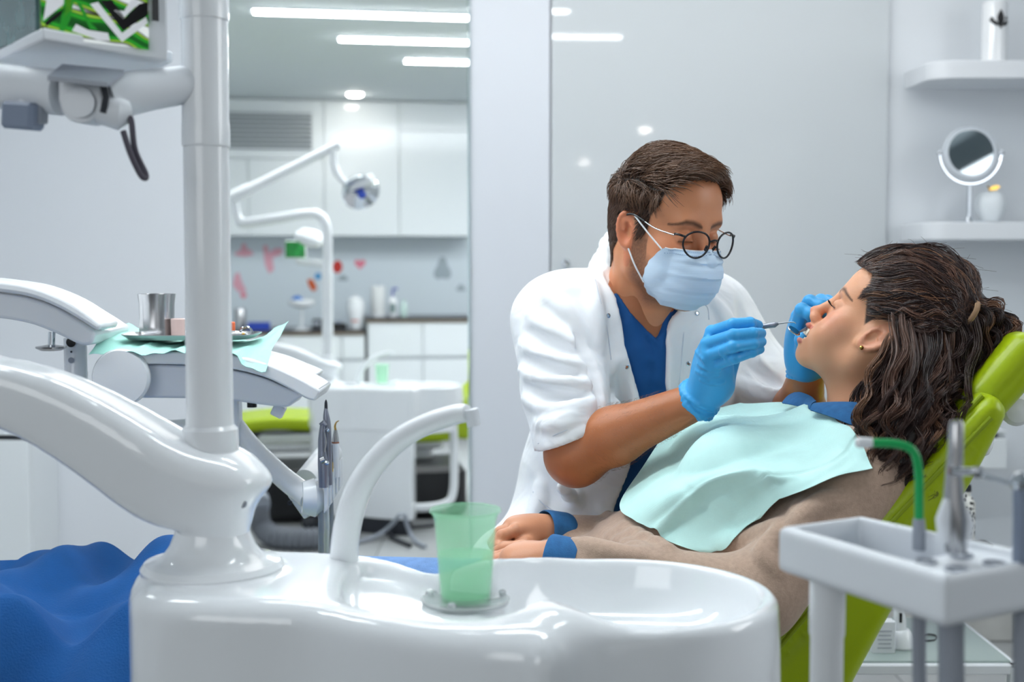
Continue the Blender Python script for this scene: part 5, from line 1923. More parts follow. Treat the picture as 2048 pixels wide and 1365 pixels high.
skin_m = mat('skin_tan', (205, 150, 120), 0.42, attr=True, sss=0.12, bump=(420, 0.10))
hairm = mat('hair', (60, 42, 32), 0.33, attr=True, spec=0.5)
coat_m = mat('coat_cotton', (244, 246, 249), 0.75, bump=(13, 0.9), sheen=0.1)
for n_ in coat_m.node_tree.nodes:
    if n_.type == 'BUMP':
        n_.inputs['Distance'].default_value = 0.010
    if n_.type == 'TEX_NOISE':
        n_.inputs['Detail'].default_value = 1.5
        n_.inputs['Distortion'].default_value = 1.2
scrub_m = mat('scrub_blue', (8, 80, 144), 0.75, bump=(700, 0.08))
glove_m = mat('nitrile_blue', (64, 164, 226), 0.38, bump=(140, 0.10), spec=0.4)
mask_m = mat('mask_blue', (205, 226, 245), 0.8, wave=(110, 0.05, 0.3, 'Z'))
mask_w = mat('mask_white', (236, 240, 244), 0.8)

# ================================================================== the dentist
man = empty('person', (0.16, 2.46, 0.0), 'seated man in white coat, blue scrubs, face mask, round glasses and blue gloves', 'person')
# ---- head
mf = A(math.sin(math.radians(37)), -math.cos(math.radians(37)), 0)
mf /= np.linalg.norm(mf)
pit = math.radians(11)
m_fwd = mf * math.cos(pit) - A(0, 0, 1) * math.sin(pit)
m_up = mf * math.sin(pit) + A(0, 0, 1) * math.cos(pit)
MR = frame(m_fwd, m_up + A(0.0, 0, 0))
MS = 1.025
ear_w = P(1250, 458, 2.20)
MH = ear_w - MR @ A(0.080, -0.012, 0.0) * MS
mh = head_field(True)
mw = field_world(mh, MH, MR, MS)
mv, mq = mh.mesh((-0.10, -0.125, -0.20), (0.10, 0.14, 0.145), 0.0021)
c0 = np.tile(np.array(lin((212, 144, 104))), (len(mv), 1))
# blush of nose, cheeks, ears
bl_ = np.exp(-((mv[:, 1] - 0.11) ** 2 + mv[:, 0] ** 2 + (mv[:, 2] + 0.03) ** 2) / 0.0006) * 0.5
bl_ += np.exp(-((np.abs(mv[:, 0]) - 0.045) ** 2 + (mv[:, 1] - 0.065) ** 2 + (mv[:, 2] + 0.02) ** 2) / 0.0006) * 0.35
bl_ += (np.abs(mv[:, 0]) > 0.077) * 0.45
c0 = mixc(c0, (204, 106, 76), np.clip(bl_, 0, 0.6))
# stubble
st_ = np.clip((-0.030 - 0.55 * np.clip(mv[:, 1] - 0.035, 0, 1) * 0.6 - mv[:, 2]) / 0.02, 0, 1) * np.clip((mv[:, 1] + 0.005) / 0.02, 0, 1) * np.clip((mv[:, 2] + 0.135) / 0.02, 0, 1)
sd_ = ((mv[:, 1] > 0.008) & (mv[:, 1] < 0.032) & (mv[:, 2] < -0.002) & (mv[:, 2] > -0.06)) * np.clip((-mv[:, 2]) / 0.012, 0, 1)
noise = 0.75 + 0.25 * RNG.random(len(mv))
c0 = mixc(c0, (104, 72, 56), np.clip(st_ + sd_ * 1.0, 0, 1) * 0.80 * noise)
c0 = mixc(c0, (70, 46, 34), brow_mask(mv, 0.0058, 0.0005) * 0.85)
lash = np.clip(1 - np.abs(mv[:, 2] + 0.0045) / 0.002, 0, 1) * (np.abs(np.abs(mv[:, 0]) - 0.031) < 0.014) * (mv[:, 1] > 0.07)
c0 = mixc(c0, (50, 36, 30), lash * 0.9)
lp = np.clip(1.3 - np.abs(mh.ops[0][0](mv)) * 0 - (((mv[:, 0] / 0.024) ** 2 + ((mv[:, 2] + 0.068) / 0.012) ** 2)), 0, 1) * (mv[:, 1] > 0.09)
c0 = mixc(c0, (178, 104, 90), lp * 0.7)
hz = hair_zone(mv)
inh = np.clip(hz / 0.008, 0, 1) * (np.abs(mv[:, 0]) < 0.0765)
c0 = mixc(c0, (50, 36, 29), inh)
head_v = mv * MS @ MR.T + MH

# ---- joints
NB = MH + MR @ A(0, -0.062, -0.19) * MS
RS, LS = P(1104, 640, 2.27), P(1432, 636, 2.42)
TW = (RS - LS) / np.linalg.norm(RS - LS)          # towards his right
CH, BE, PE = P(1286, 735, 2.375), P(1236, 935, 2.45), P(1205, 1140, 2.52)
RE, RWr = P(1152, 905, 2.12), P(1400, 800, 2.03)
LE, LWr = P(1592, 850, 2.33), P(1613, 752, 2.16)
SP = (CH - PE) / np.linalg.norm(CH - PE)
FRONT = np.cross(SP, TW)
if FRONT[1] > 0:
    FRONT = -FRONT


def torso(o, sleeves=True):
    f = Field()
    f.ecap(PE, BE, 0.186 - o, 0.178 - o, TW, 0.70, 0.05)
    f.ecap(BE, CH, 0.178 - o, 0.190 - o, TW, 0.66, 0.05)
    f.cap(RS + (LS - RS) * 0.14, RS + (LS - RS) * 0.86, 0.082 - o, None, 0.06)
    f.cap(NB - A(0, 0, 0.035), RS + (LS - RS) * 0.16, 0.062 - o, 0.066 - o, 0.05)
    f.cap(NB - A(0, 0, 0.035), RS + (LS - RS) * 0.84, 0.062 - o, 0.066 - o, 0.05)
    f.ell(CH + FRONT * 0.05 - SP * 0.02, (0.15 - o, 0.09 - o, 0.11 - o), 0.05)
    return f


def tc_ab(q):
    q = np.atleast_2d(q) - CH
    return np.stack([q @ TW, q @ SP], 1)


# ---- coat
coat = torso(0.0)
coat.cap(RS, RS * 0.45 + RE * 0.55, 0.074, 0.072, 0.045)
coat.cap(RS * 0.45 + RE * 0.55, RS * 0.08 + RE * 0.92, 0.072, 0.069, 0.02)
coat.cap(LS, LS * 0.4 + LE * 0.6, 0.070, 0.062, 0.045)
coat.cap(LS * 0.4 + LE * 0.6, LS * 0.25 + LE * 0.75, 0.062, 0.062, 0.02)
# lap and skirt of the coat
coat.cap(P(1150, 1080, 2.44), P(1035, 1150, 2.30), 0.105, 0.095, 0.06)
coat.cap(P(1260, 1120, 2.46), P(1300, 1230, 2.36), 0.105, 0.09, 0.06)
coat.cap(P(1160, 960, 2.45), P(1150, 1100, 2.47), 0.095, 0.11, 0.05)
surf0 = [torso(0.0)]


def on_coat(px, py):
    return coat.march(px, py)


# folds: ridges and valleys laid on the cloth
folds_u = [
    [(1062, 632), (1100, 660), (1150, 690), (1185, 730)],
    [(1044, 690), (1090, 712), (1140, 728), (1186, 748)],
    [(1042, 742), (1090, 760), (1150, 766), (1192, 776)],
    [(1050, 800), (1100, 818), (1160, 812), (1200, 800)],
    [(1090, 586), (1130, 622), (1168, 680)],
    [(1075, 850), (1120, 846), (1180, 822)],
    [(1180, 560), (1190, 620), (1200, 700)],
    [(1228, 720), (1232, 800), (1212, 868)],
    [(1250, 770), (1265, 830), (1262, 880)],
    [(1110, 950), (1150, 1000), (1230, 1030)],
    [(1085, 960), (1080, 1000), (1064, 1040)],
    [(1420, 600), (1450, 640), (1470, 700)],
    [(1490, 640), (1500, 700), (1540, 760)],
    [(1500, 740), (1540, 775), (1575, 785)],
    [(1470, 760), (1520, 790), (1560, 800)]]
folds_s = [
    [(1150, 672), (1176, 716), (1196, 770), (1207, 830)],
    [(1048, 660), (1100, 688), (1160, 712)],
    [(1042, 716), (1090, 736), (1160, 752)],
    [(1046, 772), (1100, 790), (1170, 792)],
    [(1240, 740), (1246, 810), (1230, 870)],
    [(1478, 600), (1488, 660), (1510, 730)],
    [(1495, 720), (1530, 756), (1566, 770)]]
add = []
for sgn, lst in ((1, folds_u), (-1, folds_s)):
    for ln in lst:
        pts = [coat.march(x, y) for x, y in ln]
        add.append((sgn, smooth_path(pts, 9)))
for sgn, pts in add:
    n = len(pts)
    d = np.array([0, -1.0, 0.0])
    prof = np.sin(np.linspace(0.15, math.pi - 0.15, n))
    if sgn > 0:
        coat.chain([p - d * (0.007 - 0.005 * q) for p, q in zip(pts, prof)], list(0.004 + 0.008 * prof), 0.013)
    else:
        coat.chain([p + d * (0.0045 - 0.0015 * q) for p, q in zip(pts, prof)], list(0.002 + 0.008 * prof), 0.011, 's')
# open front: everything before the scrubs between the two edges goes
edges_l = [(1236, 560), (1238, 610), (1252, 690), (1272, 760), (1286, 812), (1280, 880), (1262, 940), (1236, 1004), (1216, 1060)]
edges_r = [(1290, 1060), (1330, 1000), (1338, 900), (1338, 770), (1338, 690), (1339, 610), (1345, 560)]
base_t = torso(0.0)
gap = [tc_ab(base_t.march(x, y))[0] for x, y in edges_l + edges_r]
gsd = poly_sd(gap)


def gap_fn(Q):
    ab = tc_ab(Q)
    return np.maximum(gsd(ab), -((Q - CH) @ FRONT) - 0.02)


coat.fn(gap_fn, CH - SP * 0.1, 0.5, 0.006, 's')
# neck hole and sleeve mouths
coat.cap(NB + A(0, 0, -0.01), NB + (MH - NB) * 0.8, 0.068, 0.078, 0.01, 's')
# stand-up collar
for pts, r in (([(1235, 470, 2.46), (1216, 486, 2.40), (1208, 520, 2.34), (1210, 560, 2.295), (1222, 600, 2.27), (1232, 640, 2.262)], 0.013), ([(1218, 505, 2.45), (1200, 525, 2.39), (1192, 555, 2.33), (1200, 600, 2.29), (1220, 640, 2.27)], 0.015),
               ([(1395, 600, 2.37), (1372, 612, 2.325), (1350, 640, 2.31)], 0.014)):
    coat.chain(smooth_path([P(*p) for p in pts], 10), r, 0.012)
RM = RS * 0.22 + RE * 0.78
ax_ = (RE - RS) / np.linalg.norm(RE - RS)
mo = (P(1072, 902, 2.13) - P(1204, 848, 2.13))
mo /= np.linalg.norm(mo)
hn = np.cross(mo, np.array([0.25, 1, 0.1]))
hn /= np.linalg.norm(hn)
if hn @ ax_ < 0:
    hn = -hn
hem = RS * 0.12 + RE * 0.88


def sleeve_cut(Q):
    return np.maximum(-((Q - hem) @ hn), np.linalg.norm(Q - (hem + hn * 0.09) - np.outer((Q - hem) @ hn - 0.09, hn), axis=1) - 0.088)


coat.fn(sleeve_cut, hem + hn * 0.09, 0.15, 0.004, 's')
coat.cap(hem + hn * 0.042, hem + hn * 0.07, 0.057, 0.062, 0.006, 's')
coat.box(LS * 0.2 + LE * 0.8 + (LE - LS) * 0.22, (0.10, 0.10, 0.04), 0.005, 0.006, 's', frame(np.cross((LE - LS), A(0, 1, 0)), LE - LS)[:, [0, 1, 2]])
v, q = coat.mesh((-0.16, 2.0, 0.55), (0.66, 2.75, 1.36), 0.0046)
coat_o = raw_mesh('coat', v, q, coat_m, man)
cw = coat

# snaps on the plackets
for (px, py) in ((1216, 632), (1254, 734), (1394, 627), (1376, 728)):
    p = coat.march(px, py)
    nn = coat.grad(p[None])[0]
    MB().lathe(p, [(0.0042, -0.001), (0.0042, 0.0016), (0.0028, 0.002), (0.0022, 0.0008), (0.0004, 0.0008)], 16, nn).build('snap', M['chrome'], coat_o)
# seams of pocket and placket as fine cords
for ln in ([(1066, 984), (1082, 1005), (1110, 1024), (1144, 1034), (1180, 1040)], [(1190, 560), (1200, 600), (1214, 660), (1222, 720)], [(1372, 600), (1366, 680), (1358, 770)],
           [(1418, 640), (1412, 612), (1380, 604)], [(1460, 742), (1476, 738)], [(1076, 888), (1130, 862), (1206, 838)]):
    pts = smooth_path([coat.march(x, y) for x, y in ln], 24)
    MB().tube(pts, 0.0011, 6).build('seam', mat('seam_thread', (206, 212, 222), 0.8), coat_o)

# ---- scrub top with a V neck
scr_f = torso(0.016)
vn = [tc_ab(base_t.march(x, y))[0] for x, y in ((1222, 560), (1231, 586), (1262, 628), (1300, 668), (1322, 690), (1330, 668), (1339, 620), (1346, 570), (1300, 540))]
vsd = poly_sd(vn)
scr_f.fn(lambda Q: np.maximum(vsd(tc_ab(Q)), -((Q - CH) @ FRONT) - 0.05), CH + SP * 0.1, 0.3, 0.004, 's')
scr_f.cap(NB + A(0, 0, 0.015), NB + (MH - NB) * 0.8, 0.056, 0.072, 0.01, 's')
# bound edge of the V
ve = [(1233, 592), (1262, 634), (1300, 674), (1322, 694), (1331, 668), (1338, 630)]
scr_f.chain([base_t.march(x, y) + A(0, 0.0155, 0) for x, y in ve], 0.0055, 0.004)
for ln in ([(1275, 700), (1290, 760), (1300, 800)], [(1325, 700), (1318, 760)], [(1262, 650), (1300, 720)]):
    scr_f.chain([base_t.march(x, y) + A(0, 0.017, 0) for x, y in ln], 0.005, 0.014)
v, q = scr_f.mesh((-0.12, 2.1, 0.6), (0.56, 2.75, 1.34), 0.0052)
raw_mesh('scrub_top', v, q, scrub_m, man)

# ---- body: torso, arms, legs under the clothes
bd = torso(0.024)
bd.cap(NB - A(0, 0, 0.03), NB + (MH - NB) * 0.45, 0.055, 0.056, 0.03)
bd.cap(RS, RE, 0.044, 0.042, 0.03)
mid = RE * 0.68 + RWr * 0.32
bd.cap(RE, mid, 0.044, 0.046, 0.03)
bd.cap(mid, RWr, 0.046, 0.029, 0.02)
bd.ell(RE + A(0.0, 0.01, -0.012), (0.045, 0.045, 0.045), 0.03)
bd.cap(LS, LE, 0.052, 0.044, 0.03)
mid2 = LE * 0.68 + LWr * 0.32
bd.cap(LE, mid2, 0.043, 0.044, 0.03)
bd.cap(mid2, LWr, 0.044, 0.030, 0.02)
RK, LK = A(-0.12, 2.62, 0.58), A(0.42, 2.66, 0.56)
for s, kn in ((1, RK), (-1, LK)):
    hip = PE + TW * 0.09 * s
    bd.cap(hip, kn, 0.085, 0.062, 0.05)
    an = kn + A(0.02, 0.10, -0.48)
    bd.cap(kn, an, 0.058, 0.040, 0.03)
    bd.cap(an, an + A(0.0, -0.13, -0.035), 0.040, 0.036, 0.02)
bv, bq = bd.mesh((-0.35, 1.9, 0.0), (0.70, 2.95, 1.36), 0.0065)
bc = np.tile(np.array(lin((176, 108, 68))), (len(bv), 1))
legs = bv[:, 2] < 0.66
bc[legs & (bv[:, 1] > 2.3)] = lin((14, 82, 156))
bc[bv[:, 2] < 0.10] = lin((230, 232, 235))
V = np.vstack([head_v, bv])
Q = np.vstack([mq, bq + len(head_v)])
body_o = raw_mesh('body', V, Q, skin_m, man, np.vstack([c0, bc]))

# ---- forearm hairs (fine, dark)
n = 1000
t = RNG.random(n)
an_ = RNG.random(n) * 2 * math.pi
axf = (RWr - RE) / np.linalg.norm(RWr - RE)
e1 = np.cross(axf, A(0, 0, 1))
e1 /= np.linalg.norm(e1)
e2 = np.cross(axf, e1)
seed = RE + np.outer(0.05 + 0.75 * t, RWr - RE) + 0.07 * (np.cos(an_)[:, None] * e1 + np.sin(an_)[:, None] * e2)
for _ in range(8):
    seed = seed - bd.grad(seed) * bd(seed)[:, None]
g = bd.grad(seed)
dr = axf * 0.6 - A(0, 0, 0.5) + RNG.normal(0, 0.3, (n, 3))
dr -= g * (dr * g).sum(1)[:, None]
dr /= np.linalg.norm(dr, axis=1)[:, None]
L = 0.005 + 0.006 * RNG.random(n)
paths = np.stack([seed + L[:, None] * s * dr + g * (0.0006 + 0.0035 * math.sin(s * 2.2)) for s in (0, 0.33, 0.66, 1)], 1)
v, q, cc = strands(paths, np.array([0.00011, 0.0001, 0.00008, 0.00005]), 'arm_hair', hairm, man, 3, np.tile(np.array(lin((134, 94, 70))), (n, 1)))
raw_mesh('arm_hair', v, q, hairm, man, cc)

# ---- hair: short sides, swept top
roots_i = np.nonzero((hz > 0.001) & (np.abs(mv[:, 0]) < 0.078))[0]
pick = RNG.choice(roots_i, 9500)
rt = mv[pick] + RNG.normal(0, 0.0012, (len(pick), 3))
nr = mh.grad(rt, 0.004)
top = np.clip((rt[:, 2] - 0.055) / 0.035, 0, 1) * np.clip((rt[:, 1] + 0.10) / 0.05, 0, 1)
L = 0.013 + 0.004 * RNG.random(len(rt)) + top * (0.050 + 0.022 * RNG.random(len(rt)))
L *= np.clip(0.45 + hz[pick] / 0.03, 0.45, 1)
L *= 1 - 0.55 * top * np.clip((rt[:, 1] - 0.0) / 0.05, 0, 1) * np.clip((0.03 - rt[:, 0]) / 0.05, 0, 1)
side_dir = np.stack([rt[:, 0] * 0, -0.55 * np.ones(len(rt)), -0.8 * np.ones(len(rt))], 1)
wob = np.sin(rt[:, 0] * 95 + rt[:, 1] * 60) * 0.30
top_dir = np.stack([-0.62 + wob * 0.6, 0.62 + 0 * wob, 0.12 + wob * 0.3], 1)
dr = side_dir * (1 - top[:, None]) + top_dir * top[:, None]
dr += RNG.normal(0, 0.10, dr.shape)
clump = np.stack([np.sin(rt @ A(260, 130, 40)), np.sin(rt @ A(90, 210, 160) + 1), np.sin(rt @ A(150, 60, 240) + 2)], 1) * 0.12
dr += clump * (0.4 + top[:, None])
K = 9
p = rt - nr * 0.001
paths = [p]
for k_ in range(1, K):
    s = k_ / (K - 1)
    g = mh.grad(p, 0.004)
    front = np.clip((rt[:, 1] - 0.03) / 0.03, 0, 1)
    lift = (0.30 * (1 - s)) * (1 - top) + top * (1.15 + 0.5 * front - (1.75 + 0.1 * front) * s)
    d = dr - g * (dr * g).sum(1)[:, None]
    d = d / (np.linalg.norm(d, axis=1)[:, None] + 1e-9) + g * lift[:, None]
    d /= np.linalg.norm(d, axis=1)[:, None]
    p = p + d * (L / (K - 1))[:, None]
    dd = mh(p)
    mn = 0.0015 + top * 0.006
    push = np.clip(mn - dd, 0, 1)
    p = p + g * push[:, None]
    paths.append(p)
paths = np.stack(paths, 1)
cols = np.array(lin((78, 56, 44))) * (0.65 + 0.7 * RNG.random(len(rt)))[:, None]
warm = np.clip(top * (0.3 + 0.7 * np.sin(rt[:, 1] * 80 + rt[:, 0] * 160) ** 2), 0, 1) * 0.5
cols = mixc(cols, (134, 98, 72), warm)
rad = np.outer(0.00055 + 0.0002 * RNG.random(len(rt)), np.array([1, 1, 1, 1, 0.95, 0.85, 0.7, 0.5, 0.25]))
v, q, cc = strands(paths, rad, 'hair', hairm, man, 3, cols)
v = v * MS @ MR.T + MH
hair_o = raw_mesh('hair', v, q, hairm, man, cc)

# ---- face mask
def ML(p):
    return np.asarray(p) * MS @ MR.T + MH


zs_ = [-0.016, -0.030, -0.045, -0.060, -0.075, -0.092, -0.106, -0.117]
yc_ = [0.1055, 0.1190, 0.1265, 0.1285, 0.1260, 0.1195, 0.1080, 0.088]
wx_ = [0.0560, 0.0585, 0.0605, 0.0610, 0.0600, 0.0570, 0.0500, 0.0385]
ys_ = [0.066, 0.050, 0.040, 0.034, 0.030, 0.030, 0.028, 0.026]
G = []
NI, NJ = 40, 49
for i in range(NI):
    t = i / (NI - 1) * 7
    k_ = np.arange(8)
    z, yc, wx, ysd = [np.interp(t, k_, a) for a in (zs_, yc_, wx_, ys_)]
    pleat = 0.0036 * (((t * 0.62 + 0.2) % 1.0) - 0.5) * (1 if 0.9 < t < 6.4 else 0)
    row = []
    for j in range(NJ):
        a = (j / (NJ - 1) - 0.5) * 2
        th = a * math.pi / 2
        ex_ = 0.85
        x = wx * math.copysign(abs(math.sin(th)) ** ex_, a)
        y = ysd + (yc - ysd) * abs(math.cos(th)) ** 0.9
        pin = max(0.0, abs(a) - 0.75) / 0.25
        zz_ = z + (-0.062 - z) * 0.30 * pin * (1 if z < -0.06 else 0.25)
        wrinkle = 0.0011 * math.sin(t * 5 + a * 9) * abs(a)
        row.append((x, y + pleat * math.cos(th) + wrinkle, zz_ + 0.0012 * math.sin(a * 14 + t * 2) * pin))
    G.append(row)
G = np.array(G)
gs = G.reshape(-1, 3)
dd = mh(gs)
gr_n = mh.grad(gs)
gs = gs + gr_n * np.clip(0.0022 - dd, 0, 0.02)[:, None]
G = gs.reshape(NI, NJ, 3)
Gw = ML(gs).reshape(NI, NJ, 3)
mask_o = MB().sheet(Gw[::-1], 0.0007).build('face_mask', mask_m, man, angle=60)
# top hem, stitched
hem_pts = Gw[0]
MB().tube(hem_pts, 0.0011, 6).build('hem', mask_w, mask_o)
for i_ in (1, 3):
    q_ = Gw[i_] + (MR @ A(0, 0.0009, 0))
    mb = MB()
    for a in range(2, NJ - 3):
        mb.tube([q_[a] * 0.75 + q_[a + 1] * 0.25, q_[a] * 0.25 + q_[a + 1] * 0.75], 0.00045, 5)
    mb.build('stitching', mat('stitch_blue', (124, 158, 196), 0.8), mask_o)
loop1 = [Gw[1, -1], ML(A(0.0765, 0.016, 0.018)), ML(A(0.083, 0.0, 0.033))]
for sx, j in ((1, -1), (-1, 0)):
    for i_, e in ((1, A(sx * 0.0795, 0.006, 0.026)), (26, A(sx * 0.0815, 0.004, -0.030))):
        a, b = Gw[i_, j], ML(e)
        m_ = (a + b) / 2 + MR @ A(sx * 0.0015, 0.0, 0.0)
        w_ = mw(m_[None])[0]
        m_ = m_ + MR @ A(sx, 0, 0) * max(0, 0.002 - w_)
        MB().tube(smooth_path([a, m_, b], 12), 0.0015, 8).build('ear_loop', mask_w, mask_o)

# ---- glasses
gl = MB()
frame_m = mat('dark_frame', (26, 25, 30), 0.25)
lens_c = {}
rims = []
for s in (1, -1):
    c = A(s * 0.0335, 0.1110, -0.003)
    pts = []
    for t in np.linspace(0, 2 * math.pi, 41)[:-1]:
        x, z = 0.0242 * math.cos(t), 0.0215 * math.sin(t)
        z += 0.0012 * math.cos(2 * t)
        pts.append(c + A(x, -0.012 * (abs(c[0] + x) / 0.058) ** 2 + 0.006, z))
    pts = np.array(pts)
    rims.append(pts)
    ring = np.vstack([pts, pts[:2]])
    gl.tube(ML(ring), 0.0017, 8, cap=False)
gl.tube(ML(smooth_path([A(0.0098, 0.1165, 0.002), A(0, 0.120, 0.005), A(-0.0098, 0.1165, 0.002)], 10)), 0.0016, 8)
for s in (1, -1):
    gl.tube(ML(np.array([A(s * 0.056, 0.106, 0.008), A(s * 0.063, 0.101, 0.010), A(s * 0.067, 0.092, 0.010)])), 0.0020, 8)
    gl.tube(ML(smooth_path([A(s * 0.010, 0.113, -0.006), A(s * 0.008, 0.108, -0.014)], 4)), 0.0024, 8)
glo = gl.build('glasses', frame_m, man, angle=180)
for s in (1, -1):
    MB().tube(ML(smooth_path([A(s * 0.067, 0.092, 0.008), A(s * 0.0735, 0.055, 0.012), A(s * 0.0770, 0.028, 0.020)], 12)), 0.0014, 8).build('temple', M['steel'], glo)
    MB().tube(ML(smooth_path([A(s * 0.0770, 0.030, 0.020), A(s * 0.0800, 0.004, 0.027), A(s * 0.0820, -0.014, 0.022), A(s * 0.0805, -0.028, 0.004)], 12)), 0.0020, 8).build('temple_tip', frame_m, glo)
for pts in rims:
    c = pts.mean(0)
    n = len(pts)
    mb = MB()
    mb.add(ML(np.vstack([pts, [c + A(0, 0.0012, 0)]])), [(i, (i + 1) % n, n) for i in range(n)])
    mb.build('lens', mat('lens_glass', (250, 252, 255), 0.02, trans=1.0, ior=1.03), glo, angle=180)

# ---- gloved right hand
def hand_mesh(name, fl, lo, hi, m, parent, h=0.0023):
    v, q = fl.mesh(lo, hi, h)
    return raw_mesh(name, v, q, m, parent)


gh = Field()
W0 = RWr
wax = (RWr - RE) / np.linalg.norm(RWr - RE)
mcp = [P(1424, 664, 1.985), P(1414, 688, 1.968), P(1418, 711, 1.962), P(1430, 731, 1.965)]
gh.cap(P(1395, 802, 2.035), P(1418, 772, 2.02), 0.033, 0.031, 0.02)
for i, p in enumerate(mcp):
    gh.cap(P(1418, 776, 2.02), p, 0.026, 0.0112, 0.012)
gh.ell(P(1428, 735, 2.005), (0.030, 0.020, 0.045), 0.02, 'u', frame(A(0.2, 1, 0), A(-0.05, 0, 1)))
gh.cap(P(1440, 770, 2.03), P(1462, 720, 2.05), 0.021, 0.015, 0.02)
fing = [[mcp[0], P(1466, 649, 1.940), P(1500, 646, 1.945), P(1516, 651, 1.962)],
        [mcp[1], P(1466, 671, 1.915), P(1505, 667, 1.925), P(1522, 667, 1.945)],
        [mcp[2], P(1466, 694, 1.908), P(1506, 688, 1.922), P(1523, 684, 1.940)],
        [mcp[3], P(1470, 717, 1.918), P(1504, 705, 1.930), P(1520, 699, 1.945)]]
for fg, r0 in zip(fing, (0.0098, 0.0100, 0.0096, 0.0088)):
    finger(gh, fg, r0, r0 * 0.82, 0.0015)
finger(gh, [P(1460, 722, 2.05), P(1488, 684, 2.045), P(1512, 660, 2.015)], 0.0125, 0.0098)
for pts in ([(1374, 770), (1396, 796), (1424, 816)], [(1368, 776), (1390, 802), (1418, 820)]):
    pass
# cuff: creased ring round the wrist
cuff_c = P(1393, 803, 2.037)
cu_ax = (P(1418, 772, 2.02) - P(1393, 803, 2.037))
cu_ax /= np.linalg.norm(cu_ax)
ca = np.cross(cu_ax, A(0, 1, 0))
ca /= np.linalg.norm(ca)
cb_ = np.cross(cu_ax, ca)
for off, r in ((-0.004, 0.0355), (0.004, 0.0352), (0.013, 0.034)):
    ringp = [cuff_c + cu_ax * (off + 0.003 * math.sin(2 * t + off * 300)) + r * (math.cos(t) * ca + math.sin(t) * cb_) for t in np.linspace(0, 2 * math.pi, 25)]
    gh.chain(ringp, 0.0022, 0.004)
# creases of the stretched glove
for ln in ([(1392, 742), (1410, 750), (1436, 752)], [(1396, 728), (1412, 738), (1440, 742)], [(1392, 702), (1404, 716), (1412, 730)], [(1402, 760), (1425, 768), (1448, 765)], [(1440, 700), (1446, 712), (1452, 716)]):
    pts = [gh.march(x, y) for x, y in ln]
    gh.chain(smooth_path(pts, 6), 0.0016, 0.004)
hand_mesh('glove', gh, P(1340, 840, 2.10) - A(0.02, 0.25, 0.02), P(1550, 600, 2.10) + A(0.02, 0.03, 0.02), glove_m, man)

# ---- gloved left hand behind the patient's mouth
g2 = Field()
lm = [P(1594, 655, 2.10), P(1600, 632, 2.12), P(1612, 622, 2.15), P(1622, 618, 2.18)]
g2.cap(P(1613, 728, 2.15), P(1612, 712, 2.14), 0.0305, 0.030, 0.02)
for p in lm:
    g2.cap(P(1612, 724, 2.14), p, 0.025, 0.0135, 0.016)
g2.ell(P(1605, 682, 2.13), (0.026, 0.03, 0.045), 0.02)
finger(g2, [lm[0], P(1604, 620, 2.072), P(1620, 628, 2.062), P(1630, 646, 2.066)], 0.0118, 0.0092)
finger(g2, [lm[1], P(1620, 604, 2.090), P(1642, 612, 2.075), P(1652, 630, 2.075)], 0.0122, 0.0095)
finger(g2, [lm[2], P(1642, 602, 2.12), P(1662, 610, 2.10), P(1668, 630, 2.09)], 0.0118, 0.009)
finger(g2, [lm[3], P(1655, 602, 2.15), P(1676, 612, 2.13), P(1680, 630, 2.12)], 0.0105, 0.008)
finger(g2, [P(1606, 705, 2.10), P(1604, 680, 2.07), P(1622, 662, 2.06)], 0.0135, 0.0098)
for off in (0.0, 0.008):
    cc_ = P(1613, 750, 2.158) + A(0, 0, off)
    g2.chain([cc_ + 0.0320 * A(math.cos(t), math.sin(t), 0.12 * math.sin(t + 1)) for t in np.linspace(0, 2 * math.pi, 25)], 0.0022, 0.004)
hand_mesh('glove', g2, P(1570, 770, 2.16) - A(0.02, 0.16, 0.02), P(1690, 580, 2.16) + A(0.02, 0.06, 0.02), glove_m, man)

# ---- tools in the hands
pr = empty('dental_probe', P(1530, 653, 1.99), 'thin grey dental probe held in the gloved right hand', 'dental tool')
MB().tube([P(1470, 664, 2.02), P(1535, 652, 1.995), P(1549, 650, 1.99), P(1557, 647.5, 1.988)], [0.0042, 0.0042, 0.0046, 0.0018], 14).build('handle', hg, pr)
MB().tube(smooth_path([P(1556, 648, 1.988), P(1575, 645.5, 1.985), P(1588, 645, 1.982), P(1592, 648, 1.981)], 12), np.linspace(0.0011, 0.0005, 12), 8).build('needle', M['chrome'], pr)
mt = empty('mouth_mirror', P(1600, 664, 2.04), 'small round mouth mirror held in the gloved left hand at her lips', 'dental tool')
MB().tube([P(1640, 642, 2.06), P(1614, 657, 2.045), P(1600, 664, 2.035)], [0.0035, 0.003, 0.0016], 12).build('handle', hg, mt)
mcx = P(1588, 662, 2.03)
max_ = A(0.50, -0.42, 0.80)
MB().lathe(mcx, [(0.0008, -0.0015), (0.0108, -0.0012), (0.0115, 0.0), (0.0108, 0.0012)], 28, max_).build('rim', M['steel'], mt)
MB().lathe(mcx, [(0.0104, 0.0010), (0.0104, 0.0014), (0.0003, 0.0014)], 28, max_).build('glass', M['mirror'], mt)

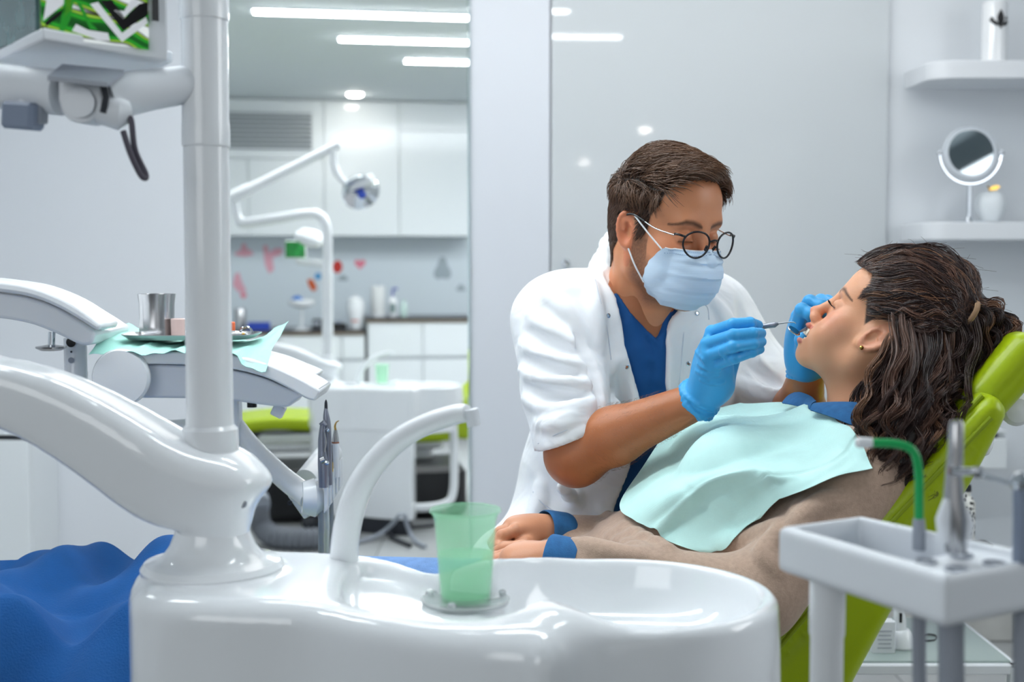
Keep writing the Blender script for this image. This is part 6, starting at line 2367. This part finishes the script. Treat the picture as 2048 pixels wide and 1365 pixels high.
# ---- his stool
so = empty('stool', (0.16, 2.56, 0.0), 'white round stool that the seated man sits on, hidden behind the chair', 'stool')
MB().lathe((0.16, 2.56, 0), [(0.02, 0.40), (0.17, 0.40), (0.185, 0.42), (0.185, 0.455), (0.17, 0.47), (0.001, 0.475)], 36).build('seat', M['white_soft'], so)
MB().lathe((0.16, 2.56, 0), [(0.03, 0.05), (0.03, 0.25), (0.022, 0.25), (0.022, 0.41)], 20).build('column', M['chrome'], so)
for k_ in range(5):
    a = k_ * 2 * math.pi / 5 + 0.3
    MB().tube([A(0.16, 2.56, 0.07), A(0.16 + 0.25 * math.cos(a), 2.56 + 0.25 * math.sin(a), 0.045)], [0.022, 0.014], 12).build('leg', M['chrome'], so)
    MB().lathe((0.16 + 0.25 * math.cos(a), 2.56 + 0.25 * math.sin(a), 0.0), [(0.016, 0), (0.018, 0.004), (0.018, 0.03), (0.01, 0.036)], 16).build('castor', M['dark'], so)

# ================================================================== the patient
wo = empty('person', (0.2, 2.03, 0.0), 'reclining woman with long curly dark hair, beige sweater over denim shirt, smiling open-mouthed', 'person')
w_f = A(-0.749, 0.318, 0.581)
w_f /= np.linalg.norm(w_f)
w_u = A(0.567, -0.145, 0.811)
WR = frame(w_f, w_u)
WS = 0.911
WH = A(0.577, 2.02, 1.1695)
neck_l = WR.T @ (P(1706, 866, 2.02) - WH) / WS
wh = head_field(False, neck_l)
ww = field_world(wh, WH, WR, WS)
wv, wq = wh.mesh((-0.12, -0.20, -0.24), (0.12, 0.14, 0.145), 0.0019)
c1 = np.tile(np.array(lin((217, 158, 122))), (len(wv), 1))
bl_ = np.exp(-((wv[:, 1] - 0.112) ** 2 + wv[:, 0] ** 2 + (wv[:, 2] + 0.033) ** 2) / 0.0003) * 0.35
bl_ += np.exp(-((np.abs(wv[:, 0]) - 0.045) ** 2 + (wv[:, 1] - 0.066) ** 2 + (wv[:, 2] + 0.025) ** 2) / 0.0006) * 0.5
bl_ += (np.abs(wv[:, 0]) > 0.078) * 0.25
c1 = mixc(c1, (214, 122, 104), np.clip(bl_, 0, 0.6))
c1 = mixc(c1, (76, 50, 40), brow_mask(wv, 0.0054, 0.003) * 0.9)
lash = np.clip(1 - np.abs(wv[:, 2] + 0.004) / 0.0022, 0, 1) * (np.abs(np.abs(wv[:, 0]) - 0.031) < 0.015) * (wv[:, 1] > 0.07)
c1 = mixc(c1, (36, 26, 24), lash)
lipu = ((wv[:, 0] / 0.027) ** 2 + ((wv[:, 2] + 0.0560) / 0.0068) ** 2) < 1
lipl = ((wv[:, 0] / 0.025) ** 2 + ((wv[:, 2] + 0.0855) / 0.0072) ** 2) < 1
c1 = mixc(c1, (196, 108, 102), ((lipu | lipl) & (wv[:, 1] > 0.076)) * 0.75)
inm = ((wv[:, 0] / 0.025) ** 2 + ((wv[:, 2] + 0.069) / 0.0066) ** 2 < 1) & (wv[:, 1] < 0.091) & (wv[:, 1] > 0.05)
c1 = mixc(c1, (120, 40, 40), inm * 0.9)
whz = hair_zone(wv, False)
c1 = mixc(c1, (44, 30, 26), np.clip(whz / 0.006, 0, 1) * (np.abs(wv[:, 0]) < 0.0765))
whead = wv * WS @ WR.T + WH


def WL(p):
    return np.asarray(p, float) * WS @ WR.T + WH


# ---- joints
wNB = P(1704, 856, 2.02)
wLS, wRS = A(0.525, 1.865, 0.962), A(0.525, 2.205, 0.962)
wC, wB, wP = A(0.395, 2.035, 0.895), A(0.270, 2.035, 0.795), A(0.150, 2.035, 0.690)
wLE, wLW = P(1512, 1196, 1.80), P(1112, 1120, 1.89)
wRE, wRW = P(1400, 1096, 2.26), P(1098, 1066, 2.10)
TY = A(0, 1, 0)


def wtorso(o):
    f = Field()
    f.ecap(wP, wB, 0.172 - o, 0.150 - o, TY, 0.78, 0.05)
    f.ecap(wB, wC, 0.150 - o, 0.166 - o, TY, 0.74, 0.05)
    f.cap(wLS + A(0.0, 0.04, 0), wRS - A(0, 0.04, 0), 0.066 - o, None, 0.06)
    f.cap(wNB + A(-0.01, 0, -0.02), wLS + A(0, 0.03, 0), 0.055 - o, 0.06 - o, 0.05)
    f.cap(wNB + A(-0.01, 0, -0.02), wRS - A(0, 0.03, 0), 0.055 - o, 0.06 - o, 0.05)
    for s in (-1, 1):
        f.ell(A(0.335, 2.035 + s * 0.076, 0.955), (0.066 - o, 0.066 - o, 0.068 - o), 0.05)
    return f


# ---- sweater
sw = wtorso(0.0)
sw.cap(wLS, wLE, 0.062, 0.056, 0.04)
ml_ = wLE * 0.5 + wLW * 0.5
sw.cap(wLE, ml_, 0.056, 0.045, 0.03)
sw.cap(ml_, wLW * 0.93 + wLE * 0.07, 0.045, 0.032, 0.02)
sw.cap(wRS, wRE, 0.060, 0.052, 0.04)
mr_ = wRE * 0.5 + wRW * 0.5
sw.cap(wRE, mr_, 0.052, 0.042, 0.03)
sw.cap(mr_, wRW * 0.93 + wRE * 0.07, 0.042, 0.032, 0.02)
sw.ecap(wP, wP + A(-0.10, 0, 0.02), 0.176, 0.165, TY, 0.72, 0.05)
wfold = [[(1200, 1050), (1235, 1085), (1290, 1105)], [(1150, 1085), (1220, 1105), (1300, 1122)], [(1215, 1030), (1262, 1068), (1340, 1098)], [(1440, 1090), (1500, 1080), (1560, 1050)],
         [(1560, 1150), (1530, 1110), (1560, 1060)], [(1640, 1090), (1600, 1060), (1600, 1010)], [(1690, 1000), (1640, 1010), (1600, 1040)]]
for ln in wfold:
    pts = smooth_path([sw.march(x, y) for x, y in ln], 8)
    pr_ = np.sin(np.linspace(0.2, math.pi - 0.2, 8))
    sw.chain([p + A(0, 0.006 - 0.004 * q, 0) for p, q in zip(pts, pr_)], list(0.004 + 0.007 * pr_), 0.015)
sw.cap(wNB + A(0.01, 0, -0.05), WL((0, -0.02, -0.08)), 0.050, 0.085, 0.012, 's')
knit = mat('beige_knit', (178, 152, 134), 0.95, bump=(520, 0.35), sheen=0.25, vary=(160, 0.10))
v, q = sw.mesh((-0.05, 1.70, 0.50), (0.70, 2.42, 1.16), 0.0048)
raw_mesh('sweater', v, q, knit, wo)

# ---- denim shirt: collar and cuffs
denim = mat('denim_blue', (40, 98, 150), 0.85, bump=(650, 0.3), vary=(90, 0.16))
nax = WL((0, -0.03, -0.05)) - wNB
nax /= np.linalg.norm(nax)
near_t = smooth_path([P(*q) for q in ((1630, 806, 1.992), (1664, 804, 1.955), (1700, 804, 1.938), (1738, 806, 1.945), (1772, 798, 1.985))], 30)
near_b = smooth_path([P(*q) for q in ((1620, 820, 1.966), (1662, 834, 1.925), (1704, 850, 1.900), (1742, 858, 1.900), (1782, 850, 1.935))], 30)
far_t = smooth_path([P(*q) for q in ((1632, 806, 2.02), (1622, 796, 2.07), (1602, 788, 2.11), (1590, 788, 2.15))], 20)
far_b = smooth_path([P(*q) for q in ((1622, 820, 2.00), (1606, 816, 2.05), (1580, 810, 2.09), (1566, 808, 2.13))], 20)
for a_, b_ in ((near_t, near_b), (far_t, far_b)):
    G = []
    for s_ in np.linspace(0, 1, 8):
        bulge = 0.006 * math.sin(math.pi * s_)
        G.append([p * (1 - s_) + q * s_ + A(-0.3, -0.6, 0.5) * bulge for p, q in zip(a_, b_)])
    MB().sheet(np.array(G), 0.0028).build('collar', denim, wo, angle=70)
for wr, el in ((wLW, wLE), (wRW, wRE)):
    ax = (wr - el) / np.linalg.norm(wr - el)
    MB().lathe(wr, [(0.031, -0.036), (0.0345, -0.036), (0.0362, -0.030), (0.0368, -0.012), (0.0372, 0.004), (0.0366, 0.0105), (0.0350, 0.0125), (0.0335, 0.010), (0.0325, -0.02)], 32, ax, close=False).build('cuff', denim, wo, angle=60)

# ---- jeans and body
bd2 = wtorso(0.022)
bd2.cap(wNB - A(0.0, 0, 0.02), wNB + nax * 0.02, 0.046, 0.046, 0.03)
for S_, E_, W_ in ((wLS, wLE, wLW), (wRS, wRE, wRW)):
    bd2.cap(S_, E_, 0.045, 0.040, 0.03)
    m_ = E_ * 0.6 + W_ * 0.4
    bd2.cap(E_, m_, 0.040, 0.038, 0.03)
    bd2.cap(m_, W_, 0.038, 0.026, 0.02)
jean = Field()
jean.ecap(wP + A(0.02, 0, 0), wP + A(-0.08, 0, 0.02), 0.168, 0.160, TY, 0.74, 0.05)
for s in (-1, 1):
    hip = wP + A(-0.04, s * 0.085, 0.0)
    kn = A(-0.30, 2.035 + s * 0.095, 0.732 - 0.008 * s)
    an = A(-0.74, 2.035 + s * 0.085, 0.655)
    jean.cap(hip, kn, 0.092, 0.066, 0.03)
    jean.cap(kn, an, 0.062, 0.045, 0.02)
    bd2.cap(hip, kn, 0.06, 0.05, 0.03)
    bd2.cap(kn, an, 0.045, 0.036, 0.02)
    bd2.cap(an, an + A(-0.10, s * 0.01, 0.02), 0.034, 0.028, 0.02)
v, q = jean.mesh((-0.82, 1.80, 0.55), (0.34, 2.28, 0.92), 0.0075)
raw_mesh('jeans', v, q, mat('light_denim', (110, 146, 196), 0.85, bump=(420, 0.3), vary=(60, 0.12)), wo)


# hands lying on the lap, fingers curled
def lap_hand(f, W, kn, thumb, tips, r=0.0095):
    for p in kn:
        f.cap(W, p, 0.024, 0.0125, 0.014)
    f.ell((W + kn[1] + kn[2]) / 3, (0.036, 0.034, 0.020), 0.02)
    for i, (p, t) in enumerate(zip(kn, tips)):
        r0 = r * (1.0, 1.04, 1.0, 0.9)[i]
        f.chain([p] + t, list(np.linspace(r0 * 1.1, r0 * 0.82, len(t) + 1)), 0.003)
        f.ell(t[-1], (r0 * 0.84,) * 3, 0.002)
    f.chain([W * 0.75 + kn[0] * 0.25] + thumb, [0.015, 0.0125, 0.0105, 0.0086], 0.006)


h1 = lambda px, py, Y: P(px, py, Y)
fh = Field()
lap_hand(fh, wRW + A(-0.005, 0, 0), [h1(1032, 1062, 2.05), h1(1028, 1055, 2.075), h1(1030, 1054, 2.10), h1(1036, 1058, 2.125)],
         [h1(1050, 1090, 2.04), h1(1022, 1098, 2.03), h1(1000, 1094, 2.02)],
         [[h1(1004, 1072, 2.035), h1(990, 1092, 2.03), h1(996, 1106, 2.035)], [h1(1000, 1066, 2.06), h1(986, 1086, 2.055), h1(992, 1104, 2.06)],
          [h1(1002, 1064, 2.085), h1(988, 1084, 2.08), h1(994, 1102, 2.085)], [h1(1010, 1066, 2.11), h1(998, 1084, 2.11), h1(1002, 1098, 2.11)]])
nh = Field()
lap_hand(nh, wLW + A(-0.005, 0, 0), [h1(1030, 1104, 1.965), h1(1022, 1112, 1.945), h1(1024, 1120, 1.922), h1(1034, 1128, 1.90)],
         [h1(1046, 1098, 1.98), h1(1010, 1098, 1.99), h1(992, 1104, 1.995)],
         [[h1(990, 1116, 1.965), h1(974, 1126, 1.968), h1(968, 1138, 1.97)], [h1(984, 1124, 1.945), h1(968, 1136, 1.945), h1(966, 1148, 1.95)],
          [h1(988, 1134, 1.92), h1(974, 1146, 1.922), h1(974, 1156, 1.928)], [h1(1000, 1142, 1.90), h1(988, 1152, 1.90), h1(986, 1160, 1.905)]])
parts_v, parts_q, parts_c, off = [whead], [wq], [c1], len(whead)
bv, bq = bd2.mesh((-0.95, 1.70, 0.50), (0.70, 2.42, 1.16), 0.0075)
for (vv, qq, cc_) in ((bv, bq, (212, 152, 116)),) + tuple((*fl.mesh(P(950, 1180, 2.0) - A(0.03, 0.16, 0.03), P(1120, 1040, 2.0) + A(0.05, 0.2, 0.03), 0.0021), (208, 146, 112)) for fl in (fh, nh)):
    parts_v.append(vv)
    parts_q.append(qq + off)
    parts_c.append(np.tile(np.array(lin(cc_)), (len(vv), 1)))
    off += len(vv)
raw_mesh('body', np.vstack(parts_v), np.vstack(parts_q), skin_m, wo, np.vstack(parts_c))

# ---- teeth, lashes, earring
tf = Field()
for i in range(-4, 5):
    a = i * 0.19
    tf.box((0.0225 * math.sin(a) * 1.25, 0.0758 + 0.0250 * math.cos(a), -0.0655), (0.0039, 0.0030, 0.0068), 0.0016, 0.001, 'u', np.array([[math.cos(a), math.sin(a), 0], [-math.sin(a), math.cos(a), 0], [0, 0, 1.0]]).T @ np.eye(3))
for i in range(-3, 4):
    a = i * 0.19
    tf.box((0.0205 * math.sin(a) * 1.2, 0.0715 + 0.0225 * math.cos(a), -0.0785), (0.0032, 0.0026, 0.0026), 0.0014, 0.001)
v, q = tf.mesh((-0.035, 0.06, -0.086), (0.035, 0.108, -0.056), 0.0009)
raw_mesh('teeth', WL(v), q, mat('tooth_white', (240, 232, 214), 0.2, coat=0.3), wo)
pl = []
for s in (-1, 1):
    for t in np.linspace(-1, 1, 34):
        x = s * (0.031 + 0.0125 * t)
        y = 0.0905 - 0.0045 * t * t - 0.002 * (t > 0) * t
        b = A(x, y, -0.0035 - 0.0008 * t * t)
        pl.append([b, b + A(s * 0.001 * t, 0.004, 0.0002), b + A(s * 0.0025 * t, 0.0078, 0.0018), b + A(s * 0.004 * t, 0.0105, 0.0045)])
v, q, _ = strands(np.array(pl), np.array([0.00042, 0.00036, 0.00026, 0.0001]), '', hairm, wo, 3)
raw_mesh('eyelashes', WL(v), q, M['black'], wo)
MB().lathe(WL((-0.084, 0.001, -0.030)), [(0.0028, -0.0015), (0.0034, 0), (0.0022, 0.0018), (0.0003, 0.0022)], 18, (0, -1, 0.1)).build('earring', M['gold'], wo)

# ---- hair
vol = Field()
cl = lambda p: WL(p)
vol.ell(cl((0, -0.020, 0.055)), (0.088, 0.108, 0.088), 0.02, 'u', WR)
vol.ell(P(1845, 594, 2.025), (0.098, 0.096, 0.066), 0.02, 'u', frame(A(0, 1, 0), A(0.12, 0, 1)))
vol.ell(P(1796, 572, 2.025), (0.050, 0.083, 0.044), 0.03, 'u', frame(A(0, 1, 0), A(-0.3, 0, 1)))
vol.ell(P(1915, 660, 2.0), (0.060, 0.09, 0.065), 0.03)
vol.ell(P(1975, 690, 2.0), (0.042, 0.075, 0.070), 0.03)
vol.cap(P(1830, 690, 1.97), P(1812, 870, 1.875), 0.062, 0.064, 0.03)
vol.cap(P(1890, 690, 2.0), P(1850, 870, 1.90), 0.060, 0.052, 0.03)
vol.cap(P(1812, 870, 1.875), P(1798, 965, 1.83), 0.064, 0.030, 0.03)
vol.cap(P(1822, 700, 1.965), P(1785, 860, 1.88), 0.048, 0.050, 0.03)
vol.ell(cl((0, 0.085, -0.03)), (0.075, 0.075, 0.085), 0.012, 's', WR)
vol.ell(cl((-0.085, 0.035, -0.03)), (0.035, 0.045, 0.05), 0.012, 's', WR)
vol.ell(cl((-0.092, -0.016, 0.0)), (0.036, 0.036, 0.043), 0.010, 's', WR)
inner = Field()
inner.fn(lambda Q: vol(Q) + 0.010, (WH + P(1850, 850, 1.96)) / 2, 0.45)
inner.M = 0.05
v, q = inner.mesh(P(1690, 1000, 1.8) - A(0, 0.06, 0.02), P(2060, 480, 2.2) + A(0.02, 0.05, 0.06), 0.0045)
hv = []
TIE = P(1940, 626, 1.925)


def on_hair(px, py, off=0.002):
    return vol.march(px, py, off)


guides = []
# swept back from the hairline to the tie
sweep = [[(1736, 520), (1775, 502), (1836, 500), (1900, 532), (1932, 590), (1938, 622)],
         [(1730, 534), (1776, 522), (1842, 522), (1900, 560), (1930, 600), (1936, 624)],
         [(1734, 556), (1782, 548), (1842, 552), (1890, 580), (1924, 610), (1936, 626)],
         [(1738, 580), (1784, 580), (1842, 585), (1890, 604), (1920, 618), (1934, 628)],
         [(1742, 606), (1786, 610), (1842, 612), (1885, 622), (1915, 628), (1932, 632)],
         [(1748, 630), (1794, 636), (1842, 640), (1880, 640), (1915, 636), (1932, 636)],
         [(1762, 642), (1804, 656), (1850, 658), (1890, 650), (1918, 642), (1934, 640)],
         [(1748, 512), (1796, 492), (1852, 490), (1910, 522), (1940, 575), (1942, 620)],
         [(1764, 506), (1806, 486), (1862, 484), (1920, 520), (1946, 575), (1946, 620)]]
for g_ in sweep:
    guides.append((smooth_path([on_hair(x, y + 20 * min(1.0, max(0.0, (610 - y) / 100))) for x, y in g_], 30), 0))
# loose curls falling to the lower right
fall = [[(1808, 665), (1792, 720), (1776, 780), (1762, 850), (1770, 920), (1790, 985)],
        [(1806, 690), (1780, 740), (1760, 790), (1748, 850), (1764, 905), (1784, 960)],
        [(1806, 655), (1806, 720), (1790, 790), (1790, 860), (1796, 930), (1800, 990)],
        [(1830, 650), (1835, 720), (1815, 800), (1812, 870), (1820, 930), (1806, 985)],
        [(1850, 650), (1862, 730), (1842, 800), (1838, 870), (1842, 930), (1830, 975)],
        [(1880, 648), (1890, 720), (1872, 790), (1862, 850), (1868, 910), (1856, 950)],
        [(1905, 645), (1912, 710), (1900, 770), (1885, 830), (1890, 870), (1880, 910)],
        [(1815, 655), (1822, 750), (1800, 830), (1776, 890), (1768, 940), (1780, 975)],
        [(1810, 700), (1784, 744), (1758, 800), (1744, 850), (1752, 905), (1776, 950)]]
for g_ in fall:
    guides.append((smooth_path([on_hair(x, y) for x, y in g_], 36), 1))
pony = [[(1940, 622), (1975, 622), (2004, 650), (2012, 690), (1996, 730)],
        [(1940, 626), (1970, 640), (1990, 680), (1990, 720), (2006, 742)],
        [(1938, 630), (1960, 660), (1966, 710), (1950, 760), (1962, 800)],
        [(1936, 634), (1945, 680), (1936, 740), (1922, 790), (1932, 830)],
        [(1942, 618), (1985, 628), (2016, 668), (2018, 712), (1982, 748)],
        [(1938, 632), (1952, 690), (1958, 740), (1986, 752), (2002, 722)],
        [(1934, 636), (1928, 690), (1912, 750), (1902, 800), (1914, 840)]]
for g_ in pony:
    guides.append((smooth_path([on_hair(x, y) for x, y in g_], 30), 2))
K = 25
P_, C_, KD = [], [], []
base_cols = np.array([lin((66, 47, 42)), lin((48, 35, 34)), lin((96, 68, 56)), lin((128, 92, 70))])
for gi, (gpath, kind) in enumerate(guides):
    t_old = np.linspace(0, 1, len(gpath))
    tt = np.linspace(0, 1, K)
    gp = np.stack([np.interp(tt, t_old, gpath[:, a]) for a in range(3)], 1)
    T = np.gradient(gp, axis=0)
    T /= np.linalg.norm(T, axis=1)[:, None]
    nl = (17, 18, 13)[kind]
    for li in range(nl):
        # a lock: a bundle running beside the guide, curling about its own axis
        w0 = RNG.normal(0, 1, 3)
        depth = abs(RNG.normal(0, 1))
        side = w0 * A(0.013, 0.0, 0.013) + A(0, 1, 0) * (depth * 0.030 if kind != 0 else depth * 0.05)
        if kind == 0:
            side = w0 * A(0.0055, 0.0, 0.0055) - A(0, 0, 0.004) + A(0, depth * 0.055, 0)
        lock = gp + side * (1 - (0.75 * tt[:, None] if kind == 0 else 0.0))
        amp = (0.0056, 0.0112, 0.0125)[kind] * (0.7 + 0.6 * RNG.random())
        wl = (2.8, 3.0, 2.6)[kind] * (0.8 + 0.5 * RNG.random())
        ph = RNG.random() * 6.28
        e1_ = np.cross(T, A(0.2, 1, 0.3))
        e1_ /= np.linalg.norm(e1_, axis=1)[:, None]
        e2_ = np.cross(T, e1_)
        env = np.clip(tt * (1.6 if kind else 3.0), 0, 1)
        curl = amp * env[:, None] * (np.cos(2 * math.pi * wl * tt + ph)[:, None] * e1_ + 0.7 * np.sin(2 * math.pi * wl * tt + ph)[:, None] * e2_)
        lock = lock + curl
        if kind == 0:
            # keep the swept hair on the head, bulging over it
            d_ = vol(lock)
            g__ = vol.grad(lock, 0.004)
            tgt = 0.003 * RNG.random() + 0.002
            lock = lock + g__ * np.clip(tgt - d_, 0, 0.05)[:, None] * (np.abs(side[1]) < 0.2)
        col_l = base_cols[RNG.choice(4, p=(0.40, 0.28, 0.22, 0.10))]
        ns = 20
        for s_ in range(ns):
            th, rr_ = RNG.random() * 6.28, 0.0062 * math.sqrt(RNG.random()) * (1.0 if kind else 1.15)
            pinch = np.interp(tt, [0, 0.12, 0.6, 1.0], [0.8, 1.0, 0.85, 0.35])
            off_ = rr_ * pinch[:, None] * (math.cos(th) * e1_ + math.sin(th) * e2_)
            fr = 0.0034 * np.sin(2 * math.pi * (2 + 2 * RNG.random()) * tt + RNG.random() * 6)[:, None] * e1_ * tt[:, None]
            cut = 0.82 + 0.18 * RNG.random()
            st0 = 0.05 * RNG.random() if kind == 0 else 0.0
            pth = lock + off_ + fr
            P_.append(np.stack([np.interp(st0 + tt * (cut - st0), tt, pth[:, a]) for a in range(3)], 1))
            C_.append(col_l * (0.75 + 0.5 * RNG.random()))
            KD.append(kind)
P_ = np.array(P_)
# the ear stays clear
ql = (P_ - WH) @ WR / WS
KD = np.array(KD)
C_ = np.array(C_)
bad = (((ql[..., 0] + 0.090) / 0.040) ** 2 + ((ql[..., 1] + 0.016) / 0.033) ** 2 + (ql[..., 2] / 0.037) ** 2 < 1) | \
    ((ql[..., 1] > 0.036) & (ql[..., 2] < 0.030) & (ql[..., 0] < 0.0)) | ((ql[..., 1] > 0.060) & (ql[..., 2] < 0.078))
keep = np.ones(len(P_), bool)
for i in np.nonzero(bad.any(1))[0]:
    last = np.nonzero(bad[i])[0].max() + 1
    if KD[i] != 0 or last > K * 0.6:
        keep[i] = False
        continue
    kk = np.linspace(last, K - 1, K)
    P_[i] = np.stack([np.interp(kk, np.arange(K), P_[i][:, a]) for a in range(3)], 1)
P_, C_ = P_[keep], C_[keep]
rad = np.outer(0.00052 + 0.0002 * RNG.random(len(P_)), np.interp(np.linspace(0, 1, K), [0, 0.08, 0.7, 1], [0.25, 1, 0.9, 0.25]))
sv, sq, sc_ = strands(P_, rad, '', hairm, wo, 3, np.array(C_))
# flyaway hairs over the crown
FL = []
for i in range(150):
    px = RNG.uniform(1716, 1990)
    py = np.interp(px, [1716, 1740, 1800, 1860, 1920, 1950, 2000], [520, 505, 490, 485, 515, 570, 640]) + RNG.uniform(0, 26)
    p = on_hair(px, py, 0.001)
    d_ = RNG.normal(0, 1, 3) * A(1, 0.5, 0.7) + A(0.4, 0, 0.7)
    d_ /= np.linalg.norm(d_)
    L_h = RNG.uniform(0.008, 0.022)
    k_ = np.linspace(0, 1, K)[:, None]
    bend = RNG.normal(0, 1, 3)
    FL.append(p + d_ * L_h * k_ + bend * 0.012 * k_ ** 2 + A(0.0, 0, -0.012) * k_ ** 2)
fv, fq, fc = strands(np.array(FL), np.full((len(FL), K), 0.00022), '', hairm, wo, 3, np.tile(np.array(lin((70, 50, 42))), (len(FL), 1)))
hv_c = np.tile(np.array(lin((38, 27, 24))), (len(v), 1))
raw_mesh('hair', np.vstack([v, sv, fv]), np.vstack([q, sq + len(v), fq + len(v) + len(sv)]), hairm, wo, np.vstack([hv_c, sc_, fc]))
# hair tie
MB().tube([TIE + 0.019 * (math.cos(t) * A(0.25, 0.75, 0.55) + math.sin(t) * A(0.35, -0.66, 0.66)) for t in np.linspace(0, 2 * math.pi, 25)], 0.0042, 10).build('hair_tie', mat('tan_tie', (150, 120, 92), 0.8), wo)

# ================================================================== paper bib lying over her chest
rows = [[(1347, 843, 2.22), (1292, 925, 2.13), (1240, 1008, 2.03), (1268, 1040, 1.95), (1320, 1074, 1.91), (1362, 1102, 1.895), (1410, 1131, 1.88)],
        [(1385, 832, 2.22), (1345, 895, 2.12), (1312, 965, 2.00), (1342, 990, 1.91), (1378, 1025, 1.90), (1418, 1060, 1.885), (1464, 1088, 1.865)],
        [(1430, 820, 2.22), (1405, 868, 2.11), (1388, 930, 1.97), (1402, 955, 1.90), (1440, 985, 1.89), (1478, 1018, 1.875), (1514, 1045, 1.85)],
        [(1480, 809, 2.21), (1470, 850, 2.10), (1465, 905, 1.95), (1490, 935, 1.865), (1526, 955, 1.835), (1546, 978, 1.83), (1558, 1001, 1.82)],
        [(1540, 806, 2.19), (1545, 840, 2.09), (1555, 888, 1.94), (1580, 918, 1.86), (1600, 944, 1.82), (1615, 960, 1.80), (1626, 974, 1.785)],
        [(1595, 808, 2.16), (1610, 834, 2.07), (1630, 868, 1.94), (1650, 898, 1.86), (1668, 920, 1.82), (1682, 936, 1.80), (1690, 948, 1.788)],
        [(1606, 810, 2.13), (1632, 820, 2.04), (1664, 838, 1.945), (1694, 858, 1.895), (1715, 882, 1.855), (1730, 908, 1.825), (1745, 938, 1.79)]]
ctrl = np.array([[P(*c) for c in r] for r in rows])
# densify both ways with smooth curves
d1_ = np.array([smooth_path(ctrl[:, j], 43) for j in range(7)]).transpose(1, 0, 2)
dn = np.array([smooth_path(d1_[i], 49) for i in range(43)])
# the paper lies on the sweater where that stands higher
fl_ = dn.reshape(-1, 3)
for _ in range(3):
    d_ = sw(fl_)
    g_ = sw.grad(fl_, 0.004)
    fl_ = fl_ + g_ * np.clip(0.004 - d_, 0, 0.03)[:, None]
dn = fl_.reshape(dn.shape)
ii, jj = np.meshgrid(np.arange(43), np.arange(49), indexing='ij')
# fold lines of the unfolded sheet
crease = 0.0022 * np.exp(-((ii - 21) / 0.9) ** 2) - 0.0020 * np.exp(-((ii - 10) / 0.9) ** 2) + 0.0022 * np.exp(-((jj - 17) / 0.9) ** 2) - 0.0018 * np.exp(-((jj - 33) / 0.9) ** 2)
crease += 0.0012 * np.sin(ii * 0.45 + jj * 0.2) * np.sin(jj * 0.33 + 1)
crease += 0.008 * np.exp(-((jj - 29 + (ii - 10) * 0.15) / 1.5) ** 2) * np.clip((23 - ii) / 5, 0, 1) + 0.006 * np.exp(-((ii - 21 + (jj - 38) * 0.1) / 1.2) ** 2) * np.clip((jj - 27) / 4, 0, 1) * np.clip((47 - jj) / 6, 0, 1)
dn[..., 2] += crease
dn[..., 1] -= crease * 0.8
bib_m = mat('bib_paper', (198, 238, 234), 0.8, wave=(260, 0.16, 0.1, 'Z'), vary=(30, 0.04))
tag(MB().sheet(dn, 0.0007).build('paper_bib', bib_m, angle=80), 'pale turquoise paper bib spread over the woman\'s chest', 'bib')

# ================================================================== blue cloth over the leg end of the chair
ncol, nrow = 110, 60
G = []
for j in range(nrow):
    row = []
    for i in range(ncol):
        x = -1.12 + 0.62 * i / (ncol - 1)
        y = 1.74 + 0.50 * j / (nrow - 1)
        z = 0.735 + 0.02 * math.cos((x + 0.62) * 6)
        z += 0.020 * math.sin(11 * x + 9 * y + 1.5 * math.sin(7 * y)) + 0.012 * math.sin(23 * x - 14 * y + 2 * math.sin(9 * x)) + 0.006 * math.sin(41 * x + 30 * y)
        z += 0.03 * math.exp(-((x + 0.82) / 0.09) ** 2) + 0.022 * math.exp(-((x + 0.53) / 0.07) ** 2) - 0.03 * math.exp(-((x + 0.66) / 0.05) ** 2)
        z += 0.012 * (j / nrow) + 0.012
        q_ = x * 0.8 + y * 0.6
        z += 0.016 * (abs(math.sin(9.5 * q_ + 1.2 * math.sin(6 * (x - y)))) ** 0.7 - 0.5) + 0.007 * (abs(math.sin(17 * (x - 0.7 * y) + 1.5 * math.sin(8 * y))) - 0.5)
        dy = max(0.0, 1.83 - y)
        z -= dy * 1.3
        row.append((x, y, z))
    G.append(row)
tag(MB().sheet(np.array(G)[:, ::-1], 0.003).build('cloth', mat('royal_blue_cloth', (3, 74, 136), 0.9, bump=(300, 0.5), vary=(14, 0.12)), angle=70), 'crumpled royal blue cloth in the lower left corner beside the dental unit', 'cloth')
